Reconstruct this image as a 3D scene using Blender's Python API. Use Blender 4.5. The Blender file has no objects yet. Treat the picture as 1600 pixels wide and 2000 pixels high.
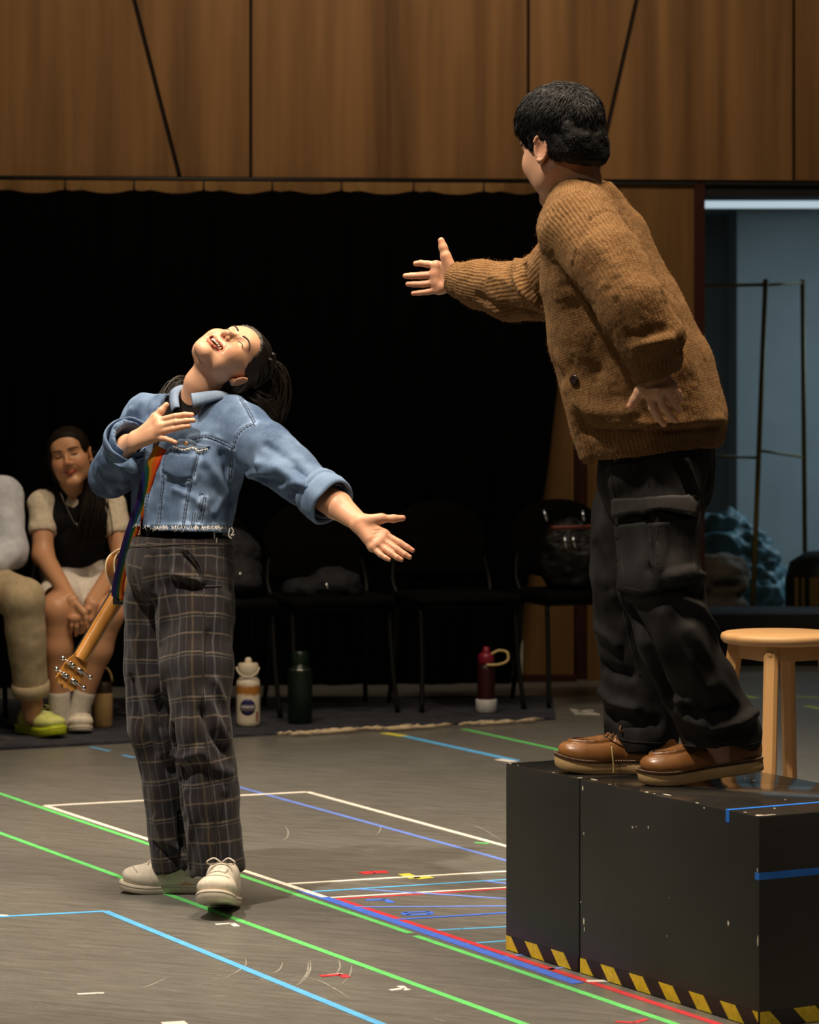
import bpy, bmesh, math, random
import numpy as np
from mathutils import Vector, Matrix
from mathutils.bvhtree import BVHTree

random.seed(7)
RNG = np.random.default_rng(11)
scene = bpy.context.scene
COL = scene.collection

# ------------------------------------------------------------------ camera
FPX, CX, HY, CH = 6000.0, 800.0, 750.0, 1.35      # focal length (px), centre, horizon row, eye height (m)
cam_d = bpy.data.cameras.new('camera')
cam = bpy.data.objects.new('camera', cam_d)
COL.objects.link(cam)
cam.location = (0, 0, CH)
cam.rotation_euler = (math.radians(90), 0, 0)
cam_d.sensor_fit = 'HORIZONTAL'
cam_d.sensor_width = 24.0
cam_d.lens = 24.0 * FPX / 1600.0
cam_d.shift_y = -(1000.0 - HY) / 1600.0
cam_d.clip_end = 200
cam_d.dof.use_dof = True
cam_d.dof.focus_distance = 7.6
cam_d.dof.aperture_fstop = 5.6
scene.camera = cam

# ------------------------------------------------------------------ world, lamps, exposure
world = bpy.data.worlds.new('world'); scene.world = world
world.use_nodes = True
bg = world.node_tree.nodes['Background']
bg.inputs[0].default_value = (1.0, 0.86, 0.70, 1)
bg.inputs[1].default_value = 0.022

def lamp(name, kind, loc, target, energy, color, size=1.0, spot=None, blend=0.5, size_y=None):
    d = bpy.data.lights.new(name, kind)
    d.energy = energy; d.color = color
    if kind == 'AREA':
        d.size = size
        if size_y: d.shape = 'RECTANGLE'; d.size_y = size_y
    elif kind == 'SPOT':
        d.spot_size = math.radians(spot); d.spot_blend = blend; d.shadow_soft_size = size
    else:
        d.shadow_soft_size = size
    o = bpy.data.objects.new(name, d); COL.objects.link(o)
    o.location = loc
    v = Vector(target) - Vector(loc)
    o.rotation_euler = v.to_track_quat('-Z', 'Y').to_euler()
    return o

WARM = (1.0, 0.80, 0.58)
lamp('key_spotlight', 'SPOT', (-2.2, 6.0, 6.2), (-0.30, 8.3, 0.7), 1380, (1.0, 0.86, 0.70), 0.09, 46, 0.65)
lamp('front_wash_spotlight', 'SPOT', (-2.2, 1.6, 5.2), (0.55, 7.1, 0.7), 125, (1.0, 0.84, 0.66), 0.25, 34, 0.7)
o_ = lamp('house_light_over_stage', 'AREA', (0.9, 6.7, 5.4), (0.7, 7.3, 0.0), 88, WARM, 1.2); o_.data.spread = math.radians(95)
o_ = lamp('house_light_over_floor', 'AREA', (-1.0, 9.0, 5.4), (-0.8, 9.1, 0.0), 62, WARM, 1.4); o_.data.spread = math.radians(85)
lamp('seat_spotlight', 'SPOT', (0.6, 9.6, 5.2), (-1.5, 12.0, 0.8), 230, (1.0, 0.76, 0.52), 0.15, 24, 0.7)
lamp('wall_washer', 'AREA', (0.0, 10.6, 5.6), (0.0, 13.8, 3.1), 33, (1.0, 0.80, 0.56), 3.6, size_y=0.4).data.spread = math.radians(100)
lamp('side_room_light', 'AREA', (3.6, 17.2, 2.4), (3.2, 17.4, 0.0), 42, (0.62, 0.86, 1.0), 1.2)

vs = scene.view_settings
vs.view_transform = 'Standard'; vs.look = 'None'; vs.gamma = 1.0; vs.use_curve_mapping = False
vs.exposure = 0.10

# ------------------------------------------------------------------ helpers
def P(px, py, Y):
    return np.array([(px - CX) * Y / FPX, Y, CH - (py - HY) * Y / FPX])
def G(px, py, z=0.0):
    return P(px, py, (CH - z) * FPX / (py - HY))
def nrm(v):
    v = np.asarray(v, float); return v / (np.linalg.norm(v) + 1e-12)

ORG = {}
def thing(name, label, cat, loc=(0, 0, 0), group=None):
    o = bpy.data.objects.new(name, None); COL.objects.link(o)
    o.location = tuple(float(c) for c in loc); o.empty_display_size = 0.1
    o['label'] = label; o['category'] = cat
    if group: o['group'] = group
    ORG[o.name] = np.array(loc, float)
    return o
def tag(o, label, cat, group=None):
    o['label'] = label; o['category'] = cat
    if group: o['group'] = group
    return o
def mk(name, V, Fc, mat, parent=None, smooth=True, loc=None, attrs=None, kind=None, angle=None):
    """one mesh object; V is in world space, the object's origin is its thing's base (or loc)"""
    V = np.asarray(V, float)
    org = ORG[parent.name] if parent is not None else (np.array(loc, float) if loc is not None else np.zeros(3))
    me = bpy.data.meshes.new(name)
    me.from_pydata((V - org).tolist(), [], [tuple(int(i) for i in f) for f in Fc] if not isinstance(Fc, np.ndarray) else Fc.tolist())
    if attrs:
        for k, (typ, data) in attrs.items():
            a = me.attributes.new(k, typ, 'POINT')
            data = np.asarray(data, np.float32)
            a.data.foreach_set('value' if typ == 'FLOAT' else ('color' if typ == 'FLOAT_COLOR' else 'vector'), data.ravel())
    me.update()
    if smooth:
        me.polygons.foreach_set('use_smooth', np.ones(len(me.polygons), bool))
        if angle: me.set_sharp_from_angle(angle=math.radians(angle))
    if mat: me.materials.append(mat)
    o = bpy.data.objects.new(name, me); COL.objects.link(o)
    if parent is not None:
        o.parent = parent
    elif loc is not None:
        o.location = tuple(org)
    ORG[o.name] = org
    if kind: o['kind'] = kind
    return o
def dup(o, parent=None, delta=(0, 0, 0)):
    c = o.copy(); COL.objects.link(c)
    if parent is not None: c.parent = parent
    c.location = Vector(c.location) + Vector(delta)
    ORG[c.name] = ORG[o.name] + np.array(delta, float)
    for ch in list(o.children):
        d = ch.copy(); COL.objects.link(d); d.parent = c; ORG[d.name] = ORG[c.name]
        for g in list(ch.children):
            e = g.copy(); COL.objects.link(e); e.parent = d; ORG[e.name] = ORG[c.name]
    return c

class MB:
    """collects shapes into one mesh"""
    def __init__(s): s.V = []; s.F = []; s.n = 0
    def add(s, V, Fc):
        s.V.append(np.asarray(V, float)); s.F += [tuple(int(i) + s.n for i in f) for f in Fc]; s.n += len(V); return s
    def verts(s): return np.concatenate(s.V)
    def box(s, c, size, R=None, bev=0.0):
        V, Fc = boxgeo(size, bev)
        if R is not None: V = V @ np.asarray(R, float).T
        return s.add(V + np.asarray(c, float), Fc)
    def tube(s, pts, r, n=8, flat=None): return s.add(*tubegeo(pts, r, n, flat))
    def lathe(s, prof, c=(0, 0, 0), axis=(0, 0, 1), n=32, closed=False): return s.add(*lathegeo(prof, c, axis, n, closed))
    def build(s, name, mat, parent=None, **kw): return mk(name, s.verts(), s.F, mat, parent, **kw)

_boxc = {}
def boxgeo(size, bev=0.0):
    key = (tuple(np.round(size, 5)), bev)
    if key not in _boxc:
        bm = bmesh.new(); bmesh.ops.create_cube(bm, size=1.0)
        for v in bm.verts: v.co = Vector((v.co.x * size[0], v.co.y * size[1], v.co.z * size[2]))
        if bev > 0: bmesh.ops.bevel(bm, geom=bm.edges[:], offset=bev, segments=2, affect='EDGES', profile=0.6)
        bm.verts.index_update()
        _boxc[key] = (np.array([v.co[:] for v in bm.verts]), [[v.index for v in f.verts] for f in bm.faces]); bm.free()
    V, Fc = _boxc[key]; return V.copy(), Fc
def frames(pts):
    pts = np.asarray(pts, float); n = len(pts)
    T = np.zeros_like(pts); T[1:-1] = pts[2:] - pts[:-2]; T[0] = pts[1] - pts[0]; T[-1] = pts[-1] - pts[-2]
    T /= np.linalg.norm(T, axis=1, keepdims=True) + 1e-12
    a = np.array([0, 0, 1.0]) if abs(T[0][2]) < 0.9 else np.array([1.0, 0, 0])
    N = np.zeros_like(pts); N[0] = nrm(np.cross(np.cross(T[0], a), T[0]))
    for i in range(1, n):
        v = N[i - 1] - T[i] * (N[i - 1] @ T[i]); N[i] = nrm(v)
    return T, N, np.cross(T, N)
def tubegeo(pts, r, n=8, flat=None):
    pts = np.asarray(pts, float); m = len(pts)
    r = np.broadcast_to(np.asarray(r, float), (m,)) if np.ndim(r) <= 1 else r
    T, N, B = frames(pts)
    a = np.linspace(0, 2 * math.pi, n, endpoint=False)
    fx = flat or 1.0
    V = (pts[:, None, :] + (np.cos(a)[None, :, None] * N[:, None, :] + fx * np.sin(a)[None, :, None] * B[:, None, :]) * r[:, None, None]).reshape(-1, 3)
    Fc = []
    for i in range(m - 1):
        for j in range(n):
            k = (j + 1) % n
            Fc.append((i * n + j, i * n + k, (i + 1) * n + k, (i + 1) * n + j))
    Fc.append(tuple(range(n - 1, -1, -1))); Fc.append(tuple((m - 1) * n + j for j in range(n)))
    return V, Fc
def basis(axis, hint=None):
    a = nrm(axis); h = np.array(hint if hint is not None else ((1, 0, 0) if abs(a[0]) < 0.9 else (0, 1, 0)), float)
    x = nrm(h - a * (a @ h)); return x, np.cross(a, x), a
def lathegeo(prof, c, axis=(0, 0, 1), n=32, closed=False, sx=1.0, hint=None):
    x, y, a = basis(axis, hint); c = np.asarray(c, float); prof = list(prof); m = len(prof)
    t = np.linspace(0, 2 * math.pi, n, endpoint=False)
    V = np.concatenate([c + a * s_ + r_ * (np.cos(t)[:, None] * x * sx + np.sin(t)[:, None] * y) for (r_, s_) in prof])
    Fc = []
    for i in range(m if closed else m - 1):
        i2 = (i + 1) % m
        for j in range(n):
            k = (j + 1) % n
            Fc.append((i * n + j, i * n + k, i2 * n + k, i2 * n + j))
    if not closed:
        if prof[0][0] > 1e-6: Fc.append(tuple(range(n - 1, -1, -1)))
        if prof[-1][0] > 1e-6: Fc.append(tuple((m - 1) * n + j for j in range(n)))
    return V, Fc
def prismgeo(poly, ax, ay, az, c, d0, d1):
    """poly [(u,v)] in the plane (ax,ay), extruded along az from d0 to d1"""
    ax, ay, az, c = (np.asarray(k, float) for k in (ax, ay, az, c)); n = len(poly)
    p = np.array([c + ax * u + ay * v for u, v in poly])
    V = np.concatenate([p + az * d0, p + az * d1])
    Fc = [tuple(range(n - 1, -1, -1)), tuple(range(n, 2 * n))] + [(i, (i + 1) % n, n + (i + 1) % n, n + i) for i in range(n)]
    return V, Fc
def spline(pts, n=24, closed=False):
    pts = np.asarray(pts, float); m = len(pts); out = []
    segs = m if closed else m - 1
    per = max(2, int(math.ceil(n / segs)))
    for i in range(segs):
        g = lambda k: pts[(i + k) % m] if closed else pts[min(max(i + k, 0), m - 1)]
        p0, p1, p2, p3 = g(-1), g(0), g(1), g(2)
        for t in np.linspace(0, 1, per, endpoint=False):
            out.append(0.5 * ((2 * p1) + (-p0 + p2) * t + (2 * p0 - 5 * p1 + 4 * p2 - p3) * t * t + (-p0 + 3 * p1 - 3 * p2 + p3) * t ** 3))
    if not closed: out.append(pts[-1])
    return np.array(out)

# ------------------------------------------------------------------ numpy noise
_H = RNG.random((64, 64, 64)).astype(np.float32) * 2 - 1
def vnoise(p):
    p = np.asarray(p, float); i = np.floor(p).astype(int); f = p - i; f = f * f * (3 - 2 * f)
    out = 0
    for dx in (0, 1):
        for dy in (0, 1):
            for dz in (0, 1):
                w = (f[:, 0] if dx else 1 - f[:, 0]) * (f[:, 1] if dy else 1 - f[:, 1]) * (f[:, 2] if dz else 1 - f[:, 2])
                out = out + w * _H[(i[:, 0] + dx) & 63, (i[:, 1] + dy) & 63, (i[:, 2] + dz) & 63]
    return out
def fbm(p, o=3):
    s = 0; a = 1.0
    for k in range(o): s = s + a * vnoise(p * 2 ** k + 17.3 * k); a *= 0.5
    return s

# ------------------------------------------------------------------ distance-field modelling
def seg(a, b, r1, r2=None):
    a = np.asarray(a, float); b = np.asarray(b, float); r2 = r1 if r2 is None else r2
    ba = b - a; L2 = ba @ ba + 1e-12
    def f(X, Y, Z):
        x = X - a[0]; y = Y - a[1]; z = Z - a[2]
        t = np.clip((x * ba[0] + y * ba[1] + z * ba[2]) / L2, 0, 1)
        return np.sqrt((x - t * ba[0]) ** 2 + (y - t * ba[1]) ** 2 + (z - t * ba[2]) ** 2) - (r1 + t * (r2 - r1))
    R = max(r1, r2); return f, np.minimum(a, b) - R, np.maximum(a, b) + R
def etube(a, b, wa, ra, rb, wb=None):
    """elliptic tube a->b; wa/wb width direction; ra=(half width, half depth)"""
    a = np.asarray(a, float); b = np.asarray(b, float); ba = b - a; L2 = ba @ ba; ax = ba / math.sqrt(L2)
    def orth(w): return nrm(np.asarray(w, float) - ax * (ax @ np.asarray(w, float)))
    w0 = orth(wa); w1 = orth(wb if wb is not None else wa)
    def f(X, Y, Z):
        x = X - a[0]; y = Y - a[1]; z = Z - a[2]
        t = np.clip((x * ba[0] + y * ba[1] + z * ba[2]) / L2, 0, 1)
        qx = x - t * ba[0]; qy = y - t * ba[1]; qz = z - t * ba[2]
        wx = w0[0] + t * (w1[0] - w0[0]); wy = w0[1] + t * (w1[1] - w0[1]); wz = w0[2] + t * (w1[2] - w0[2])
        qw = qx * wx + qy * wy + qz * wz
        q2 = qx * qx + qy * qy + qz * qz
        qd2 = np.maximum(q2 - qw * qw, 0)
        rw = ra[0] + t * (rb[0] - ra[0]); rd = ra[1] + t * (rb[1] - ra[1])
        k0 = np.sqrt((qw / rw) ** 2 + qd2 / (rd * rd)) + 1e-9
        k1 = np.sqrt((qw / rw ** 2) ** 2 + qd2 / rd ** 4) + 1e-9
        return k0 * (k0 - 1) / k1
    R = max(ra[0], ra[1], rb[0], rb[1]); return f, np.minimum(a, b) - R, np.maximum(a, b) + R
def ell(c, r, R=None):
    c = np.asarray(c, float); r = np.asarray(r, float)
    M = np.eye(3) if R is None else np.asarray(R, float)      # columns: the ellipsoid's axes
    def f(X, Y, Z):
        x = X - c[0]; y = Y - c[1]; z = Z - c[2]
        u = x * M[0, 0] + y * M[1, 0] + z * M[2, 0]; v = x * M[0, 1] + y * M[1, 1] + z * M[2, 1]; w = x * M[0, 2] + y * M[1, 2] + z * M[2, 2]
        k0 = np.sqrt((u / r[0]) ** 2 + (v / r[1]) ** 2 + (w / r[2]) ** 2) + 1e-9
        k1 = np.sqrt((u / r[0] ** 2) ** 2 + (v / r[1] ** 2) ** 2 + (w / r[2] ** 2) ** 2) + 1e-9
        return k0 * (k0 - 1) / k1
    e = np.abs(M) @ r; return f, c - e, c + e
def rbox(c, hs, rr, R=None):
    c = np.asarray(c, float); hs = np.asarray(hs, float); M = np.eye(3) if R is None else np.asarray(R, float)
    def f(X, Y, Z):
        x = X - c[0]; y = Y - c[1]; z = Z - c[2]
        q = [np.abs(x * M[0, i] + y * M[1, i] + z * M[2, i]) - (hs[i] - rr) for i in range(3)]
        return np.sqrt(sum(np.maximum(k, 0) ** 2 for k in q)) + np.minimum(np.maximum(q[0], np.maximum(q[1], q[2])), 0) - rr
    e = np.abs(M) @ hs; return f, c - e, c + e
def chain(pts, rads): return [seg(pts[i], pts[i + 1], rads[i], rads[i + 1]) for i in range(len(pts) - 1)]

class Vol:
    def __init__(s, lo, hi, h):
        s.h = h; s.lo = np.asarray(lo, float); s.n = np.maximum(np.ceil((np.asarray(hi, float) - s.lo) / h).astype(int) + 1, 4)
        s.D = np.full(tuple(s.n), 0.5, np.float32)
    def _win(s, lo, hi, m):
        i0 = np.clip(np.floor((lo - m - s.lo) / s.h).astype(int), 0, s.n); i1 = np.clip(np.ceil((hi + m - s.lo) / s.h).astype(int) + 1, 0, s.n)
        if (i1 <= i0).any(): return None
        sl = tuple(slice(i0[k], i1[k]) for k in range(3))
        ax = [(s.lo[k] + s.h * np.arange(i0[k], i1[k])).astype(np.float32) for k in range(3)]
        return sl, ax[0][:, None, None], ax[1][None, :, None], ax[2][None, None, :]
    def add(s, prim, k=0.01):
        if isinstance(prim, list):
            for p in prim: s.add(p, k)
            return s
        f, lo, hi = prim; w = s._win(lo, hi, k + 3 * s.h)
        if w is None: return s
        sl, X, Y, Z = w; d = f(X, Y, Z).astype(np.float32); a = s.D[sl]
        m = np.minimum(a, d)
        if k > 0: m = m - np.maximum(k - np.abs(a - d), 0) ** 2 / (4 * k)
        s.D[sl] = m; return s
    def sub(s, prim, k=0.004):
        if isinstance(prim, list):
            for p in prim: s.sub(p, k)
            return s
        f, lo, hi = prim; w = s._win(lo, hi, k + 3 * s.h)
        if w is None: return s
        sl, X, Y, Z = w; d = -f(X, Y, Z).astype(np.float32); a = s.D[sl]
        m = np.maximum(a, d)
        if k > 0: m = m + np.maximum(k - np.abs(a - d), 0) ** 2 / (4 * k)
        s.D[sl] = m; return s
    def cut(s, p, n, k=0.0):
        """remove everything on the side n points to"""
        p = np.asarray(p, float); n = nrm(n)
        ax = [(s.lo[i] + s.h * np.arange(s.n[i])).astype(np.float32) for i in range(3)]
        d = (ax[0] - p[0])[:, None, None] * n[0] + (ax[1] - p[1])[None, :, None] * n[1] + (ax[2] - p[2])[None, None, :] * n[2]
        m = np.maximum(s.D, d)
        if k > 0: m = m + np.maximum(k - np.abs(s.D - d), 0) ** 2 / (4 * k)
        s.D = m.astype(np.float32); return s
    def field(s, f):
        """D = max(D, f)"""
        ax = [(s.lo[i] + s.h * np.arange(s.n[i])).astype(np.float32) for i in range(3)]
        s.D = np.maximum(s.D, f(ax[0][:, None, None], ax[1][None, :, None], ax[2][None, None, :])).astype(np.float32); return s
    def mesh(s, smooth=2):
        D = s.D; D[0] = D[-1] = 0.5; D[:, 0] = D[:, -1] = 0.5; D[:, :, 0] = D[:, :, -1] = 0.5
        S = D < 0; nx, ny, nz = D.shape
        cnt = np.zeros((nx - 1, ny - 1, nz - 1), np.int8)
        for dx in (0, 1):
            for dy in (0, 1):
                for dz in (0, 1): cnt += S[dx:nx - 1 + dx, dy:ny - 1 + dy, dz:nz - 1 + dz]
        act = (cnt > 0) & (cnt < 8); I = np.argwhere(act)
        idx = np.full(act.shape, -1, np.int32); idx[act] = np.arange(len(I))
        acc = np.zeros((len(I), 3)); num = np.zeros(len(I))
        cor = [(a, b, c) for a in (0, 1) for b in (0, 1) for c in (0, 1)]
        for u in cor:
            for k in range(3):
                if u[k]: continue
                v = list(u); v[k] = 1
                da = D[I[:, 0] + u[0], I[:, 1] + u[1], I[:, 2] + u[2]]; db = D[I[:, 0] + v[0], I[:, 1] + v[1], I[:, 2] + v[2]]
                m = (da < 0) != (db < 0); t = np.where(m, da / np.where(m, da - db, 1), 0)
                q = np.tile(np.array(u, float), (len(I), 1)); q[:, k] += t
                acc[m] += q[m]; num[m] += 1
        V = s.lo + s.h * (I + acc / num[:, None])
        Q = []
        for k in range(3):
            sl0 = [slice(1, -1)] * 3; sl1 = [slice(1, -1)] * 3; sl0[k] = slice(0, -1); sl1[k] = slice(1, None)
            A = S[tuple(sl0)]; B = S[tuple(sl1)]
            E = np.argwhere(A != B); off = np.array([1, 1, 1]); off[k] = 0; E = E + off
            inside_first = S[E[:, 0], E[:, 1], E[:, 2]]
            a, b = (k + 1) % 3, (k + 2) % 3
            def cell(da, db):
                c = E.copy(); c[:, a] -= da; c[:, b] -= db; return idx[c[:, 0], c[:, 1], c[:, 2]]
            q = np.stack([cell(1, 1), cell(0, 1), cell(0, 0), cell(1, 0)], 1)
            q[~inside_first] = q[~inside_first][:, ::-1]
            Q.append(q)
        Q = np.concatenate(Q)
        Q = Q[(Q >= 0).all(1)]
        if smooth: V = relax(V, Q, smooth)
        return V, Q
def relax(V, Q, it=2, lam=0.5, mu=-0.52):
    E = np.concatenate([Q[:, [0, 1]], Q[:, [1, 2]], Q[:, [2, 3]], Q[:, [3, 0]]])
    deg = np.bincount(E.ravel(), minlength=len(V)).astype(float)[:, None]; deg[deg == 0] = 1
    for i in range(it):
        for w in (lam, mu):
            S = np.zeros_like(V)
            for c in range(3):
                S[:, c] = np.bincount(E[:, 0], V[E[:, 1], c], len(V)) + np.bincount(E[:, 1], V[E[:, 0], c], len(V))
            V = V + w * (S / deg - V)
    return V
def vnormals(V, Q):
    n = np.cross(V[Q[:, 2]] - V[Q[:, 0]], V[Q[:, 3]] - V[Q[:, 1]]); N = np.zeros_like(V)
    for c in range(3):
        for k in range(4): N[:, c] += np.bincount(Q[:, k], n[:, c], len(V))
    return N / (np.linalg.norm(N, axis=1, keepdims=True) + 1e-12)
def joinmesh(parts):
    n = 0; VV = []; FF = []
    for V, Q in parts: VV.append(V); FF.append(np.asarray(Q) + n); n += len(V)
    return np.concatenate(VV), np.concatenate(FF)
def bounds(prims, pad):
    flat = []
    for p in prims: flat += p if isinstance(p, list) else [p]
    return np.min([p[1] for p in flat], 0) - pad, np.max([p[2] for p in flat], 0) + pad
def dist_poly(V, pts):
    d = np.full(len(V), 1e9)
    for a, b in zip(pts[:-1], pts[1:]):
        ba = b - a
        if len(pts) > 3 and ba @ ba > 0.0016: continue          # the line jumped to another surface
        t = np.clip((V - a) @ ba / (ba @ ba + 1e-12), 0, 1)
        d = np.minimum(d, np.linalg.norm(V - a - t[:, None] * ba, axis=1))
    return d

class Surf:
    """ray casts through a photograph pixel onto a finished mesh, for seams, folds, pockets"""
    def __init__(s, V, Q): s.b = BVHTree.FromPolygons(V.tolist(), Q.tolist() if isinstance(Q, np.ndarray) else Q)
    def hit(s, px, py):
        d = Vector(P(px, py, 1.0) - np.array([0, 0, CH])).normalized()
        r = s.b.ray_cast(Vector((0, 0, CH)), d)
        if r[0] is None: return None, None
        return np.array(r[0]), np.array(r[1])
    def near(s, p):
        r = s.b.find_nearest(Vector(p)); return np.array(r[0]), np.array(r[1])
    def line(s, pts, step=5.0, lift=0.0):
        out = []
        for p in resample(pts, step):
            h, n = s.hit(*p)
            if h is not None: out.append(h + n * lift)
        return np.array(out)
    def patch(s, top, bot, nu, nv, lift, thick):
        """solid cloth patch between two pixel polylines"""
        tp = resample_n(top, nu); bt = resample_n(bot, nu); A = []; last = None
        for i in range(nu):
            for j in range(nv):
                q = tp[i] + (bt[i] - tp[i]) * j / (nv - 1); h, n = s.hit(*q)
                A.append((h, n))
        good = [a for a in A if a[0] is not None]
        if not good: return None
        Yd = np.mean([a[0][1] for a in good]); V0 = []; V1 = []
        k = 0
        for i in range(nu):
            for j in range(nv):
                h, n = A[k]; k += 1
                if h is None:
                    q = tp[i] + (bt[i] - tp[i]) * j / (nv - 1); h, n = last if last else good[0]
                    h = P(q[0], q[1], h[1])
                last = (h, n); V0.append(h + n * lift); V1.append(h + n * (lift - thick))
        g = lambda i, j: i * nv + j; m = nu * nv; Fc = []
        for i in range(nu - 1):
            for j in range(nv - 1):
                Fc.append((g(i, j), g(i + 1, j), g(i + 1, j + 1), g(i, j + 1)))
                Fc.append((m + g(i, j), m + g(i, j + 1), m + g(i + 1, j + 1), m + g(i + 1, j)))
        rim = [g(i, 0) for i in range(nu)] + [g(nu - 1, j) for j in range(1, nv)] + [g(i, nv - 1) for i in range(nu - 2, -1, -1)] + [g(0, j) for j in range(nv - 2, 0, -1)]
        for a, b in zip(rim, rim[1:] + rim[:1]): Fc.append((b, a, m + a, m + b))
        return np.array(V0 + V1), Fc
def resample(pts, step):
    pts = np.asarray(pts, float); out = []
    for a, b in zip(pts[:-1], pts[1:]):
        n = max(1, int(np.linalg.norm(b - a) / step))
        for t in np.linspace(0, 1, n, endpoint=False): out.append(a + (b - a) * t)
    out.append(pts[-1]); return np.array(out)
def resample_n(pts, n):
    pts = np.asarray(pts, float); d = np.r_[0, np.cumsum(np.linalg.norm(np.diff(pts, axis=0), axis=1))]
    t = np.linspace(0, d[-1], n); return np.stack([np.interp(t, d, pts[:, k]) for k in range(pts.shape[1])], 1)
def folds(V, Q, surf, lst):
    """push ridges / valleys: lst of (pixel polyline, width m, height m)"""
    N = vnormals(V, Q); off = np.zeros(len(V))
    for pts, w, a in lst:
        L = surf.line(pts, 8.0)
        if len(L) < 2: continue
        lo = L.min(0) - 3 * w; hi = L.max(0) + 3 * w
        m = np.where(((V > lo) & (V < hi)).all(1))[0]
        if len(m): off[m] += a * np.exp(-(dist_poly(V[m], L) / w) ** 2)
    return V + N * off[:, None]

# ------------------------------------------------------------------ materials
def new_mat(name, col=(0.5, 0.5, 0.5), rough=0.6, metal=0.0, spec=0.5):
    m = bpy.data.materials.new(name); m.use_nodes = True
    nt = m.node_tree; b = nt.nodes['Principled BSDF']
    b.inputs['Base Color'].default_value = (*col, 1); b.inputs['Roughness'].default_value = rough
    b.inputs['Metallic'].default_value = metal; b.inputs['Specular IOR Level'].default_value = spec
    return m, nt, b
def node(nt, typ, **kw):
    n = nt.nodes.new(typ)
    for k, v in kw.items():
        if k == 'op': n.operation = v
        elif hasattr(n, k) and k not in ('inputs',): setattr(n, k, v)
    return n
def L(nt, a, b): nt.links.new(a, b)
def coords(nt, scale=(1, 1, 1), out='Object', rot=(0, 0, 0), attr=None):
    if attr: t = node(nt, 'ShaderNodeAttribute'); t.attribute_name = attr; src = t.outputs['Vector']
    else: t = node(nt, 'ShaderNodeTexCoord'); src = t.outputs[out]
    mp = node(nt, 'ShaderNodeMapping'); mp.inputs['Scale'].default_value = scale; mp.inputs['Rotation'].default_value = rot
    L(nt, src, mp.inputs['Vector']); return mp.outputs[0]
def noise(nt, vec, scale, detail=3, rough=0.5, dist=0.0):
    n = node(nt, 'ShaderNodeTexNoise'); n.inputs['Scale'].default_value = scale; n.inputs['Detail'].default_value = detail
    n.inputs['Roughness'].default_value = rough; n.inputs['Distortion'].default_value = dist
    if vec is not None: L(nt, vec, n.inputs['Vector'])
    return n.outputs['Fac']
def ramp(nt, fac, stops, interp='LINEAR'):
    r = node(nt, 'ShaderNodeValToRGB'); cr = r.color_ramp; cr.interpolation = interp
    while len(cr.elements) < len(stops): cr.elements.new(0.5)
    for e, (p, c) in zip(cr.elements, stops): e.position = p; e.color = (*c, 1) if len(c) == 3 else c
    L(nt, fac, r.inputs[0]); return r.outputs[0]
def mixc(nt, fac, a, b, mode='MIX'):
    m = node(nt, 'ShaderNodeMix'); m.data_type = 'RGBA'; m.blend_type = mode
    for s, v in ((0, fac), (6, a), (7, b)):
        if hasattr(v, 'is_linked') or hasattr(v, 'links'): L(nt, v, m.inputs[s])
        else: m.inputs[s].default_value = v if s == 0 else ((*v, 1) if len(v) == 3 else v)
    return m.outputs[2]
def math_(nt, op, a, b=None, clamp=False):
    m = node(nt, 'ShaderNodeMath', op=op); m.use_clamp = clamp
    for s, v in ((0, a), (1, b)):
        if v is None: continue
        if hasattr(v, 'links'): L(nt, v, m.inputs[s])
        else: m.inputs[s].default_value = v
    return m.outputs[0]
def bump(nt, b, h, strength=0.3, dist=0.005):
    n = node(nt, 'ShaderNodeBump'); n.inputs['Strength'].default_value = strength; n.inputs['Distance'].default_value = dist
    L(nt, h, n.inputs['Height']); L(nt, n.outputs[0], b.inputs['Normal']); return n
def plain(name, col, rough=0.6, metal=0.0, spec=0.5, nscale=40.0, var=0.12, bumpy=0.0):
    m, nt, b = new_mat(name, col, rough, metal, spec)
    f = noise(nt, coords(nt), nscale, 3)
    lo = tuple(c * (1 - var) for c in col); hi = tuple(min(1, c * (1 + var)) for c in col)
    L(nt, ramp(nt, f, [(0.3, lo), (0.7, hi)]), b.inputs['Base Color'])
    if bumpy: bump(nt, b, f, bumpy, 0.002)
    return m
# ------------------------------------------------------------------ room materials
def wood_mat(name, dark, light, grain=(14, 14, 0.55), rough=0.5, rnd=True, axis_long='z', spec=0.3):
    m, nt, b = new_mat(name, light, rough, 0, spec)
    v = coords(nt, grain)
    if rnd:
        oi = node(nt, 'ShaderNodeObjectInfo'); ad = node(nt, 'ShaderNodeVectorMath', op='ADD')
        sc = node(nt, 'ShaderNodeVectorMath', op='SCALE'); cb = node(nt, 'ShaderNodeCombineXYZ')
        for i in range(3): L(nt, oi.outputs['Random'], cb.inputs[i])
        L(nt, cb.outputs[0], sc.inputs[0]); sc.inputs['Scale'].default_value = 37.0
        L(nt, v, ad.inputs[0]); L(nt, sc.outputs[0], ad.inputs[1]); v = ad.outputs[0]
    a = noise(nt, v, 0.75, 2, 0.5); f = noise(nt, v, 3.2, 5, 0.65, 0.4)
    g = math_(nt, 'ADD', math_(nt, 'MULTIPLY', a, 0.78), math_(nt, 'MULTIPLY', f, 0.24))
    mid = tuple((x + y) / 2 for x, y in zip(dark, light))
    L(nt, ramp(nt, g, [(0.34, dark), (0.5, mid), (0.66, light)]), b.inputs['Base Color'])
    bump(nt, b, f, 0.08, 0.001)
    return m
M = {}
M['panel'] = wood_mat('walnut_panel', (0.130, 0.060, 0.020), (0.30, 0.152, 0.055), (10, 10, 0.45))
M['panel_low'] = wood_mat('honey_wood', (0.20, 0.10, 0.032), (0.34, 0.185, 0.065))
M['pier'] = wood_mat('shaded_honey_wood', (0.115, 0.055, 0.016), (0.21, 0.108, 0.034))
M['jamb'] = plain('dark_red_jamb', (0.045, 0.011, 0.008), 0.35)
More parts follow.
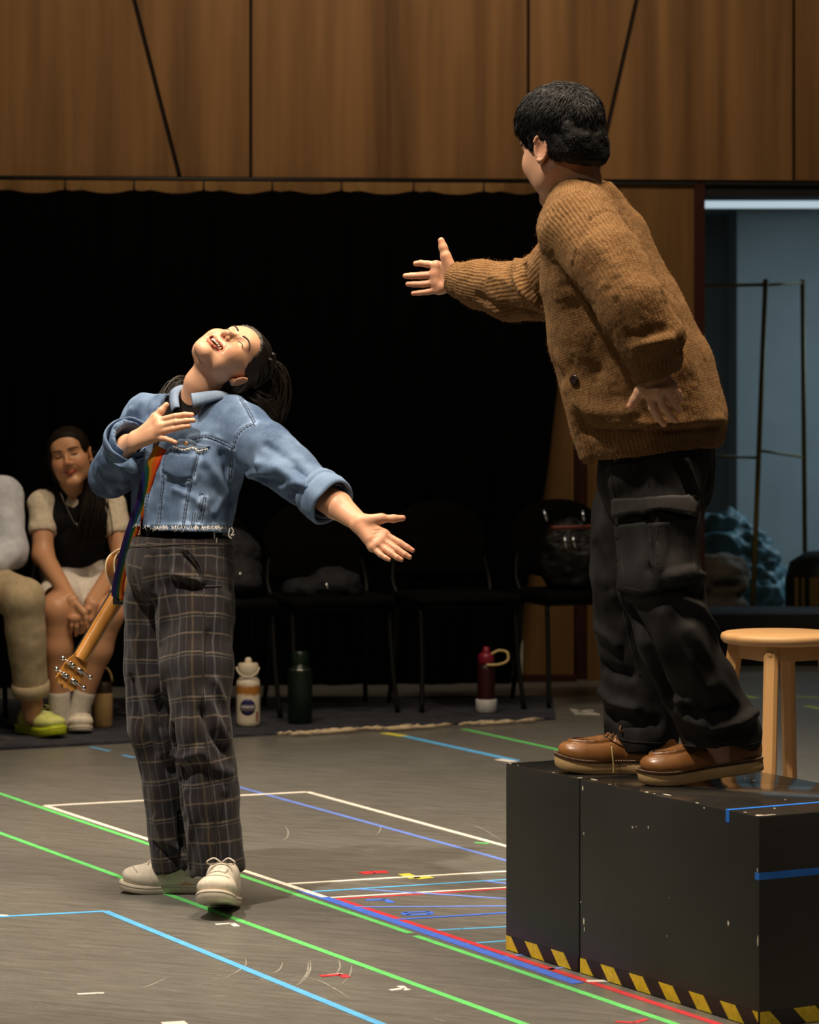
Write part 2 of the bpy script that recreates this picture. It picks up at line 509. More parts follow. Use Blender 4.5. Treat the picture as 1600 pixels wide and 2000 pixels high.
M['black_trim'] = plain('black_trim', (0.008, 0.007, 0.007), 0.5)
M['backing'] = plain('dark_backing', (0.02, 0.012, 0.007), 0.8)
M['plaster'] = plain('side_room_plaster', (0.42, 0.47, 0.48), 0.85, nscale=4, var=0.06)
M['brass'] = plain('dull_brass', (0.30, 0.23, 0.06), 0.5, 0.15)
M['stoolwood'] = wood_mat('pale_stool_wood', (0.36, 0.185, 0.068), (0.52, 0.30, 0.125), (9, 9, 1.2), 0.45, spec=0.35)
M['stooltop'] = wood_mat('pale_stool_top', (0.34, 0.18, 0.07), (0.48, 0.29, 0.13), (1.2, 16, 16), 0.5, spec=0.3)

def curtain_mat():
    m, nt, b = new_mat('black_velour', (0.0022, 0.0022, 0.0024), 0.95, 0, 0.05)
    b.inputs['Sheen Weight'].default_value = 0.0
    f = noise(nt, coords(nt, (60, 60, 8)), 1.0, 3); bump(nt, b, f, 0.2, 0.002)
    return m
M['curtain'] = curtain_mat()

def floor_mat():
    m, nt, b = new_mat('grey_dance_vinyl', (0.20, 0.195, 0.175), 0.34, 0, 0.5)
    co = coords(nt, rot=(0, 0, math.radians(24)))
    big = noise(nt, co, 0.9, 4, 0.6)
    mp = node(nt, 'ShaderNodeMapping'); mp.inputs['Scale'].default_value = (6.0, 42.0, 1); mp.inputs['Rotation'].default_value = (0, 0, math.radians(-24)); L(nt, co, mp.inputs['Vector'])
    st = noise(nt, mp.outputs[0], 1.0, 6, 0.75, 0.6)
    mp2 = node(nt, 'ShaderNodeMapping'); mp2.inputs['Scale'].default_value = (9.0, 160.0, 1); mp2.inputs['Rotation'].default_value = (0, 0, 0.5); L(nt, co, mp2.inputs['Vector'])
    sc = noise(nt, mp2.outputs[0], 1.0, 2, 0.6, 0.6)
    fine = noise(nt, co, 220, 2)
    base = ramp(nt, big, [(0.3, (0.135, 0.132, 0.120)), (0.7, (0.178, 0.174, 0.158))])
    base = mixc(nt, 0.7, base, ramp(nt, st, [(0.35, (0.095, 0.092, 0.083)), (0.65, (0.205, 0.20, 0.182))]))
    base = mixc(nt, math_(nt, 'MULTIPLY', ramp(nt, sc, [(0.64, (0, 0, 0)), (0.76, (1, 1, 1))]), 0.12), base, (0.42, 0.41, 0.38))
    base = mixc(nt, math_(nt, 'MULTIPLY', ramp(nt, noise(nt, co, 90, 4, 0.7), [(0.42, (0, 0, 0)), (0.68, (1, 1, 1))]), 0.32), base, (0.085, 0.082, 0.074))
    L(nt, base, b.inputs['Base Color'])
    L(nt, ramp(nt, big, [(0.3, (0.30,) * 3), (0.7, (0.40,) * 3)]), b.inputs['Roughness'])
    bump(nt, b, fine, 0.05, 0.0006)
    return m
M['floor'] = floor_mat()

# ------------------------------------------------------------------ floor and back wall
def quadbox(name, x0, x1, y0, y1, z0, z1, mat, kind='structure', bev=0.0, parent=None):
    V, Fc = boxgeo((x1 - x0, y1 - y0, z1 - z0), bev)
    c = np.array([(x0 + x1) / 2, (y0 + y1) / 2, (z0 + z1) / 2])
    return mk(name, V + c, Fc, mat, parent, smooth=False, kind=kind)
quadbox('floor', -9, 9, -3, 22, -0.05, 0.0, M['floor'])

WA = np.array([-1.84, 13.8]); WD = nrm(np.array([0.9957, 0.0922])); WN = np.array([WD[1], -WD[0]])
def W(px, py, off=0.0):
    dx = (px - CX) / FPX; Y = ((WA + WN * off) @ WN) / (dx * WN[0] + WN[1]); return P(px, py, Y)
WN3 = np.array([WN[0], WN[1], 0.0]); WD3 = np.array([WD[0], WD[1], 0.0])
def wall_poly(name, pts, off, thick, mat, parent=None, kind=None):
    p = np.array([W(x, y, off) for x, y in pts]); n = len(p)
    V = np.concatenate([p, p - WN3 * thick])
    Fc = [tuple(range(n)), tuple(range(2 * n - 1, n - 1, -1))] + [((i + 1) % n, i, n + i, n + (i + 1) % n) for i in range(n)]
    return mk(name, V, Fc, mat, parent, smooth=False, kind=kind)
wall_up = wall_poly('wall_back', [(-1500, -1010), (3000, -1010), (3000, 352), (-1500, 335)], 0.06, 0.12, M['backing'], kind='structure')
TOP = -1000
def rowy(x): return 342.5 + 0.0062 * x
d1 = lambda y: 262 + (y / 342.0) * 88
d2 = lambda y: 1243 - (y / 342.0) * 78
g = 3.2
xs = [-1100, -580, -45, 490, 1032, 1551, 2075, 2600]
def pan(pts): return wall_poly('panel', pts, 0.10, 0.035, M['panel'], wall_up)
def q4(xa_t, xb_t, xa_b, xb_b): return [(xa_t, TOP), (xb_t, TOP), (xb_b, rowy(xb_b)), (xa_b, rowy(xa_b))]
pan(q4(-1100, -580 - g, -1100, -580 - g)); pan(q4(-580 + g, -45 - g, -580 + g, -45 - g))
pan(q4(-45 + g, d1(TOP) - 1.4 * g, -45 + g, d1(344) - 1.4 * g)); pan(q4(d1(TOP) + 1.4 * g, 490 - g, d1(344) + 1.4 * g, 490 - g))
pan(q4(490 + g, 1032 - g, 490 + g, 1032 - g))
pan(q4(1032 + g, d2(TOP) - 1.4 * g, 1032 + g, d2(344) - 1.4 * g)); pan(q4(d2(TOP) + 1.4 * g, 1551 - g, d2(344) + 1.4 * g, 1551 - g))
pan(q4(1551 + g, 2075 - g, 1551 + g, 2075 - g)); pan(q4(2075 + g, 2600, 2075 + g, 2600))
wall_poly('panel_shadow_strip', [(-1500, 334), (3000, 362), (3000, 371), (-1500, 341)], 0.09, 0.10, M['black_trim'], kind='structure')  # black strip in place of the shadow below the wood panels
# the lower wall behind the curtain, the pier and the door frame
wall_poly('wall_lower', [(-1500, 334.5), (1120, 350.8), (1120, 1352), (-1500, 1352)], 0.092, 0.05, M['panel_low'], kind='structure')
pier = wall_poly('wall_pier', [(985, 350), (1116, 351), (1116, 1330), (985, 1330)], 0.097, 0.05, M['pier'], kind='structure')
wall_poly('baseboard_pier', [(975, 1318), (1126, 1318), (1126, 1348), (975, 1348)], 0.112, 0.10, M['jamb'], kind='structure')
wall_poly('trim_2', [(1114, 340), (1150, 340), (1150, 1347), (1114, 1347)], 0.02, 0.08, M['jamb'], kind='structure')
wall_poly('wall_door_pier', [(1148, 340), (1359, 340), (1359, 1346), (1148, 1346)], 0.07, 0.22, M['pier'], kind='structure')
wall_poly('trim_3', [(1357, 340), (1377, 340), (1377, 1346), (1357, 1346)], 0.09, 0.30, M['jamb'], kind='structure')
wall_poly('trim_4', [(1377, 340), (2400, 345), (2400, 388), (1377, 383)], 0.07, 0.26, M['black_trim'], kind='structure')
wall_poly('wall_far_right', [(1900, 330), (3200, 330), (3200, 1345), (1900, 1345)], 0.05, 0.2, M['panel_low'], kind='structure')

# side room behind the doorway
SRY = 19.4
quadbox('wall_side_room_back', 640 * SRY / FPX, 7.5, SRY, SRY + 0.12, 0, 2.62, M['plaster'])
quadbox('wall_side_room_recess', 0.2, 640 * SRY / FPX, SRY + 0.75, SRY + 0.87, 0, 2.62, M['plaster'])
quadbox('wall_side_room_return', 640 * SRY / FPX, 640 * SRY / FPX + 0.1, SRY + 0.12, SRY + 0.75, 0, 2.62, M['plaster'])
quadbox('ceiling_side_room', 0.2, 7.5, 14.6, SRY + 0.9, 2.45, 2.5, M['plaster'])
m, nt, b = new_mat('lit_ceiling_panel', (0.8, 0.9, 0.95), 0.6)
b.inputs['Emission Color'].default_value = (0.72, 0.9, 1.0, 1); b.inputs['Emission Strength'].default_value = 0.55
M['ceil_panel'] = m
cl = thing('ceiling_light', 'cold white ceiling light panel seen through the top of the doorway', 'light', (2.3, 18.4, 2.44))
cl_f = MB(); cl_f.box((2.25, 18.35, 2.437), (1.5, 0.72, 0.026), bev=0.004); cl_f.build('housing', M['plaster'], cl, smooth=False)
cl_f = MB(); cl_f.box((2.25, 18.35, 2.4215), (1.44, 0.66, 0.006)); cl_f.build('diffuser', M['ceil_panel'], cl, smooth=False)

# clothes rack
rk = thing('clothes_rack', 'slim brass clothes rack standing in the blue side room beyond the doorway', 'rack', P(1500, 1272, 15.5))
def tubeobj(name, pts, r, mat, parent, n=10):
    mb = MB(); mb.tube(pts, r, n); return mb.build(name, mat, parent)
tubeobj('post', [P(1496, 545, 15.5), P(1467, 1272, 15.5)], 0.0135, M['brass'], rk)
tubeobj('post', [P(1568, 546, 15.9), P(1574, 1259, 15.9)], 0.0125, M['brass'], rk)
tubeobj('post', [P(1262, 549, 15.5), P(1236, 1272, 15.5)], 0.0135, M['brass'], rk)
tubeobj('post', [P(1330, 549, 15.9), P(1335, 1259, 15.9)], 0.0125, M['brass'], rk)
tubeobj('rail', [P(1262, 561, 15.5), P(1496, 556, 15.5)], 0.009, M['brass'], rk)
tubeobj('rail', [P(1496, 557, 15.5), P(1568, 552, 15.9)], 0.007, M['brass'], rk)
tubeobj('rail', [P(1250, 886, 15.5), P(1482, 894, 15.5)], 0.007, M['brass'], rk)
tubeobj('rail', [P(1483, 880, 15.5), P(1570, 893, 15.9)], 0.007, M['brass'], rk)

# ------------------------------------------------------------------ stage curtain
cur = thing('stage_curtain', 'black pleated stage curtain hung on hooks below the wood panelling', 'curtain', W(500, 1349, 0.165))
edge_y = [340, 380, 680, 930, 1240, 1349]; edge_x = [1112, 1112, 1098, 1069, 1013, 992]
hooks = [-120, -8, 15, 127, 157, 262, 294, 398, 430, 532, 566, 667, 700, 808, 838, 945, 978, 1060, 1096]
def curtain_top(x):
    d = min(abs(x - h) for h in hooks)
    return 374.0 + 0.004 * x + 6.5 * (1 - math.exp(-(d / 26.0) ** 2)) - 4
nu, nv = 620, 26
V = []
for j in range(nv):
    t = j / (nv - 1)
    for i in range(nu):
        s = i / (nu - 1); x0 = -420 + s * (1112 + 420)
        yt = curtain_top(x0); y = yt + (1349 - yt) * t
        xe = np.interp(y, edge_y, edge_x); xx = -420 + s * (xe + 420)
        o = 0.024 * math.sin(s * 92.0 + 1.3 * math.sin(s * 17)) * (0.45 + 0.55 * t) + 0.010 * math.sin(s * 231 + 3 * t)
        V.append(W(xx, y, 0.165 + o))
V = np.array(V); N_ = nu * nv
Fc = [(j * nu + i, j * nu + i + 1, (j + 1) * nu + i + 1, (j + 1) * nu + i) for j in range(nv - 1) for i in range(nu - 1)]
V2 = V - WN3 * 0.003
Fc2 = [(N_ + a, N_ + d, N_ + c, N_ + b_) for a, b_, c, d in Fc]
mk('drape', np.concatenate([V, V2]), Fc + Fc2, M['curtain'], cur)
for hx in hooks:
    if hx < -10 or hx > 1000: continue
    a = W(hx, rowy(hx) + 6, 0.165); c = W(hx, curtain_top(hx) + 3, 0.165)
    mb = MB(); mb.tube([a, a * 0.6 + c * 0.4, c], [0.0055, 0.0035, 0.006] if hx in (127, 262, 398, 532, 667, 808, 945) else [0.002, 0.002, 0.002], 6)
    mb.build('hook', M['black_trim'] if hx in (127, 262, 398, 532, 667, 808, 945) else M['brass'], cur)
tubeobj('track', [W(-420, rowy(-420) + 5, 0.165), W(1112, rowy(1112) + 5, 0.165)], 0.009, M['black_trim'], cur)

# ------------------------------------------------------------------ rug
def rug_mat():
    m, nt, b = new_mat('dark_patterned_rug', (0.03, 0.032, 0.04), 0.9, 0, 0.2)
    co = coords(nt, (1, 3.2, 1), rot=(0, 0, math.radians(-23)))
    a = noise(nt, co, 3.4, 3, 0.55, 1.2); f = noise(nt, co, 60, 2)
    c = ramp(nt, a, [(0.42, (0.020, 0.021, 0.030)), (0.5, (0.055, 0.058, 0.075)), (0.58, (0.026, 0.027, 0.034)), (0.7, (0.075, 0.072, 0.07))])
    L(nt, mixc(nt, math_(nt, 'MULTIPLY', f, 0.4), c, (0.015, 0.015, 0.02)), b.inputs['Base Color'])
    bump(nt, b, f, 0.5, 0.004); return m
M['rug'] = rug_mat()
rugc = [G(-420, 1489), G(1085, 1406), G(1080, 1362), G(-420, 1372)]
rug = thing('rug', 'long dark patterned rug lying under the row of black chairs', 'rug', np.mean(rugc, 0))
V = np.array([p + np.array([0, 0, z]) for z in (0.0006, 0.010) for p in rugc])
mk('pile', V, [(3, 2, 1, 0), (4, 5, 6, 7)] + [(i, (i + 1) % 4, 4 + (i + 1) % 4, 4 + i) for i in range(4)], M['rug'], rug, smooth=False)
M['beige'] = plain('beige_fringe', (0.50, 0.40, 0.26), 0.9, nscale=30, var=0.3)
fr = MB()
for k in range(60):
    x = random.uniform(540, 1030); y = 1406 + (1085 - x) * 0.0551 + random.uniform(-3.5, 0.5)
    ln = random.uniform(14, 50); a = G(x, y, 0.0115); c = G(x + ln, y - ln * 0.04 + random.uniform(-1.2, 1.2), 0.0115)
    fr.tube([a, (a + c) / 2 + np.array([0, random.uniform(-.02, .02), 0.002]), c], [0.003, 0.008, 0.002], 5, 0.25)
fr.build('fringe', M['beige'], rug, kind='stuff')

# ------------------------------------------------------------------ stage blocks
BU = nrm(np.array([0.486, -0.874, 0])); BN = np.array([-BU[1], BU[0], 0]); BF = np.array([0.2297, 7.33, 0.0]); UP = np.array([0, 0, 1.0])
BH, BW = 0.445, 0.44
RB = np.stack([BU, BN, UP], 1)
def block_mat():
    m, nt, b = new_mat('satin_black_paint', (0.016, 0.016, 0.015), 0.3, 0, 0.5)
    f = noise(nt, coords(nt, (1, 1, 6)), 12, 4); big = noise(nt, coords(nt), 3.0, 3)
    L(nt, ramp(nt, big, [(0.3, (0.022, 0.0215, 0.020)), (0.7, (0.034, 0.0335, 0.031))]), b.inputs['Base Color'])
    ge = node(nt, 'ShaderNodeNewGeometry'); sx = node(nt, 'ShaderNodeSeparateXYZ'); L(nt, ge.outputs['Normal'], sx.inputs[0])
    up = math_(nt, 'GREATER_THAN', sx.outputs[2], 0.7)         # the top is varnished, the sides are brushed
    L(nt, math_(nt, 'SUBTRACT', math_(nt, 'ADD', 0.40, math_(nt, 'MULTIPLY', f, 0.12)), math_(nt, 'MULTIPLY', up, 0.36)), b.inputs['Roughness'])
    bump(nt, b, f, 0.02, 0.001); return m
M['block'] = block_mat()
def hazard_mat():
    m, nt, b = new_mat('hazard_tape', (0.6, 0.45, 0.02), 0.45)
    at = node(nt, 'ShaderNodeAttribute'); at.attribute_name = 'st'; s = node(nt, 'ShaderNodeSeparateXYZ'); L(nt, at.outputs['Vector'], s.inputs[0])
    k = math_(nt, 'FRACT', math_(nt, 'DIVIDE', math_(nt, 'ADD', s.outputs[0], s.outputs[1]), 0.118))
    f = math_(nt, 'LESS_THAN', k, 0.48); wear = noise(nt, coords(nt), 70, 3)
    y = ramp(nt, wear, [(0.3, (0.66, 0.47, 0.012)), (0.7, (0.88, 0.66, 0.03))])
    L(nt, mixc(nt, f, (0.018, 0.013, 0.011), y), b.inputs['Base Color']); return m
M['hazard'] = hazard_mat()
M['chip'] = plain('bare_wood_chip', (0.75, 0.68, 0.55), 0.7)
M['bluetape'] = plain('royal_blue_tape', (0.02, 0.22, 0.95), 0.5)
def strip_geo(p0, p1, up, out, thick=0.0012, w=0.03, n=1):
    """a tape strip from p0 to p1, w high along up, standing thick off the surface along out"""
    V = []; st = []
    Ln = np.linalg.norm(p1 - p0)
    for i in range(n + 1):
        c = p0 + (p1 - p0) * i / n
        for (u, o) in ((0, 0.0002), (w, 0.0002), (w, thick), (0, thick)):
            V.append(c + up * u + out * o); st.append((Ln * i / n, u, 0))
    Fc = [(3, 2, 1, 0), tuple(4 * n + k for k in range(4))]
    for i in range(n):
        for k in range(4): Fc.append((4 * i + k, 4 * i + (k + 1) % 4, 4 * (i + 1) + (k + 1) % 4, 4 * (i + 1) + k))
    return V, Fc, st
def block(u0, u1, label):
    c = BF + BU * (u0 + u1) / 2 + BN * BW / 2
    t = thing('stage_block', label, 'stage block', c, 'black stage blocks')
    mb = MB(); mb.box(c + UP * (BH / 2 + 0.0004), (u1 - u0, BW, BH - 0.0008), RB, 0.004); mb.build('body', M['block'], t, angle=40)
    for (a, d, o) in ((BF + BU * u0, BU * (u1 - u0), -BN), (BF + BU * u0 + BN * BW, BU * (u1 - u0), BN)):
        e = nrm(d) * 0.003
        V, Fc, st = strip_geo(a + e + UP * 0.002, a + d - e + UP * 0.002, UP, o, 0.0012, 0.033, 6)
        mk('hazard_tape', V, Fc, M['hazard'], t, smooth=False, attrs={'st': ('FLOAT_VECTOR', st)})
    return t
blk_far = block(0.0, 0.327, 'narrow black stage block at the far end, under the far boot')
blk = block(0.331, 1.033, 'long black stage block with blue tape at its near corner')
V, Fc, st = strip_geo(BF + BU * 1.033 + BN * 0.003 + UP * 0.002, BF + BU * 1.033 + BN * (BW - 0.003) + UP * 0.002, UP, BU, 0.0012, 0.033, 4)
mk('hazard_tape', V, Fc, M['hazard'], blk, smooth=False, attrs={'st': ('FLOAT_VECTOR', st)})
def bt(p0, p1, up, out, w):
    V, Fc, st = strip_geo(p0, p1, up, out, 0.0009, w); mk('blue_tape', V, Fc, M['bluetape'], blk, smooth=False)
bt(BF + BU * 0.913 + UP * BH - BN * 0.001, BF + BU * 0.913 + BN * BW + UP * BH, BU, UP, 0.013)
bt(BF + BU * 0.913 + UP * (BH - 0.026), BF + BU * 0.913 + UP * BH, BU, -BN, 0.013)
bt(BF + BU * 1.033 - BN * 0.0 + UP * 0.312, BF + BU * 1.033 + BN * BW + UP * 0.312, UP, BU, 0.0145)
bt(BF + BU * 1.019 + UP * 0.312, BF + BU * 1.034 + UP * 0.312, UP, -BN, 0.0145)
chips = MB()
def face_chip(mb, u, v, face, w, h_):
    rr = random.Random(int(u * 9999 + v * 777))
    o = {'l': -BN, 't': UP, 'r': BU}[face]
    c = {'l': BF + BU * u + UP * v, 't': BF + BU * u + BN * v + UP * BH, 'r': BF + BU * 1.033 + BN * u + UP * v}[face]
    a, d = {'l': (BU, UP), 't': (BU, BN), 'r': (BN, UP)}[face]
    pts = [(math.cos(k * math.pi / 3) * w * rr.uniform(.6, 1.1), math.sin(k * math.pi / 3) * h_ * rr.uniform(.6, 1.1)) for k in range(6)]
    mb.add(*prismgeo(pts, a, d, o, c, 0.0002, 0.0008))
def left_px(px, py):
    t = (0.2297 * 6000 - (px - 800) * 7.33) / (-(px - 800) * 0.874 - 0.486 * 6000); Yd = 7.33 - 0.874 * t
    return t, CH - (py - HY) * Yd / FPX
for (px, py, w, h_) in ((1236, 1616, .003, .003), (1243, 1615, .0015, .002), (1267, 1616, .002, .004), (1376, 1578, .003, .002), (1423, 1803, .004, .006), (1139, 1540, .003, .006), (1141, 1628, .0022, .004), (1141, 1800, .003, .010), (1142, 1815, .002, .007), (1135, 1762, .002, .002), (1308, 1753, .001, .002), (1303, 1828, .001, .002), (1481, 1838, .003, .014), (1480, 1700, .0015, .006)):
    u, v = left_px(px, py); face_chip(chips, u, v, 'l', w, h_)
for (u, v, w, h_) in ((0.01, 0.006, .006, .003), (0.05, 0.004, .004, .003), (0.21, 0.004, .006, .003), (0.32, 0.008, .004, .008), (0.36, 0.02, .02, .003), (0.45, 0.005, .006, .004), (0.60, 0.005, .006, .005), (0.63, 0.006, .003, .004), (0.66, 0.02, .02, .003), (0.80, 0.003, .007, .003), (0.97, 0.01, .005, .004), (1.022, 0.008, .010, .012), (1.028, 0.03, .004, .02), (0.55, 0.33, .004, .003), (0.50, 0.34, .003, .002), (0.95, 0.10, .006, .003), (0.85, 0.2, .003, .002)):
    face_chip(chips, u, v, 't', w, h_)
chips.build('paint_chips', M['chip'], blk, kind='stuff', smooth=False)
slot = MB(); slot.box(BF + BU * 0.90 + BN * 0.20 + UP * (BH + 0.0003), (0.05, 0.02, 0.0006), RB); slot.build('hand_hole', M['black_trim'], blk, smooth=False)

# ------------------------------------------------------------------ stool
SC = np.array([(1523 - 800) * 8.5 / FPX, 8.5, 0.0]); SZ = CH - (1235 - HY) * 8.5 / FPX
st_ = thing('stool', 'round pale wooden stool standing behind the black block', 'stool', SC)
mb = MB(); R_ = 0.163
mb.lathe([(0, SZ), (R_ - 0.010, SZ), (R_ - 0.003, SZ - 0.003), (R_, SZ - 0.010), (R_ - 0.001, SZ - 0.018), (R_ - 0.008, SZ - 0.027), (R_ - 0.022, SZ - 0.030), (0, SZ - 0.030)], (SC[0], SC[1], 0), n=64)
mb.build('seat', M['stooltop'], st_, angle=50)
pxm = 8.5 / FPX
legs = [np.array([-25, -83]) * pxm, np.array([83, -25]) * pxm, np.array([25, 83]) * pxm, np.array([-83, 25]) * pxm]
ap = MB()
for i in range(4):
    a, c = legs[i], legs[(i + 1) % 4]; mid = (a + c) / 2; d = nrm(np.r_[c - a, 0]); n_ = np.cross(UP, d)
    ap.box(SC + np.r_[mid, SZ - 0.030 - 0.021], (np.linalg.norm(c - a) - 0.03, 0.020, 0.042), np.stack([d, n_, UP], 1), 0.002)
ap.build('apron', M['stoolwood'], st_, angle=40)
botm = []
for lg in legs:
    dirn = nrm(np.r_[lg, 0]); bot = SC + np.r_[lg, 0] + dirn * 0.075; top = SC + np.r_[lg, SZ - 0.031]
    botm.append((top, bot)); ax = nrm(top - bot); x = nrm(dirn - ax * (dirn @ ax)); y = np.cross(ax, x)
    oc = [(0.020, 0.011), (0.011, 0.020), (-0.011, 0.020), (-0.020, 0.011), (-0.020, -0.011), (-0.011, -0.020), (0.011, -0.020), (0.020, -0.011)]
    V = np.array([e + (x * u + y * v) * s for e, s in ((bot, 0.86), (top, 1.0)) for u, v in oc])
    lo = mk('leg', V, [tuple(range(7, -1, -1)), tuple(range(8, 16))] + [(i, (i + 1) % 8, 8 + (i + 1) % 8, 8 + i) for i in range(8)], M['stoolwood'], st_, smooth=False)
    sc_ = MB(); cpos = top - ax * 0.022 + x * 0.0195
    sc_.lathe([(0.007, -0.001), (0.007, 0.0012), (0.004, 0.0016), (0.0, 0.0006)], cpos, x, 14); sc_.build('screw', M['stoolwood'], lo)
for i, zz in ((0, 0.30), (1, 0.30), (2, 0.30), (3, 0.30)):
    f0 = lambda k: botm[k % 4][1] + (botm[k % 4][0] - botm[k % 4][1]) * zz
    zz = zz + 0.05 * (i % 2)
    tubeobj('rung', [f0(i), f0(i + 1)], 0.0105, M['stoolwood'], st_)

# ------------------------------------------------------------------ chairs
M['chairpad'] = plain('black_chair_fabric', (0.0035, 0.0035, 0.0037), 0.9, spec=0.06)
M['chairmetal'] = plain('black_chair_tube', (0.007, 0.007, 0.007), 0.5, 0.1, spec=0.25)
def make_chair(label):
    t = thing('stacking_chair', label, 'chair', (0, 0, 0), 'black chairs in a row before the curtain')
    v = Vol((-0.26, -0.25, 0.40), (0.26, 0.25, 0.50), 0.008); v.add(rbox((0, 0, 0.452), (0.225, 0.215, 0.022), 0.02), 0); mk('seat', *v.mesh(), M['chairpad'], t)
    v = Vol((-0.27, 0.10, 0.44), (0.27, 0.32, 0.88), 0.008); RX = np.array(Matrix.Rotation(math.radians(-9), 3, 'X'))
    v.add(ell((0, 0.225, 0.675), (0.225, 0.028, 0.175), RX), 0); v.add(rbox((0, 0.21, 0.60), (0.20, 0.016, 0.07), 0.014, RX), 0.03); mk('backrest', *v.mesh(), M['chairpad'], t)
    for s in (-1, 1):
        tubeobj('leg', spline([(s * 0.205, -0.16, 0.435), (s * 0.21, -0.19, 0.20), (s * 0.222, -0.225, 0.0)], 8), 0.0105, M['chairmetal'], t)
        tubeobj('leg', spline([(s * 0.205, 0.14, 0.435), (s * 0.21, 0.17, 0.20), (s * 0.222, 0.21, 0.0)], 8), 0.0105, M['chairmetal'], t)
        tubeobj('back_frame', spline([(s * 0.20, 0.12, 0.43), (s * 0.215, 0.18, 0.52), (s * 0.19, 0.215, 0.66)], 10), 0.009, M['chairmetal'], t)
        tubeobj('seat_frame', [(s * 0.207, -0.17, 0.425), (s * 0.207, 0.15, 0.425)], 0.010, M['chairmetal'], t)
    tubeobj('crossbar', [(-0.207, -0.16, 0.425), (0.207, -0.16, 0.425)], 0.009, M['chairmetal'], t)
    return t
CH_ANG = math.radians(18.5)
chair_spots = [(-1.76, 12.02, 'black chair that the person in khaki trousers sits on, at the left edge'), (-1.26, 12.28, 'black chair that the smiling person in the white skirt sits on'),
               (-0.80, 12.47, 'empty black chair behind the person in plaid trousers'), (-0.330, 12.66, 'empty black chair with a crumpled dark jacket on its seat'),
               (0.19, 12.80, 'empty black chair in the row, second from the wooden pier'), (0.715, 12.98, 'empty black chair nearest the doorway, holding a bag with a red strap')]
proto = make_chair(chair_spots[0][2])
CHAIRS = []
for i, (x, y, lab) in enumerate(chair_spots):
    c = proto if i == 0 else dup(proto)
    c['label'] = lab; c.rotation_euler = (0, 0, CH_ANG); CHAIRS.append(c)
for c, (x, y, lab) in zip(CHAIRS, chair_spots): c.location = (x, y, 0.0108)

# bag and clothes left on the chairs
M['navy'] = plain('navy_cloth', (0.004, 0.0045, 0.009), 0.8, bumpy=0.4)
M['bag'] = plain('black_shiny_bag', (0.006, 0.006, 0.006), 0.5, spec=0.25, bumpy=0.2)
M['redstrap'] = plain('red_brown_leather', (0.16, 0.022, 0.008), 0.4)
M['steel'] = plain('polished_steel', (0.75, 0.75, 0.75), 0.18, 1.0)
def lump(center, parts, h, seed, amp=0.012):
    prims = [ell(np.asarray(center) + np.array(o), r) for o, r in parts]; lo, hi = bounds(prims, 0.03); v = Vol(lo, hi, h)
    for p in prims: v.add(p, 0.04)
    v.cut(np.asarray(center), (0, 0, -1))
    V, Q = v.mesh(); N = vnormals(V, Q); V = V + N * (amp * fbm(V * np.array([14, 14, 22]) + seed, 3))[:, None]; V[:, 2] = np.maximum(V[:, 2], center[2]); return V, Q
bc = np.array([0.72, 12.93, 0.476])
bg_ = thing('shoulder_bag', 'shiny black bag with a red strap slumped on the chair nearest the doorway', 'bag', bc)
mk('body', *lump(bc, [((0, 0.05, 0.10), (0.17, 0.10, 0.13)), ((-0.06, 0.08, 0.20), (0.10, 0.07, 0.11)), ((0.09, 0.06, 0.16), (0.09, 0.08, 0.12))], 0.008, 3.0), M['bag'], bg_)
a = P(1076, 1031, 12.86); c = P(1160, 1028, 12.86)
mb = MB(); mb.tube(spline([a, (a + c) / 2 + np.array([0, -0.01, 0.0]), c], 8), 0.0085, 8, 0.5); mb.build('strap', M['redstrap'], bg_)
for (x0, y0, x1, y1) in ((1061, 995, 1069, 1018), (1137, 997, 1141, 1018), (1102, 1046, 1106, 1072), (1118, 1046, 1124, 1070)):
    mb = MB(); mb.tube([P(x0, y0, 12.84), P(x1, y1, 12.83)], 0.006, 6); mb.build('buckle', M['steel'], bg_)
jc = np.array([-0.36, 12.60, 0.476])
jk = thing('jacket', 'crumpled dark jacket lying on an empty chair by the outstretched hand', 'jacket', jc)
mk('cloth', *lump(jc, [((0, 0.03, 0.03), (0.16, 0.12, 0.05)), ((0.06, 0.0, 0.07), (0.09, 0.07, 0.05))], 0.008, 9.0), M['navy'], jk)
mb = MB(); mb.tube([P(637, 1136, 12.48), P(640, 1150, 12.47)], 0.005, 6); mb.build('zip_pull', M['steel'], jk)
pc = np.array([-0.80, 12.45, 0.476])
pk = thing('backpack', 'dark navy backpack on the chair just behind the plaid trousers', 'backpack', pc)
mk('body', *lump(pc, [((0.06, 0.05, 0.13), (0.14, 0.10, 0.16)), ((0.10, -0.03, 0.08), (0.10, 0.06, 0.08))], 0.008, 5.0), M['navy'], pk)
mb = MB(); mb.lathe([(0.006, 0), (0.005, 0.004), (0, 0.005)], P(469, 1121, 12.30), (0, -1, 0), 12); mb.build('snap', M['steel'], pk)

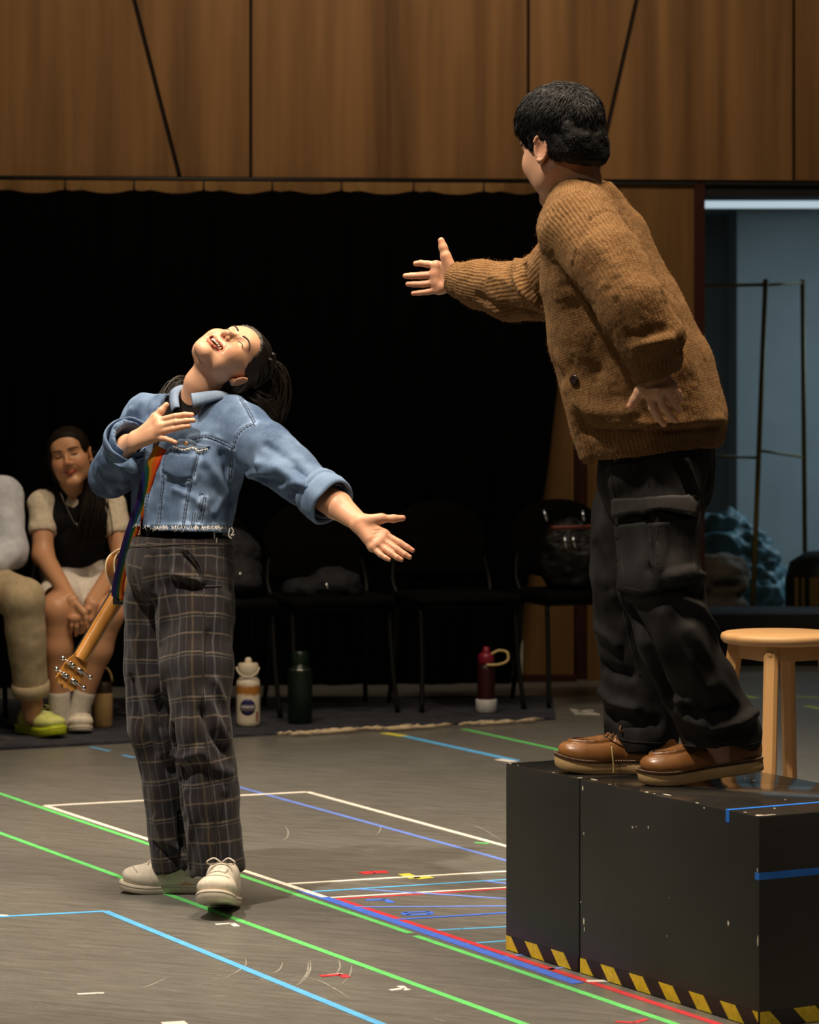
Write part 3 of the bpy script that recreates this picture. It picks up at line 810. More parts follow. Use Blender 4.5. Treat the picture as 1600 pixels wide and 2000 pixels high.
# ------------------------------------------------------------------ bottles
M['cream'] = plain('cream_enamel', (0.72, 0.64, 0.50), 0.4, nscale=6, var=0.05)
M['sand'] = plain('sand_enamel', (0.46, 0.31, 0.13), 0.4)
M['darkbrown'] = plain('dark_brown_plastic', (0.03, 0.016, 0.008), 0.5)
M['green'] = plain('dark_green_enamel', (0.003, 0.013, 0.006), 0.35)
M['maroon'] = plain('maroon_enamel', (0.032, 0.0025, 0.005), 0.4)
M['redlid'] = plain('raspberry_lid', (0.22, 0.008, 0.024), 0.4)
M['white_pl'] = plain('white_silicone', (0.62, 0.62, 0.63), 0.5)
M['loop'] = plain('tan_loop', (0.55, 0.40, 0.16), 0.5)
def white_bottle_mat():
    m, nt, b = new_mat('printed_cream_bottle', (0.7, 0.62, 0.5), 0.4)
    s = node(nt, 'ShaderNodeSeparateXYZ'); co = coords(nt); L(nt, co, s.inputs[0])
    n_ = noise(nt, co, 40, 3)
    z = math_(nt, 'ADD', s.outputs[2], math_(nt, 'MULTIPLY', math_(nt, 'SUBTRACT', n_, 0.5), 0.03))
    k = ramp(nt, math_(nt, 'DIVIDE', z, 0.20), [(0.0, (0.72, 0.64, 0.50)), (0.60, (0.72, 0.64, 0.50)), (0.66, (0.38, 0.15, 0.025)), (0.78, (0.40, 0.17, 0.03)), (0.84, (0.74, 0.66, 0.55)), (1.0, (0.74, 0.66, 0.55))])
    L(nt, k, b.inputs['Base Color']); return m
M['wbottle'] = white_bottle_mat()
M['badge'] = plain('navy_badge', (0.02, 0.018, 0.10), 0.5)
M['print_white'] = plain('white_print', (0.75, 0.72, 0.68), 0.6)
M['print_gold'] = plain('gold_print', (0.40, 0.28, 0.06), 0.6)
M['print_red'] = plain('red_print', (0.35, 0.05, 0.03), 0.6)
def bottle(px, py, label, prof, mat, z0=0.0108, name='water_bottle'):
    c = G(px, py, z0); t = thing(name, label, 'bottle', c, 'bottles on the rug')
    mb = MB(); mb.lathe(prof, c, n=40); mb.build('body', mat, t, angle=50); return t, c
wb, c = bottle(485, 1418, 'cream water bottle with a round navy badge, standing on the rug', [(0, 0), (0.040, 0), (0.0455, 0.006), (0.0465, 0.02), (0.0465, 0.165), (0.045, 0.178), (0.036, 0.190), (0.034, 0.200), (0, 0.200)], M['wbottle'])
mb = MB(); mb.lathe([(0.036, 0.200), (0.040, 0.205), (0.040, 0.240), (0.036, 0.246), (0.014, 0.248), (0.0125, 0.262), (0.008, 0.268), (0, 0.269)], c, n=32); lid = mb.build('lid', M['cream'], wb, angle=50)
th = np.linspace(math.pi * 1.02, math.pi * 1.98, 14)
mb = MB(); mb.tube([c + np.array([0.044 * math.cos(a), -0.030 - 0.012 * abs(math.sin(a)), 0.236 + 0.040 * math.sin(a)]) for a in th], 0.0035, 8); mb.build('handle', M['cream'], lid)
def wrap(c, R, x, z, off): a = x / R; return c + np.array([(R + off) * math.sin(a), -(R + off) * math.cos(a), z])
def badge_geo(c, R, zc, rad, off, th_=0.0006, sx=1.0, clip=None):
    n = 36; V = [wrap(c, R, 0, zc, off + th_)]
    for rr in (0.33, 0.66, 1.0):
        V += [wrap(c, R, rad * rr * math.cos(a) * sx, zc + rad * rr * math.sin(a), off + th_) for a in np.linspace(0, 2 * math.pi, n, endpoint=False)]
    V += [wrap(c, R, rad * math.cos(a) * sx, zc + rad * math.sin(a), off * 0) for a in np.linspace(0, 2 * math.pi, n, endpoint=False)]
    Fc = [(0, 1 + i, 1 + (i + 1) % n) for i in range(n)]
    for q in range(3): Fc += [(1 + q * n + i, 1 + (q + 1) * n + i, 1 + (q + 1) * n + (i + 1) % n, 1 + q * n + (i + 1) % n) for i in range(n)]
    return V, Fc
bd = mk('badge', *badge_geo(c, 0.0465, 0.078, 0.032, 0.0002), M['badge'], wb)
def wrapbar(x0, x1, z0, z1, R, off):
    n = 6; V = [wrap(c, R, x0 + (x1 - x0) * i / n, z, off) for z in (z0, z1) for i in range(n + 1)]
    return V, [(i, i + 1, n + 2 + i, n + 1 + i) for i in range(n)]
lt = MB()
glyph = {'H': ["101", "101", "111", "101", "101"], 'A': ["010", "101", "111", "101", "101"], 'W': ["10001", "10101", "10101", "11111", "01010"], 'I': ["1", "1", "1", "1", "1"]}
cw = 0.00245; x = -0.0245
for ch in 'HAWAII':
    rows = glyph[ch]
    for r, row in enumerate(rows):
        for k, bit in enumerate(row):
            if bit == '1': lt.add(*wrapbar(x + k * cw, x + (k + 1) * cw, 0.0735 + (4 - r) * 0.0026, 0.0735 + (5 - r) * 0.0026, 0.0465, 0.0013))
    x += (len(rows[0]) + 0.9) * cw
lt.build('lettering', M['print_white'], bd, smooth=False)
gl = MB(); gl.add(*wrapbar(-0.027, 0.027, 0.066, 0.0685, 0.0465, 0.0012)); gl.build('underline', M['print_gold'], bd, smooth=False)
fl = MB(); fl.add(*badge_geo(c, 0.0465, 0.035, 0.008, 0.0003)); 
fl = MB()
for k in range(5): fl.add(*[(lambda V, Fc: (np.array(V) , Fc))(*wrapbar(0.034 + 0.002 * (k % 2), 0.045, 0.022 + 0.008 * k, 0.028 + 0.008 * k, 0.0465, 0.0006))][0])
fl.build('print', M['print_red'], wb, smooth=False)
gb, c = bottle(586, 1412, 'tall dark green flask on the rug between chair legs', [(0, 0), (0.045, 0), (0.049, 0.006), (0.049, 0.20), (0.047, 0.212), (0.034, 0.226), (0.031, 0.240), (0, 0.240)], M['green'])
mb = MB(); mb.lathe([(0.035, 0.240), (0.035, 0.275), (0.030, 0.283), (0, 0.284)], c, n=32); lid = mb.build('lid', M['green'], gb, angle=50)
mb = MB(); mb.lathe([(0.0485, 0.212), (0.0495, 0.214), (0.0480, 0.2155)], c, n=40); mb.build('neck_ring', M['steel'], gb)
rb_, c = bottle(950, 1391, 'slim maroon flask with a raspberry lid and white foot', [(0.036, 0.052), (0.0365, 0.06), (0.0365, 0.175), (0.035, 0.185), (0.028, 0.196), (0, 0.196)], M['maroon'])
mb = MB(); mb.lathe([(0, 0), (0.040, 0), (0.0435, 0.004), (0.0435, 0.050), (0.0415, 0.0535), (0.037, 0.054), (0, 0.054)], c, n=36); mb.build('boot', M['white_pl'], rb_, angle=50)
mb = MB(); mb.lathe([(0.030, 0.196), (0.0335, 0.200), (0.0335, 0.228), (0.029, 0.238), (0.017, 0.244), (0.014, 0.262), (0.008, 0.268), (0, 0.268)], c, n=32); lid = mb.build('lid', M['redlid'], rb_, angle=50)
lp = spline([c + np.array([0.0, -0.036, 0.196]), c + np.array([0.05, -0.04, 0.198]), c + np.array([0.086, -0.03, 0.214]), c + np.array([0.084, -0.02, 0.246]), c + np.array([0.05, -0.01, 0.252]), c + np.array([0.02, -0.02, 0.238])], 30)
mb = MB(); mb.tube(lp, 0.0055, 8); mb.build('carry_loop', M['loop'], lid)
tb, c = bottle(201, 1419, 'sand coloured tumbler with a dark lid and looped handle near the white sneaker', [(0, 0), (0.034, 0), (0.038, 0.005), (0.0385, 0.125), (0.037, 0.132), (0, 0.132)], M['sand'])
mb = MB(); mb.lathe([(0.0365, 0.132), (0.0365, 0.168), (0.033, 0.174), (0, 0.175)], c, n=32); lid = mb.build('lid', M['darkbrown'], tb, angle=50)
mb = MB(); mb.tube([c + np.array([0.036 * math.cos(a), 0, 0.172 + 0.062 * math.sin(a)]) for a in np.linspace(0.05, math.pi - 0.05, 16)], 0.0045, 8); mb.build('handle', M['sand'], lid)

# ------------------------------------------------------------------ things in and by the side room
M['tealcloth'] = plain('pale_blue_sheeting', (0.16, 0.30, 0.36), 0.5, nscale=8, var=0.3)
M['taupe'] = plain('taupe_canvas', (0.16, 0.14, 0.11), 0.8)
M['blackwood'] = plain('matt_black_wood', (0.006, 0.006, 0.006), 0.7)
M['stencil'] = plain('ochre_stencil', (0.13, 0.08, 0.015), 0.7)
pf = thing('low_platform', 'low matt black platform across the doorway behind the stool', 'platform', (2.35, 14.9, 0))
mb = MB(); mb.box((2.32, 14.95, 0.125), (1.9, 0.5, 0.25), bev=0.006); mb.build('deck', M['blackwood'], pf, angle=40)
sb = np.array([(1445 - 800) * 15.9 / FPX, 16.3, 0.0])
sh = thing('plastic_sheeting', 'crumpled pale blue sheeting heaped below the clothes rack', 'sheeting', sb)
mk('heap', *lump(sb, [((-0.06, 0.1, 0.50), (0.20, 0.16, 0.17)), ((0.05, 0.12, 0.22), (0.27, 0.2, 0.24)), ((0.13, 0.1, 0.36), (0.12, 0.12, 0.2))], 0.014, 2.0, 0.035), M['tealcloth'], sh)
cb_ = np.array([(1395 - 800) * 15.7 / FPX, 15.75, 0.0])
cv = thing('canvas_sack', 'taupe canvas sack lying in front of the blue sheeting', 'sack', cb_)
mk('sack', *lump(cb_, [((0.02, 0, 0.36), (0.17, 0.1, 0.13)), ((0, 0.02, 0.14), (0.2, 0.12, 0.16))], 0.014, 6.0, 0.02), M['taupe'], cv)
db = np.array([(1618 - 800) * 15.6 / FPX, 15.55, 0.0])
dc = thing('drum_case', 'dark round case with ochre marks at the right edge behind the stool', 'case', db)
mb = MB(); mb.lathe([(0, 0), (0.21, 0), (0.225, 0.02), (0.225, 0.36), (0.20, 0.45), (0.12, 0.50), (0, 0.51)], db, n=40); mb.build('shell', M['bag'], dc)
for (x0, x1) in ((1552, 1560), (1566, 1572), (1582, 1600)):
    mb = MB(); a = P(x0, 1128, 15.34); e = P(x1, 1196, 15.34); mb.box((a + e) / 2, (e[0] - a[0], 0.004, a[2] - e[2])); mb.build('stencil', M['stencil'], dc, smooth=False)
M['whitecable'] = plain('white_paper', (0.62, 0.60, 0.52), 0.8)
pp = thing('paper_straws', 'few thin white strips lying on the floor beside the rug end', 'paper', G(1140, 1392))
for (x0, y0, x1, y1) in ((1114, 1387, 1168, 1396), (1118, 1391, 1160, 1389), (1122, 1395, 1172, 1397)):
    V, Fc, st = strip_geo(G(x0, y0, 0.001), G(x1, y1, 0.001), np.array([0, 1.0, 0]), UP, 0.003, 0.03); mk('strip', V, Fc, M['whitecable'], pp, smooth=False)
ss = thing('folded_flyer', 'pale folded flyer standing at the foot of the curtain edge', 'flyer', W(1010, 1347, 0.12))
mb = MB(); mb.add(*prismgeo([(0, 0), (0.045, 0), (0.05, 0.16), (0.02, 0.10)], WD3, UP, WN3, W(1001, 1318, 0.12), 0.0, 0.004)); mb.build('sheet', M['whitecable'], ss, smooth=False)

# ------------------------------------------------------------------ floor tape
TC = {'green': (0.13, 0.62, 0.16), 'sky': (0.10, 0.42, 0.80), 'white': (0.80, 0.76, 0.70), 'periwinkle': (0.15, 0.25, 0.75), 'red': (0.60, 0.035, 0.05), 'royal': (0.06, 0.16, 0.72), 'yellow': (0.72, 0.68, 0.08), 'lime': (0.35, 0.55, 0.08)}
for k, cc in TC.items(): M['tape_' + k] = plain('tape_' + k, cc, 0.55, nscale=25, var=0.10)
TZ = [0.0]
def tape(pts, w, colr, label, grp, name='floor_tape', h0=0.0):
    TZ[0] = (TZ[0] + 0.00009) % 0.0009; z = 0.0006 + TZ[0]
    mb = MB()
    for (a, b_) in zip(pts[:-1], pts[1:]):
        p, q = G(*a), G(*b_); d = nrm(q - p); s = np.cross(UP, d) * w / 2
        V = [p - s, q - s, q + s, p + s]; V = [v + UP * 0.0002 for v in V] + [v + UP * z for v in V]
        mb.add(V, [(3, 2, 1, 0), (4, 5, 6, 7)] + [(i, (i + 1) % 4, 4 + (i + 1) % 4, 4 + i) for i in range(4)])
    ctr = np.mean([G(*a) for a in pts], 0)
    o = mb.build(name, M['tape_' + colr], None, smooth=False, loc=ctr); return tag(o, label, 'tape', grp)
gl_, gm, gh = 'long tape lines on the floor', 'small tape marks on the floor', 'blue tape bars of the ladder pattern'
tape([(-300, 1448), (802, 1823)], 0.0203, 'green', 'upper long green tape line running past the plaid trousers to the royal blue tape', gl_)
tape([(812, 1828), (1420, 2035)], 0.0203, 'green', 'short green tape line along the foot of the black block', gl_)
tape([(-300, 1518), (1110, 2032)], 0.0203, 'green', 'lower long green tape line passing under the lifted white sneaker', gl_)
tape([(-200, 1801), (205, 1780)], 0.0203, 'sky', 'short sky blue tape line from the left edge to the bend', gl_)
tape([(205, 1780), (830, 2036)], 0.0218, 'sky', 'long sky blue tape line running from the bend to the bottom edge', gl_)
tape([(88, 1574), (600, 1547)], 0.0265, 'white', 'far white tape line crossing behind the plaid trousers', gl_)
tape([(88, 1574), (635, 1753)], 0.0203, 'white', 'white tape line beside the upper green line, left side of the white outline', gl_)
tape([(600, 1547), (1150, 1697)], 0.0218, 'white', 'white tape line slanting from the far corner towards the black block', gl_)
tape([(562, 1727), (1010, 1701)], 0.0203, 'white', 'thin white tape line with the yellow mark on it', gl_)
tape([(632, 1754), (1010, 1732)], 0.0172, 'white', 'white tape line with a red edge at the head of the blue ladder', gl_)
tape([(648, 1757), (1010, 1735)], 0.0140, 'red', 'red tape edging below the white line at the head of the blue ladder', gl_)
tape([(440, 1530), (1040, 1695)], 0.0187, 'periwinkle', 'periwinkle tape line inside the white outline', gl_)
tape([(657, 1755), (1480, 2026)], 0.0203, 'red', 'long red tape line running along the black block to the bottom edge', gl_)
tape([(590, 1739), (1130, 1921)], 0.0312, 'royal', 'wide royal blue tape line between the red and green lines', gl_)
for n_, (a, b_, cc) in enumerate((((609, 1742), (1010, 1717), 'sky'), ((702, 1737), (1010, 1757), 'periwinkle'), ((946, 1721), (1010, 1728), 'periwinkle'), ((691, 1772), (1010, 1770), 'periwinkle'), ((770, 1797), (1010, 1782), 'royal'), ((830, 1818), (1010, 1809), 'sky'), ((905, 1844), (1010, 1836), 'sky'), ((984, 1869), (1032, 1864), 'periwinkle'), ((1072, 1894), (1100, 1890), 'periwinkle'))):
    lab = ['topmost bright blue bar of the tape ladder, below the yellow mark', 'blue tape bar slanting down to the right, second in the ladder', 'stub of blue tape just under the thin white line beside the block', 'level blue tape bar above the small blue rectangle', 'royal blue tape bar just below the small blue rectangle', 'bright blue bar third from the bottom of the tape ladder', 'bright blue bar ending just above the block corner', 'stub of blue tape under the first hazard stripes of the block', 'stub of blue tape beside the seam between the two blocks'][n_]
    tape([a, b_], 0.016, cc, lab, gh)
tape([(705, 1706), (728, 1704), (757, 1703)], 0.0429, 'red', 'red tape blob beside the thin white line', gm, 'tape_mark')
tape([(788, 1707), (812, 1716), (842, 1713)], 0.0351, 'yellow', 'yellow tape arrow on the thin white line', gm, 'tape_mark')
tape([(715, 1759), (752, 1757), (766, 1764)], 0.0203, 'royal', 'small blue corner mark near the red line', gm, 'tape_mark')
tape([(789, 1783), (838, 1781), (841, 1786), (794, 1788), (789, 1783)], 0.0187, 'royal', 'small blue tape rectangle in the ladder', gm, 'tape_mark')
tape([(421, 1806), (453, 1804), (463, 1810)], 0.0156, 'white', 'small white corner mark below the lifted sneaker', gm, 'tape_mark')
tape([(626, 1907), (668, 1904), (677, 1910)], 0.0203, 'red', 'small red corner mark near the scuffs', gm, 'tape_mark')
tape([(640, 1904), (664, 1902), (672, 1906)], 0.0094, 'white', 'small white tape piece on the red corner mark', gm, 'tape_mark')
tape([(762, 1934), (788, 1931), (798, 1934)], 0.0156, 'white', 'small white arrow mark between the green lines, tip to the right', gm, 'tape_mark')
tape([(781, 1926), (790, 1930)], 0.0156, 'white', 'short white tape tick above the white arrow mark', gm, 'tape_mark')
tape([(151, 1942), (190, 1940), (203, 1940)], 0.0140, 'white', 'small white tape mark alone at the lower left', gm, 'tape_mark')
tape([(318, 2001), (364, 1998)], 0.0390, 'white', 'white tape piece cut by the bottom edge', gm, 'tape_mark')
tape([(1202, 1996), (1240, 1998), (1264, 1991)], 0.0140, 'red', 'red tape mark at the bottom edge below the green line', gm, 'tape_mark')
tape([(928, 1646), (955, 1648)], 0.0156, 'green', 'tiny green tape piece by the slanting white line', gm, 'tape_mark')
tape([(1146, 1917), (1196, 1916)], 0.0234, 'white', 'white tape patch on the red line beside the block seam', gm, 'tape_mark')
tape([(-20, 1787), (15, 1789)], 0.0156, 'white', 'white tape piece at the left edge on the sky blue line', gm, 'tape_mark')
tape([(750, 1432), (790, 1438)], 0.0390, 'yellow', 'yellow tape stub at the rug edge', gm, 'tape_mark')
tape([(786, 1437), (1010, 1486)], 0.0351, 'sky', 'sky blue tape line from the rug to the block', gl_)
tape([(974, 1483), (1004, 1488)], 0.0390, 'white', 'white tape end beside the far top corner of the block', gm, 'tape_mark')
tape([(906, 1424), (1130, 1473)], 0.0265, 'green', 'green tape line from the rug towards the far boot', gl_)
tape([(176, 1459), (214, 1467)], 0.0172, 'sky', 'faint blue tape dash near the white sneakers under the chair', gm, 'tape_mark')
tape([(240, 1475), (262, 1480)], 0.0172, 'sky', 'faint blue tape dash against the plaid trousers', gm, 'tape_mark')
tape([(1452, 1359), (1478, 1364)], 0.0390, 'lime', 'lime tape piece left of the front stool leg', gm, 'tape_mark')
tape([(1512, 1358), (1605, 1363)], 0.0273, 'lime', 'long lime tape line seen behind the stool legs', gm, 'tape_mark')
tape([(1574, 1379), (1620, 1387)], 0.0390, 'lime', 'lime tape piece at the right edge behind the stool', gm, 'tape_mark')
# scuffs worn into the vinyl
M['scuff'] = plain('pale_scuff', (0.27, 0.26, 0.235), 0.5, nscale=60, var=0.4)
sf = MB()
def scuff(pts, w=0.0024):
    p = spline([G(*q) for q in pts], 14); p[:, 2] = 0.0006
    n_ = len(p); T, N_, B_ = frames(p); s = np.cross(T, UP); ww = w * np.sin(np.linspace(0.15, math.pi - 0.1, n_))[:, None]
    V = np.concatenate([p - s * ww, p + s * ww]); sf.add(V, [(i, i + 1, n_ + i + 1, n_ + i) for i in range(n_ - 1)])
for pts in ([(606, 1876), (606, 1895), (594, 1914), (572, 1930)], [(602, 1879), (600, 1900), (585, 1920)], [(479, 1872), (480, 1885), (460, 1900), (425, 1917)], [(553, 1880), (545, 1895), (528, 1903)], [(662, 1875), (664, 1890), (655, 1905)], [(687, 1885), (683, 1905), (665, 1925)], [(557, 1613), (563, 1625), (560, 1637), (549, 1643)], [(745, 1613), (741, 1625), (735, 1630)], [(898, 1605), (940, 1618), (985, 1646)], [(560, 1905), (620, 1915), (660, 1935), (690, 1955)], [(480, 1910), (540, 1914), (600, 1918)], [(330, 1908), (300, 1922), (275, 1931)]): scuff(pts)
for k in range(120):
    x = random.uniform(0, 980); y = random.uniform(1500, 1990); ln = random.uniform(10, 46); sl = random.uniform(-0.15, 0.35)
    scuff([(x, y), (x + ln * .5, y + ln * sl * .5 + random.uniform(-1, 1)), (x + ln, y + ln * sl)], random.uniform(0.0008, 0.002))
o = sf.build('floor_scuffs', M['scuff'], None, smooth=False, kind='stuff'); tag(o, 'pale curved scuff marks worn into the grey floor', 'scuffs')
# ------------------------------------------------------------------ people: builders
def skin_mat(name, base, rough=0.45):
    m, nt, b = new_mat(name, base, rough, 0, 0.4)
    at = node(nt, 'ShaderNodeAttribute'); at.attribute_name = 'tint'
    f = noise(nt, coords(nt), 55, 4, 0.6); f2 = noise(nt, coords(nt), 9, 3)
    c = mixc(nt, math_(nt, 'MULTIPLY', f2, 0.22), base, (base[0] * 0.95, base[1] * 0.72, base[2] * 0.66))
    c = mixc(nt, 1.0, c, at.outputs['Color'], 'MULTIPLY')
    L(nt, c, b.inputs['Base Color'])
    b.inputs['Subsurface Weight'].default_value = 0.18; b.inputs['Subsurface Radius'].default_value = (0.012, 0.005, 0.003); b.inputs['Subsurface Scale'].default_value = 0.6
    bump(nt, b, noise(nt, coords(nt), 420, 2), 0.06, 0.001)
    return m
def hair_mat(name, col, rough=0.42, spec=0.5):
    m, nt, b = new_mat(name, col, rough, 0, spec)
    f = noise(nt, coords(nt), 90, 3); L(nt, ramp(nt, f, [(0.3, tuple(c * 0.6 for c in col)), (0.7, tuple(c * 1.5 for c in col))]), b.inputs['Base Color']); return m
M['hair'] = hair_mat('black_hair', (0.014, 0.0095, 0.007), 0.5, 0.28)
M['hair_short'] = hair_mat('soft_black_hair', (0.0045, 0.0042, 0.0042), 0.5, 0.22)
M['hair_brown'] = hair_mat('dark_brown_hair', (0.008, 0.0045, 0.003), 0.6, 0.15)
M['lash'] = plain('dark_lash', (0.012, 0.008, 0.006), 0.7)
M['brow'] = plain('soft_brow', (0.055, 0.030, 0.018), 0.8)
M['teeth'] = plain('teeth', (0.80, 0.72, 0.58), 0.3)
M['mouth'] = plain('mouth_inside', (0.10, 0.018, 0.015), 0.5)

def headR(Lx, U):
    Lx = nrm(Lx); U = nrm(np.asarray(U, float) - Lx * (Lx @ np.asarray(U, float))); Fw = np.cross(Lx, U)
    return np.stack([Lx, -Fw, U], 1)
def head_mesh(R, c, neck, mouth='smile', sc=1.0, h=0.002, male=False, lids=True):
    """a head in its own frame (x her left, -y face, z up) with a neck running to world points neck=[(p, r)]"""
    c = np.asarray(c, float); toL = lambda p: (R.T @ (np.asarray(p, float) - c)) / sc
    nk = [toL(p) for p, r in neck]; nr = [r / sc for p, r in neck]
    lo = np.array([-0.115, -0.135, -0.15]); hi = np.array([0.115, 0.125, 0.135])
    if nk: lo = np.minimum(lo, np.min(nk, 0) - max(nr) - 0.01); hi = np.maximum(hi, np.max(nk, 0) + max(nr) + 0.01)
    v = Vol(lo, hi, h)
    v.add(ell((0, 0.012, 0.030), (0.0725, 0.092, 0.081)), 0)
    v.add(ell((0, -0.020, -0.030), (0.0605, 0.064, 0.078)), 0.03)
    jw = 0.052 if male else 0.047
    for s in (-1, 1):
        v.add(seg((s * jw, 0.012, -0.055), (s * 0.014, -0.060, -0.101), 0.017, 0.0155), 0.022)
        v.add(ell((s * 0.046, -0.022, -0.040), (0.020, 0.040, 0.046)), 0.03)                 # side of the face
        v.add(ell((s * 0.036, -0.054, -0.022), (0.023, 0.023, 0.022)), 0.03)                 # cheekbone
        if mouth != 'neutral': v.add(ell((s * 0.031, -0.062, -0.036), (0.018, 0.018, 0.017)), 0.022)
    v.add(ell((0, -0.063, -0.102), (0.018, 0.014, 0.013)), 0.024)
    v.add(seg((-0.030, -0.073, 0.026), (0.030, -0.073, 0.026), 0.0115), 0.022)
    v.add(ell((0, -0.050, 0.055), (0.055, 0.034, 0.040)), 0.03)
    for p in [seg(toL(c) + (0, 0.022, -0.045), nk[0], 0.046, nr[0])] if nk else []: v.add(p, 0.022)
    for i in range(len(nk) - 1): v.add(seg(nk[i], nk[i + 1], nr[i], nr[i + 1]), 0.02)
    for s in (-1, 1): v.sub(ell((s * 0.031, -0.096, 0.010), (0.0165, 0.018, 0.012)), 0.014)
    for s in (-1, 1):
        v.add(ell((s * 0.0315, -0.0665, 0.0085), (0.0155, 0.0140, 0.0115)), 0.004)
    # nose
    v.add(seg((0, -0.080, 0.018), (0, -0.102, -0.022), 0.0065, 0.0088), 0.012)
    v.add(ell((0, -0.103, -0.026), (0.0095, 0.009, 0.0085)), 0.008)
    for s in (-1, 1):
        v.add(ell((s * 0.0125, -0.093, -0.030), (0.0072, 0.0085, 0.0068)), 0.006)
        v.sub(ell((s * 0.0058, -0.0995, -0.0365), (0.0036, 0.0048, 0.0034)), 0.002)
    # mouth
    mz = -0.062; T = np.linspace(-1, 1, 9); mw = 0.031 if mouth == 'open' else 0.025
    my = lambda t: -0.0865 + 0.020 * t * t
    up = np.array([(t * mw, my(t), mz + (0.006 if mouth == 'open' else 0.0) + 0.010 * t * t - 0.002 * math.exp(-(t / 0.15) ** 2)) for t in T])
    dn = np.array([(t * mw, my(t) + 0.002, mz - (0.020 if mouth == 'open' else 0.004) + (0.029 if mouth == 'open' else 0.013) * t * t) for t in T])
    if mouth == 'open':
        mid = (up + dn) / 2
        for i in range(8):
            v.sub(seg(mid[i], mid[i + 1], max(0.0035, abs(up[i, 2] - dn[i, 2]) * 0.52), max(0.0035, abs(up[i + 1, 2] - dn[i + 1, 2]) * 0.52)), 0.002)
        v.sub(ell((0, -0.066, mz - 0.006), (0.025, 0.022, 0.012)), 0.003)
    for L_, r_ in ((up, 0.0036), (dn, 0.0042)):
        rr = r_ * (1 - 0.55 * T ** 2); v.add(chain(L_ + np.array([0, 0.001, 0]), list(rr)), 0.0035)
    if mouth != 'open': 
        mid = (up + dn) / 2 + np.array([0, -0.0045, 0])
        v.sub(chain(mid, [0.0010] * 9), 0.0025)
    for s in (-1, 1):   # smile folds
        if mouth != 'neutral': v.sub(chain([(s * 0.019, -0.094, -0.034), (s * 0.032, -0.086, -0.046), (s * 0.0385, -0.073, -0.060)], [0.0012, 0.0016, 0.0010]), 0.006)
    # ears
    for s in (-1, 1):
        RE = np.array(Matrix.Rotation(s * math.radians(24), 3, 'Z') @ Matrix.Rotation(math.radians(-12), 3, 'X'))
        e0 = np.array([s * 0.077, 0.020, -0.004])
        v.add(ell(e0, (0.006, 0.0175, 0.030), RE), 0.006)
        ring = [e0 + RE @ np.array([s * 0.004, 0.0165 * math.cos(a), 0.028 * math.sin(a)]) for a in np.linspace(-1.9, 2.6, 12)]
        v.add(chain(ring, [0.0036] * 12), 0.003)
        v.sub(ell(e0 + RE @ np.array([s * 0.006, -0.002, -0.002]), (0.006, 0.009, 0.016), RE), 0.004)
        v.add(ell(e0 + np.array([s * 0.001, -0.008, -0.027]), (0.005, 0.008, 0.008)), 0.005)
    V, Q = v.mesh(2)
    tint = np.ones((len(V), 4))
    def soft(p, r, k=1.0): return k * np.clip(1 - np.linalg.norm((V - np.asarray(p)) / np.asarray(r), axis=1), 0, 1) ** 0.6
    def paint(w, colr):
        for i in range(3): tint[:, i] *= 1 - w * (1 - colr[i])
    for s in (-1, 1): paint(soft((s * 0.04, -0.065, -0.032), (0.035, 0.04, 0.028), 0.55), (1.0, 0.74, 0.68))
    paint(soft((0, -0.105, -0.026), (0.018, 0.02, 0.016), 0.5), (1.0, 0.78, 0.72))
    for s in (-1, 1): paint(soft((s * 0.08, 0.02, 0), (0.02, 0.03, 0.045), 0.5), (1.0, 0.72, 0.66))
    for s in (-1, 1): paint(soft((s * 0.0315, -0.08, 0.010), (0.020, 0.02, 0.013), 0.5), (0.88, 0.70, 0.62))
    for L_, r_ in ((up, 0.0052), (dn, 0.0062)):
        d = dist_poly(V, L_ + np.array([0, -0.001, 0])); paint(np.clip(1.6 - d / r_, 0, 1), (0.80, 0.42, 0.40))
    if mouth == 'open': paint(soft((0, -0.066, mz - 0.006), (0.034, 0.022, 0.018), 1.6).clip(0, 1) * (V[:, 1] > -0.080), (0.25, 0.10, 0.10))
    return V * sc @ R.T + c, Q, tint, V, Q
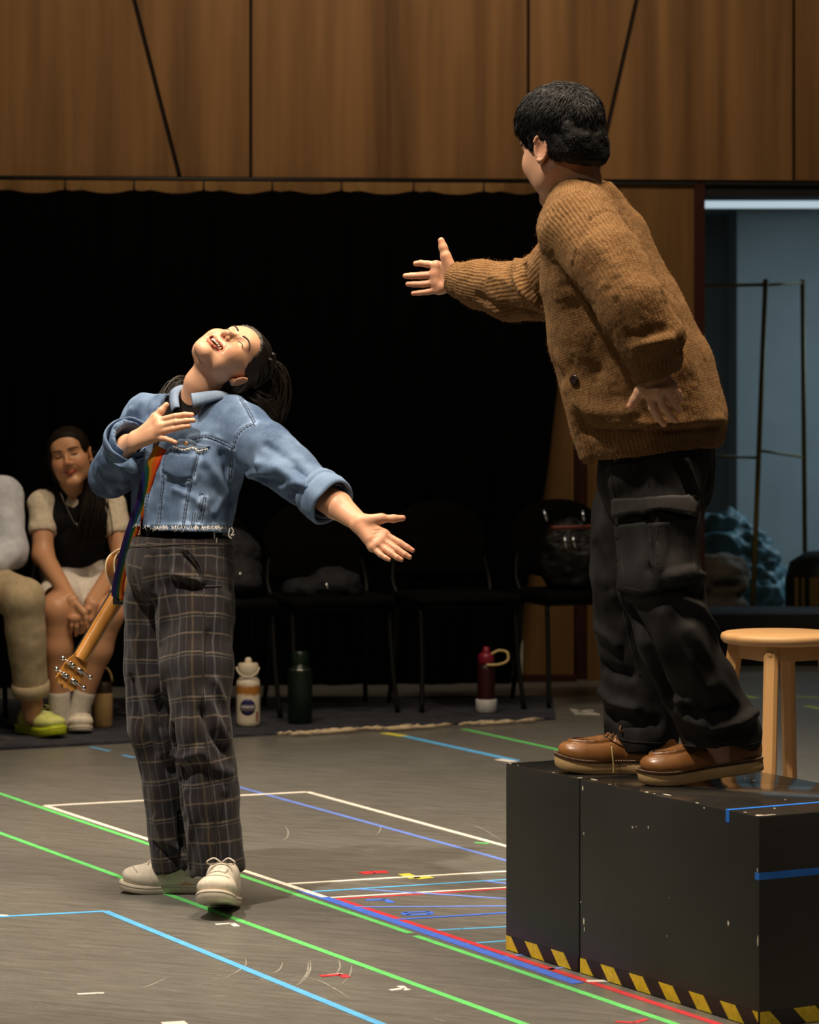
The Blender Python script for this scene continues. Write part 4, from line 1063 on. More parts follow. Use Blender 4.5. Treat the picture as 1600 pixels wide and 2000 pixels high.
def face_bits(R, c, parent, Vl, Ql, mouth='smile', sc=1.0, lashes=True):
    """brows, lash lines and teeth as meshes lying on the face"""
    s_ = BVHTree.FromPolygons(Vl.tolist(), Ql.tolist()); W_ = lambda p: np.asarray(c) + sc * (R @ np.asarray(p))
    def onface(x, z):
        r = s_.ray_cast(Vector((x, -0.3, z)), Vector((0, 1, 0))); return np.array(r[0]) if r[0] else np.array([x, -0.08, z])
    for s in (-1, 1):
        br = MB()
        for k in range(26):
            t = k / 25; x = 0.012 + 0.036 * t; z = 0.0255 + 0.0075 * math.sin(t * 2.2) - 0.004 * t
            for dz in (-0.0022, 0, 0.0022):
                p = onface(s * x, z + dz * (1 - 0.6 * t)); q = onface(s * (x + 0.006), z + dz * (1 - 0.6 * t) + 0.0022 * (1 - t))
                br.tube([W_(p + (0, -0.0004, 0)), W_(q + (0, -0.0014, 0))], [0.0013 * sc, 0.0004 * sc], 4)
        br.build('eyebrow', M['brow'], parent)
        if lashes:
            pts = []
            for t in np.linspace(0, 1, 12):
                x = 0.0175 + 0.028 * t; z = 0.0055 - 0.0045 * math.sin(t * math.pi) * (-1 if mouth == 'open' else 0.4) - 0.001 * t
                pts.append(W_(onface(s * x, z) + (0, -0.0005, 0)))
            mb = MB(); lw = (0.0014 if mouth == 'open' else 0.0024) * sc; mb.tube(pts, [lw * 0.4] + [lw] * 10 + [lw * 0.6], 6); mb.build('eyelashes', M['lash'], parent)
    if mouth == 'open':
        te = MB()
        for k in range(-4, 4):
            x = (k + 0.5) * 0.0058; y = -0.0815 + 24 * x * x; zt = -0.0565 + 9 * x * x
            V, Fc = boxgeo((0.0056, 0.005, 0.0098 - 0.0007 * abs(k + 0.5)), 0.0012); te.add([W_(p + np.array([x, y, zt - 0.0035])) for p in V], Fc)
        te.build('teeth', M['teeth'], parent)
        V, Fc = boxgeo((0.036, 0.014, 0.006), 0.0028); mk('tongue', [W_(p + np.array([0, -0.064, -0.0775])) for p in V], Fc, M['mouth'], parent)
def strands(mb, pts, r, n=4, flat=0.45): mb.tube(pts, r, n, flat)

def hand_mesh(wrist, knk, fingers, thumb, dors, fore, sc=1.0, h=0.0013, nails=True, fr=1.0):
    """world-space hand: knk 4 knuckles (index..little), fingers 4x3 further joints, thumb 4 joints, fore=[(p, r_wide, r_thin)] up the arm"""
    wrist = np.asarray(wrist, float); dors = nrm(dors); prims = []; pal = []
    side = nrm(knk[0] - knk[3])
    for i, k in enumerate(knk):
        root = wrist + side * (0.013 - 0.0085 * i) * sc
        pal.append(seg(root, k - dors * 0.001, 0.0135 * sc, 0.0115 * sc * (1 if i < 3 else 0.93)))
    pal.append(seg(knk[0], knk[1], 0.0105 * sc)); pal.append(seg(knk[1], knk[2], 0.0105 * sc)); pal.append(seg(knk[2], knk[3], 0.0098 * sc))
    pal.append(seg(wrist - dors * 0.006, thumb[1] - dors * 0.002, 0.0155 * sc, 0.0125 * sc)); pal.append(seg(wrist + (knk[3] - wrist) * 0.25 - dors * 0.006 - side * 0.004, wrist + (knk[3] - wrist) * 0.7 - dors * 0.006, 0.012 * sc, 0.010 * sc))
    fng = []
    for i in range(4):
        j = [knk[i]] + list(fingers[i]); f_ = (1.0, 1.03, 0.98, 0.86)[i] * sc * fr
        fng.append(chain(j, [0.0098 * f_, 0.0090 * f_, 0.0079 * f_, 0.0066 * f_]))
    th = chain(list(thumb), [0.0135 * sc, 0.0112 * sc, 0.0102 * sc, 0.0082 * sc])
    arm = []
    pts = [(wrist, 0.0265 * sc, 0.0190 * sc)] + list(fore)
    for (a, ra, rb), (b_, rc, rd) in zip(pts[:-1], pts[1:]): arm.append(etube(a, b_, side, (ra, rb), (rc, rd)))
    lo, hi = bounds(pal + fng + [th] + arm, 0.012); v = Vol(lo, hi, h)
    v.add(arm, 0.012); v.add(pal, 0.012)
    for f in fng: v.add(f[:1], 0.005); v.add(f[1:], 0.002)
    v.add(th, 0.007)
    V, Q = v.mesh(2); N = vnormals(V, Q); tint = np.ones((len(V), 4))
    def paint(w, colr):
        for i in range(3): tint[:, i] *= 1 - w * (1 - colr[i])
    tips = [f[-1] for f in fingers] + [thumb[-1]]; pre = [f[-2] for f in fingers] + [thumb[-2]]
    for i, (t, p) in enumerate(zip(tips, pre)):
        paint(0.45 * np.clip(1 - np.linalg.norm(V - t, axis=1) / 0.02, 0, 1), (1.0, 0.72, 0.66))
        if nails:
            dn = nrm(t - p); dd = nrm(dors - dn * (dors @ dn)) if i < 4 else nrm(dors - dn * (dors @ dn))
            c0 = t + dd * 0.0062 * sc + dn * 0.0005
            lat = np.cross(dn, dd); q = V - c0
            e = np.sqrt(((q @ dn) / 0.0062) ** 2 + ((q @ lat) / 0.0050) ** 2 + ((q @ dd) / 0.004) ** 2)
            w = np.clip((1.15 - e) * 5, 0, 1) * (N @ dd > 0.2); paint(w, (1.22, 1.15, 1.12))
    for k in knk: paint(0.35 * np.clip(1 - np.linalg.norm(V - k - dors * 0.01, axis=1) / 0.014, 0, 1), (1.0, 0.75, 0.68))
    paint(0.5 * np.clip(-(N @ dors), 0, 1) * (np.linalg.norm(V - (wrist + np.mean(knk, 0)) / 2, axis=1) < 0.16 * sc), (1.0, 0.80, 0.74))
    # flexion creases on the palm side
    off = np.zeros(len(V))
    for i in range(4):
        j = [knk[i]] + list(fingers[i])
        for a, b_ in ((j[0], j[1]), (j[1], j[2])):
            pc = (a * 0.45 + b_ * 0.55) if a is j[0] else a
            pc = pc if a is not j[0] else j[0] + (j[1] - j[0]) * 0.45
            ln = [pc - dors * 0.009 * sc - side * 0.007, pc - dors * 0.0095 * sc + side * 0.007]
            off -= 0.0009 * np.exp(-(dist_poly(V, np.array(ln)) / 0.0016) ** 2)
    mk_ = lambda a, b_, t: a + (b_ - a) * t
    pl = lambda p: p - dors * 0.0125 * sc
    for ln in ([pl(mk_(thumb[1], knk[0], 0.75)), pl(mk_(wrist, knk[1], 0.62)), pl(mk_(wrist, knk[2], 0.25))], [pl(mk_(wrist, knk[0], 0.86)), pl(mk_(wrist, knk[2], 0.72)), pl(mk_(wrist, knk[3], 0.66))], [pl(mk_(wrist, knk[3], 0.80)), pl(mk_(wrist, knk[2], 0.86)), pl(mk_(wrist, knk[1], 0.93))]):
        off -= 0.0013 * np.exp(-(dist_poly(V, spline(ln, 10)) / 0.0022) ** 2)
    V = V + N * off[:, None]
    return V, Q, tint
def core_mesh(prims, h=0.010, k=0.03):
    lo, hi = bounds(prims, 0.05); v = Vol(lo, hi, h)
    for p in prims: v.add(p, k)
    V, Q = v.mesh(1); return V, Q, np.ones((len(V), 4))
def body_obj(parts, mat, parent):
    V, Q = joinmesh([(p[0], p[1]) for p in parts]); t = np.concatenate([p[2] for p in parts])
    return mk('body', V, Q, mat, parent, attrs={'tint': ('FLOAT_COLOR', t)})

# ---- shoes: own frame x side, y heel->toe, z up
def sole_outline(Ln, wd, n=44):
    key = [(0, 0.0), (0.66, 0.015), (0.92, 0.10), (0.86, 0.30), (0.80, 0.42), (0.98, 0.62), (1.06, 0.74), (0.96, 0.87), (0.60, 0.97), (0.0, 1.0)]
    r = [(wd * a, Ln * b_) for a, b_ in key]; l = [(-wd * a * (0.94 if b_ > 0.4 else 1.0), Ln * b_) for a, b_ in key[-2:0:-1]]
    return spline(r + l, n, True)
def shoe(wearer, parent_name, label, heel, toe_dir, up, Ln, style, ground, group, mats, wd=0.040):
    y = nrm(toe_dir); z = nrm(np.asarray(up, float) - y * (y @ np.asarray(up, float))); x = np.cross(y, z); R = np.stack([x, y, z], 1)
    heel = np.asarray(heel, float)
    st = 0.026 if style == 'boot' else (0.034 if style == 'runner' else 0.022)
    def zoff(yy): 
        t = np.clip((np.asarray(yy) / Ln - 0.66) / 0.34, 0, 1); return (0.016 if style != 'sneaker' else 0.012) * t * t
    ol = sole_outline(Ln, wd)
    def ring(sc_, zz, dx=0.0):
        cxy = np.array([0, Ln * 0.5]); p = (ol - cxy) * (sc_, 1 - (1 - sc_) * wd * 2 / Ln) + cxy
        return np.stack([p[:, 0], p[:, 1], zz + zoff(p[:, 1])], 1)
    def loft(rings):
        n = len(rings[0]); V = np.concatenate(rings); Fc = [tuple(range(n - 1, -1, -1)), tuple((len(rings) - 1) * n + i for i in range(n))]
        for a in range(len(rings) - 1): Fc += [(a * n + i, a * n + (i + 1) % n, (a + 1) * n + (i + 1) % n, (a + 1) * n + i) for i in range(n)]
        return V, Fc
    Vs, Fs = loft([ring(0.93, 0.0), ring(0.99, 0.003), ring(1.0, st * 0.5), ring(1.02 if style == 'runner' else 1.0, st * 0.9), ring(0.97, st)])
    w = wd
    hi_z = 0.17 if style == 'boot' else 0.12
    v = Vol((-0.07, -0.03, 0.0), (0.07, Ln + 0.03, hi_z), 0.0024)
    v.add(ell((0, 0.185 * Ln, 0.050), (0.80 * w, 0.058, 0.046)), 0)
    tz = 0.029 if style == 'boot' else 0.028
    v.add(ell((0, 0.80 * Ln, st + 0.008 + tz * 0.30), (0.97 * w, 0.17 * Ln, tz)), 0.03)
    v.add(ell((0, 0.62 * Ln, st + 0.014), (0.96 * w, 0.20 * Ln, 0.037)), 0.03)
    v.add(seg((0, 0.36 * Ln, 0.070), (0, 0.60 * Ln, 0.052), 0.031, 0.024), 0.03)
    v.add(seg((0, 0.20 * Ln, 0.055), (0, 0.24 * Ln, 0.100 if style == 'boot' else 0.078), 0.034, 0.030 if style == 'boot' else 0.037), 0.03)
    v.add(seg((0, 0.40 * Ln, 0.04), (0, 0.2 * Ln, 0.04), 0.030), 0.02)
    if style == 'boot':   # moc toe: a raised apron seam
        for s in (-1, 1): pass
    v.cut((0, 0, st - 0.004), (0, 0, -1))
    if style == 'sneaker': v.sub(ell((0, 0.20 * Ln, 0.115), (0.028, 0.045, 0.045)), 0.006)
    Vu, Qu = v.mesh(2); Vu[:, 2] += zoff(Vu[:, 1]) * 0.8
    if style == 'boot':
        N = vnormals(Vu, Qu); ap = np.array([(0.58 * w * math.cos(a), Ln * 0.66 + Ln * 0.22 * math.sin(a)) for a in np.linspace(-0.6, math.pi + 0.6, 30)])
        d = np.full(len(Vu), 9.0)
        for a, b_ in zip(ap[:-1], ap[1:]):
            ba = b_ - a; t = np.clip((Vu[:, :2] - a) @ ba / (ba @ ba), 0, 1); d = np.minimum(d, np.linalg.norm(Vu[:, :2] - a - t[:, None] * ba, axis=1))
        m = Vu[:, 2] > st + 0.02
        inside = ((np.abs(Vu[:, 0]) / (0.58 * w)) ** 2 + ((Vu[:, 1] - Ln * 0.66) / (Ln * 0.22)) ** 2) < 1
        Vu = Vu + N * ((np.where(inside, 0.0016, 0.0) + 0.0030 * np.exp(-(d / 0.0035) ** 2) - 0.0022 * np.exp(-((d - 0.005) / 0.002) ** 2) * ~inside) * m)[:, None]
    su = BVHTree.FromPolygons(Vu.tolist(), Qu.tolist())
    def top(xx, yy, lift=0.0):
        r = su.ray_cast(Vector((xx, yy, 0.3)), Vector((0, 0, -1))); 
        if r[0] is None: return np.array([xx, yy, 0.06])
        return np.array(r[0]) + np.array(r[1]) * lift
    toW = lambda p: np.asarray(p, float) @ R.T
    dz = np.array([0, 0, 1.0]) * (ground + 0.0012 - (toW(Vs)[:, 2].min() + heel[2]))
    org = heel + dz; fin = lambda p: toW(p) + org
    t = mk(parent_name, fin(Vu), Qu, mats['upper'], wearer); t['label'] = label
    so = mk('sole', fin(Vs), Fs, mats['sole'], t, angle=50)
    lc = MB()
    rows = 3 if style == 'boot' else 5
    for k in range(rows):
        yy = Ln * (0.47 + 0.045 * k) if style != 'boot' else Ln * (0.44 + 0.05 * k); ww = 0.019
        for s in (-1, 1):
            pts = [top(s * ww * (1 - 1.0 * u * 2), yy + 0.010 * u, 0.0022) for u in np.linspace(0, 1, 7)]
            lc.tube(fin(np.array(pts)), 0.0024, 6, 0.6)
    yy = Ln * 0.42
    for s in (-1, 1):
        k0 = top(0, yy, 0.004); lp = spline([k0, k0 + (s * 0.018, 0.006, 0.012), k0 + (s * 0.036, 0.012, 0.002), k0 + (s * 0.026, 0.000, -0.004), k0 + (s * 0.008, 0, 0.001)], 16)
        lc.tube(fin(lp), 0.0021, 6)
    lc.build('laces', mats['lace'], t)
    if style == 'boot':
        wl = MB(); n = len(ol); wl.add(*loft([ring(1.005, st - 0.001), ring(1.04, st), ring(1.04, st + 0.004), ring(0.99, st + 0.005)])); mk('welt', fin(wl.verts()), wl.F, mats['welt'], t, angle=50)
        sg = MB(); rr = ring(1.012, st + 0.0055); 
        for i in range(0, n * 3):
            a = rr[(i // 3) % n] + (rr[(i // 3 + 1) % n] - rr[(i // 3) % n]) * ((i % 3) / 3.0); b_ = rr[(i // 3) % n] + (rr[(i // 3 + 1) % n] - rr[(i // 3) % n]) * ((i % 3 + 0.55) / 3.0)
            sg.tube(fin(np.array([a, b_])), 0.0008, 4)
        sg.build('welt_stitch', mats['stitch'], t)
        ms = MB(); a_ = np.linspace(-0.5, math.pi + 0.5, 40)
        for i in range(0, 39):
            p = np.array([top(0.58 * w * math.cos(a_[i]), Ln * 0.66 + Ln * 0.22 * math.sin(a_[i]), 0.0006), top(0.50 * w * math.cos(a_[i]), Ln * 0.66 + Ln * 0.19 * math.sin(a_[i]), 0.0012)]); ms.tube(fin(p), 0.0010, 4)
        ms.build('apron_stitch', mats['welt'], t)
        for s in (-1, 1):
            ey = MB()
            for k in range(3):
                p = top(s * 0.021, Ln * (0.44 + 0.05 * k), 0.0012); ey.lathe([(0.0022, 0), (0.0040, 0.0005), (0.0036, 0.0014), (0.0022, 0.0012)], fin(p[None])[0], toW([s * 0.7, 0, 0.7]), 12)
            ey.build('eyelets', mats['welt'], t)
            q = [top(s * xx, Ln * yy_, 0.0014) for xx, yy_ in ((0.012, 0.60), (0.024, 0.57), (0.031, 0.50), (0.033, 0.42), (0.034, 0.34), (0.034, 0.26))]
            sm = MB(); sm.tube(fin(spline(np.array(q), 20)), 0.0013, 5); sm.build('seam', mats['welt'], t)
    else:
        ft = MB(); rr = ring(1.005, st * 0.72); ft.tube(fin(np.concatenate([rr, rr[:1]])), 0.0011, 5); ft.build('foxing_line', mats['line'], t)
        tc = MB(); p = np.array([top(xx, Ln * 0.80 - 0.02 * (xx / 0.03) ** 2 * 0 - 0.014 * (1 - (xx / 0.036) ** 2) * -1, 0.0008) for xx in np.linspace(-0.034, 0.034, 15)]); tc.tube(fin(p), 0.0012, 5); tc.build('toe_cap', mats['line'], t)
    return t
# ------------------------------------------------------------------ the person in the denim jacket
M['skin_a'] = skin_mat('warm_skin', (0.64, 0.37, 0.235))
def denim_mat(name, lo, hi, uvattr=None, fade=0.5, weave=1400.0, rough=0.85):
    m, nt, b = new_mat(name, hi, rough, 0, 0.15)
    co = coords(nt); big = noise(nt, co, 7, 5, 0.6); st = noise(nt, coords(nt, (220, 220, 60)), 1.0, 4, 0.75)
    fac = math_(nt, 'ADD', math_(nt, 'MULTIPLY', big, 0.65), math_(nt, 'MULTIPLY', st, 0.35))
    at = node(nt, 'ShaderNodeAttribute'); at.attribute_name = 'wear'
    fac = math_(nt, 'ADD', fac, math_(nt, 'MULTIPLY', at.outputs['Fac'], fade))
    L(nt, ramp(nt, fac, [(0.30, lo), (0.52, tuple((a + c) / 2 for a, c in zip(lo, hi))), (0.78, hi), (1.0, tuple(min(1, c * 1.5 + 0.05) for c in hi))]), b.inputs['Base Color'])
    w = node(nt, 'ShaderNodeTexWave'); w.inputs['Scale'].default_value = 260.0; w.inputs['Distortion'].default_value = 1.5; L(nt, coords(nt, (1, 1, 1.6), rot=(0.4, 0.6, 0.2)), w.inputs['Vector'])
    bump(nt, b, math_(nt, 'ADD', math_(nt, 'MULTIPLY', w.outputs['Fac'], 0.3), st), 0.18, 0.0012)
    return m
M['denim'] = denim_mat('light_blue_denim', (0.050, 0.085, 0.165), (0.185, 0.275, 0.43), fade=0.9)
M['denim_seam'] = denim_mat('denim_seam', (0.07, 0.11, 0.20), (0.29, 0.38, 0.52))
M['stitch'] = plain('dark_stitch', (0.035, 0.055, 0.10), 0.8)
M['fray'] = plain('frayed_thread', (0.58, 0.56, 0.53), 0.9)
M['copper'] = plain('copper_button', (0.45, 0.25, 0.13), 0.35, 0.8)
M['blackshirt'] = plain('black_lace_top', (0.005, 0.004, 0.004), 0.9, spec=0.08, bumpy=0.3, nscale=120)

WO = G(360, 1750); WO[2] = 0.0
wo = thing('person', 'person in denim jacket and plaid trousers, head thrown back, one arm flung wide', 'person', WO)
def yawv(deg):   # facing and lateral vectors for a turn towards image left
    a = math.radians(deg); f = np.array([-math.sin(a), -math.cos(a), 0]); return f, np.array([math.cos(a), -math.sin(a), 0])
# torso stations: centre, yaw, half width, half depth
TS = [(P(353, 1034, 8.12), 56, 0.166, 0.122), (P(357, 985, 8.125), 54, 0.163, 0.118), (P(366, 915, 8.13), 50, 0.172, 0.122), (P(374, 860, 8.145), 45, 0.176, 0.112), (P(382, 812, 8.165), 40, 0.150, 0.088), (P(386, 787, 8.175), 38, 0.085, 0.066)]
def torso_prims(shrink, st=TS): return [etube(st[i][0], st[i + 1][0], yawv(st[i][1])[1], (st[i][2] - shrink, st[i][3] - shrink), (st[i + 1][2] - shrink, st[i + 1][3] - shrink), yawv(st[i + 1][1])[1]) for i in range(len(st) - 1)]
SL = [P(470, 848, 8.06), P(522, 884, 7.985), P(575, 925, 7.905), P(632, 970, 7.83)]; SLr = [0.083, 0.072, 0.064, 0.057]
SR = [P(290, 815, 8.265), P(252, 866, 8.29), P(221, 930, 8.28), P(236, 893, 8.17), P(252, 862, 8.09)]; SRr = [0.066, 0.060, 0.060, 0.056, 0.052]
Hd = np.array([0, 0, 1.0])
jl, jh = bounds(torso_prims(0) + chain(SL, SLr) + chain(SR, SRr), 0.03)
v = Vol(jl, jh, 0.0042)
for p in torso_prims(0): v.add(p, 0.02)
v.add(seg(P(430, 826, 8.10), SL[0], 0.075, 0.080), 0.03); v.add(seg(P(335, 812, 8.22), SR[0], 0.066, 0.066), 0.03)
v.add(chain(SL, SLr), 0.02); v.add(chain(SR, SRr), 0.012)
# hollow it out, open it at hem, neck, cuffs and front
for p in torso_prims(0.011): v.sub(p, 0.004)
v.cut(P(353, 1032, 8.12), (-0.04, 0, -1)); v.cut(P(388, 774, 8.17), nrm((0.1, 0.1, 1)))
v.sub(seg(SL[3] - (SL[3] - SL[2]) * 0.35, SL[3] + (SL[3] - SL[2]) * 0.6, 0.044, 0.048), 0.004)
v.sub(seg(SR[4] - (SR[4] - SR[3]) * 0.6, SR[4] + (SR[4] - SR[3]) * 0.8, 0.040, 0.046), 0.004)
zs = np.array([s[0][2] for s in TS]); cx_ = np.array([s[0][0] for s in TS]); cy_ = np.array([s[0][1] for s in TS]); yw = np.radians([s[1] for s in TS])
def front_gap(X, Y, Z):
    z = Z; o = np.argsort(zs); c0 = np.interp(z, zs[o], cx_[o]); c1 = np.interp(z, zs[o], cy_[o]); a = np.interp(z, zs[o], yw[o])
    fx, fy = -np.sin(a), -np.cos(a); lx, ly = np.cos(a), -np.sin(a)
    dx, dy = X - c0, Y - c1; fw = dx * fx + dy * fy; lt = dx * lx + dy * ly
    w = np.interp(z, [zs.min() - .1, P(300, 900, 8.1)[2], P(345, 800, 8.1)[2], zs.max() + .1], [0.008, 0.009, 0.046, 0.06])
    return np.where(fw > 0.02, w - np.abs(lt + 0.006), -1.0)
v.field(front_gap)
# throat opening
v.sub(seg(P(372, 800, 8.08), P(395, 740, 8.14), 0.050, 0.062), 0.01)
V, Q = v.mesh(2); N = vnormals(V, Q)
V = V + N * (0.0065 * fbm(V * np.array([9, 9, 7]), 3) + 0.0030 * fbm(V * 24 + 5, 2))[:, None]
sj = Surf(V, Q)
V = folds(V, Q, sj, [
    ([(505, 905), (545, 915), (590, 945)], 0.014, 0.012), ([(500, 935), (540, 940), (585, 965)], 0.012, -0.010), ([(520, 870), (560, 895), (600, 925)], 0.012, -0.007),
    ([(555, 950), (585, 948), (612, 955)], 0.010, 0.010), ([(560, 968), (590, 972)], 0.008, -0.008), ([(575, 915), (605, 938)], 0.008, -0.009),
    ([(470, 935), (495, 925), (530, 925)], 0.012, 0.009), ([(480, 950), (510, 948)], 0.010, -0.008),
    ([(345, 955), (375, 968), (395, 985)], 0.012, 0.009), ([(330, 940), (355, 950), (370, 962)], 0.010, -0.009), ([(400, 900), (425, 930), (440, 960)], 0.014, 0.008), ([(430, 890), (445, 930), (452, 980)], 0.012, -0.008),
    ([(380, 870), (395, 890), (400, 915)], 0.012, -0.007), ([(420, 1000), (440, 960), (452, 920)], 0.010, 0.007),
    ([(200, 890), (205, 930), (220, 960)], 0.008, 0.007), ([(190, 900), (193, 930), (203, 958)], 0.006, -0.005), ([(215, 900), (222, 935), (235, 960)], 0.008, -0.006), ([(235, 915), (245, 945)], 0.008, 0.006), ([(255, 800), (240, 830)], 0.01, 0.006)])
wear = np.clip(fbm(V * np.array([18, 18, 18]) + 3, 3), -0.4, 0.6) * 0.22
SEAMS = [[(470, 778), (483, 800), (497, 826)], [(497, 828), (478, 836), (463, 852), (455, 880), (452, 905), (450, 935)], [(372, 858), (400, 853), (430, 862), (456, 875)],
      [(334, 880), (322, 905), (318, 950), (313, 1000), (310, 1028)], [(388, 885), (378, 925), (368, 965), (362, 1000), (358, 1030)], [(262, 1030), (272, 985), (284, 950), (296, 920)],
      [(296, 940), (286, 985), (280, 1028)], [(395, 975), (385, 1020)], [(318, 920), (345, 939), (374, 935)], [(257, 1029), (350, 1030), (455, 1030)], [(400, 975), (392, 1022)]]
sj = Surf(V, Q); off = np.zeros(len(V)); Nn_ = vnormals(V, Q)
for ln in SEAMS:
    p = sj.line(spline(np.array(ln, float), 30), 5.0)
    if len(p) < 2: continue
    d = dist_poly(V, p); pk = 0.6 + 0.8 * vnoise(V * 70)
    wear += 0.34 * np.exp(-((d - 0.007) / 0.006) ** 2) * pk - 0.25 * np.exp(-(d / 0.003) ** 2)
    off += 0.0022 * np.exp(-((d - 0.007) / 0.005) ** 2) * pk - 0.0016 * np.exp(-(d / 0.0035) ** 2)
V = V + Nn_ * off[:, None]
N = vnormals(V, Q)
jk_ = mk('denim_jacket', V, Q, M['denim'], wo, attrs={'wear': ('FLOAT', wear)})
sj = Surf(V, Q)
# seams: raised felled edges and stitching
def seam(lines, parent, r=0.0022, mat='denim_seam', lift=0.0006, name='seam', stitch=True, gap=5.0):
    for ln in lines:
        p = sj.line(spline(np.array(ln, float), 30), 4.0, lift)
        if len(p) < 3: continue
        mb = MB(); mb.tube(p, r, 6, 0.8); mb.build(name, M[mat], parent)
        if stitch:
            sm = MB()
            for off in (-gap * 0.5, gap * 0.5):
                d = np.gradient(np.array(spline(np.array(ln, float), 30)), axis=0); nn = np.stack([-d[:, 1], d[:, 0]], 1); nn /= np.linalg.norm(nn, axis=1, keepdims=True) + 1e-9
                q = sj.line(spline(np.array(ln, float), 30) + nn * off, 3.2, 0.0007)
                for a, b_ in zip(q[0:-1:2], q[1::2]):
                    if np.linalg.norm(a - b_) < 0.02: sm.tube([a, b_], 0.0008, 4)
            if sm.n: sm.build('stitching', M['stitch'], parent)
seam([[(470, 778), (483, 800), (497, 826)], [(497, 828), (478, 836), (463, 852), (455, 880), (452, 905), (450, 935)], [(372, 858), (400, 853), (430, 862), (456, 875)],
      [(334, 880), (322, 905), (318, 950), (313, 1000), (310, 1028)], [(388, 885), (378, 925), (368, 965), (362, 1000), (358, 1030)], [(262, 1030), (272, 985), (284, 950), (296, 920)],
      [(296, 940), (286, 985), (280, 1028)]], jk_)
seam([[(395, 975), (385, 1020)], [(389, 965), (400, 968), (392, 1022)], [(380, 1000), (376, 1028)]], jk_, r=0.0016)
# chest pocket and its flap
pv = sj.patch([(341, 868), (352, 858), (372, 860), (392, 868), (411, 872)], [(342, 873), (358, 878), (375, 874), (390, 879), (404, 876)], 14, 5, 0.0045, 0.004)
fl_ = mk('pocket_flap', *pv, M['denim_seam'], jk_)
fy = MB()
for p in sj.line([(340, 873), (358, 879), (375, 875), (390, 880), (405, 877)], 1.6, 0.005):
    fy.tube([p, p + np.array([random.uniform(-.004, .004), -0.003, random.uniform(-.008, -.003)])], [0.0011, 0.0005], 4)
fy.build('fray', M['fray'], fl_)
pv = sj.patch([(330, 884), (352, 886), (384, 890)], [(318, 920), (345, 938), (374, 934)], 10, 8, 0.0035, 0.004); mk('pocket', *pv, M['denim'], jk_)
seam([[(318, 920), (345, 939), (374, 935)]], jk_, r=0.003)
h_, n_ = sj.hit(364, 868)
mb = MB(); mb.lathe([(0.0065, 0.004), (0.006, 0.0062), (0.003, 0.0068), (0, 0.0064)], h_, n_, 14); mb.build('button', M['copper'], jk_)
for (x, y) in ((283, 975), (278, 1010), (290, 945)):
    h_, n_ = sj.hit(x, y)
    if h_ is not None: mb = MB(); mb.lathe([(0.0065, 0.0), (0.006, 0.0032), (0.003, 0.0040), (0, 0.0036)], h_, n_, 14); mb.build('button', M['copper'], jk_)
# frayed hem
fy = MB()
for x in np.sort(np.array([random.uniform(255, 457) for _ in range(170)])):
    for y in (1031, 1028, 1025, 1022):
        h_, n_ = sj.hit(x, y)
        if h_ is not None: break
    if h_ is None: continue
    e = np.array([random.uniform(-.010, .010), random.uniform(-.004, .001), -0.002 - abs(random.gauss(0, .0045))])
    fy.tube([h_ + n_ * 0.0015 + (0, 0, random.uniform(0.0, 0.006)), h_ + n_ * 0.002 + e * 0.5 + (0, 0, -0.002), h_ + n_ * 0.002 + e], [0.0007, 0.0006, 0.0003], 4)
for pts in ([(415, 1030), (419, 1045), (417, 1058), (413, 1062), (415, 1068), (421, 1063), (424, 1050)], [(452, 1030), (456, 1038), (452, 1046), (458, 1044)], [(449, 1032), (447, 1046), (452, 1052)]):
    y0 = 8.0; fy.tube(spline([P(a, b_, y0) for a, b_ in pts], 24), 0.0019, 6)
fy.build('frayed_hem', M['fray'], jk_)
# turned-back cuffs
def cuff(a, b_, prof, name, seed, sq=1.0, gap=None):
    ax = nrm(b_ - a); Vc, Fc = lathegeo(prof, a, ax, 48, True, sq, hint=(0, 0, 1)); rad = Vc - a; rad -= np.outer(rad @ ax, ax); rad /= np.linalg.norm(rad, axis=1, keepdims=True)
    Vc = Vc + rad * (0.004 * fbm(Vc * 22 + seed, 2))[:, None] + ax * (0.006 * fbm(Vc * 14 + seed + 9, 2))[:, None]
    return mk(name, Vc, Fc, M['denim'], jk_, attrs={'wear': ('FLOAT', np.full(len(Vc), 0.16))})
axL = nrm(SL[3] - SL[2])
cuff(SL[3] - axL * 0.020, SL[3] + axL * 0.04, [(0.052, -0.014), (0.060, -0.016), (0.0645, -0.008), (0.0650, 0.006), (0.0610, 0.0085), (0.0655, 0.011), (0.0675, 0.022), (0.0660, 0.048), (0.0620, 0.056), (0.0575, 0.055), (0.0560, 0.045), (0.053, 0.010)], 'cuff', 1.0)
axR = nrm(SR[4] - SR[3])
cuff(SR[4] - axR * 0.026, SR[4] + axR * 0.05, [(0.050, -0.02), (0.057, -0.022), (0.0620, -0.012), (0.0650, 0.004), (0.0615, 0.007), (0.0670, 0.012), (0.0700, 0.034), (0.0665, 0.043), (0.0620, 0.038), (0.054, 0.01)], 'cuff', 4.0, 0.95)
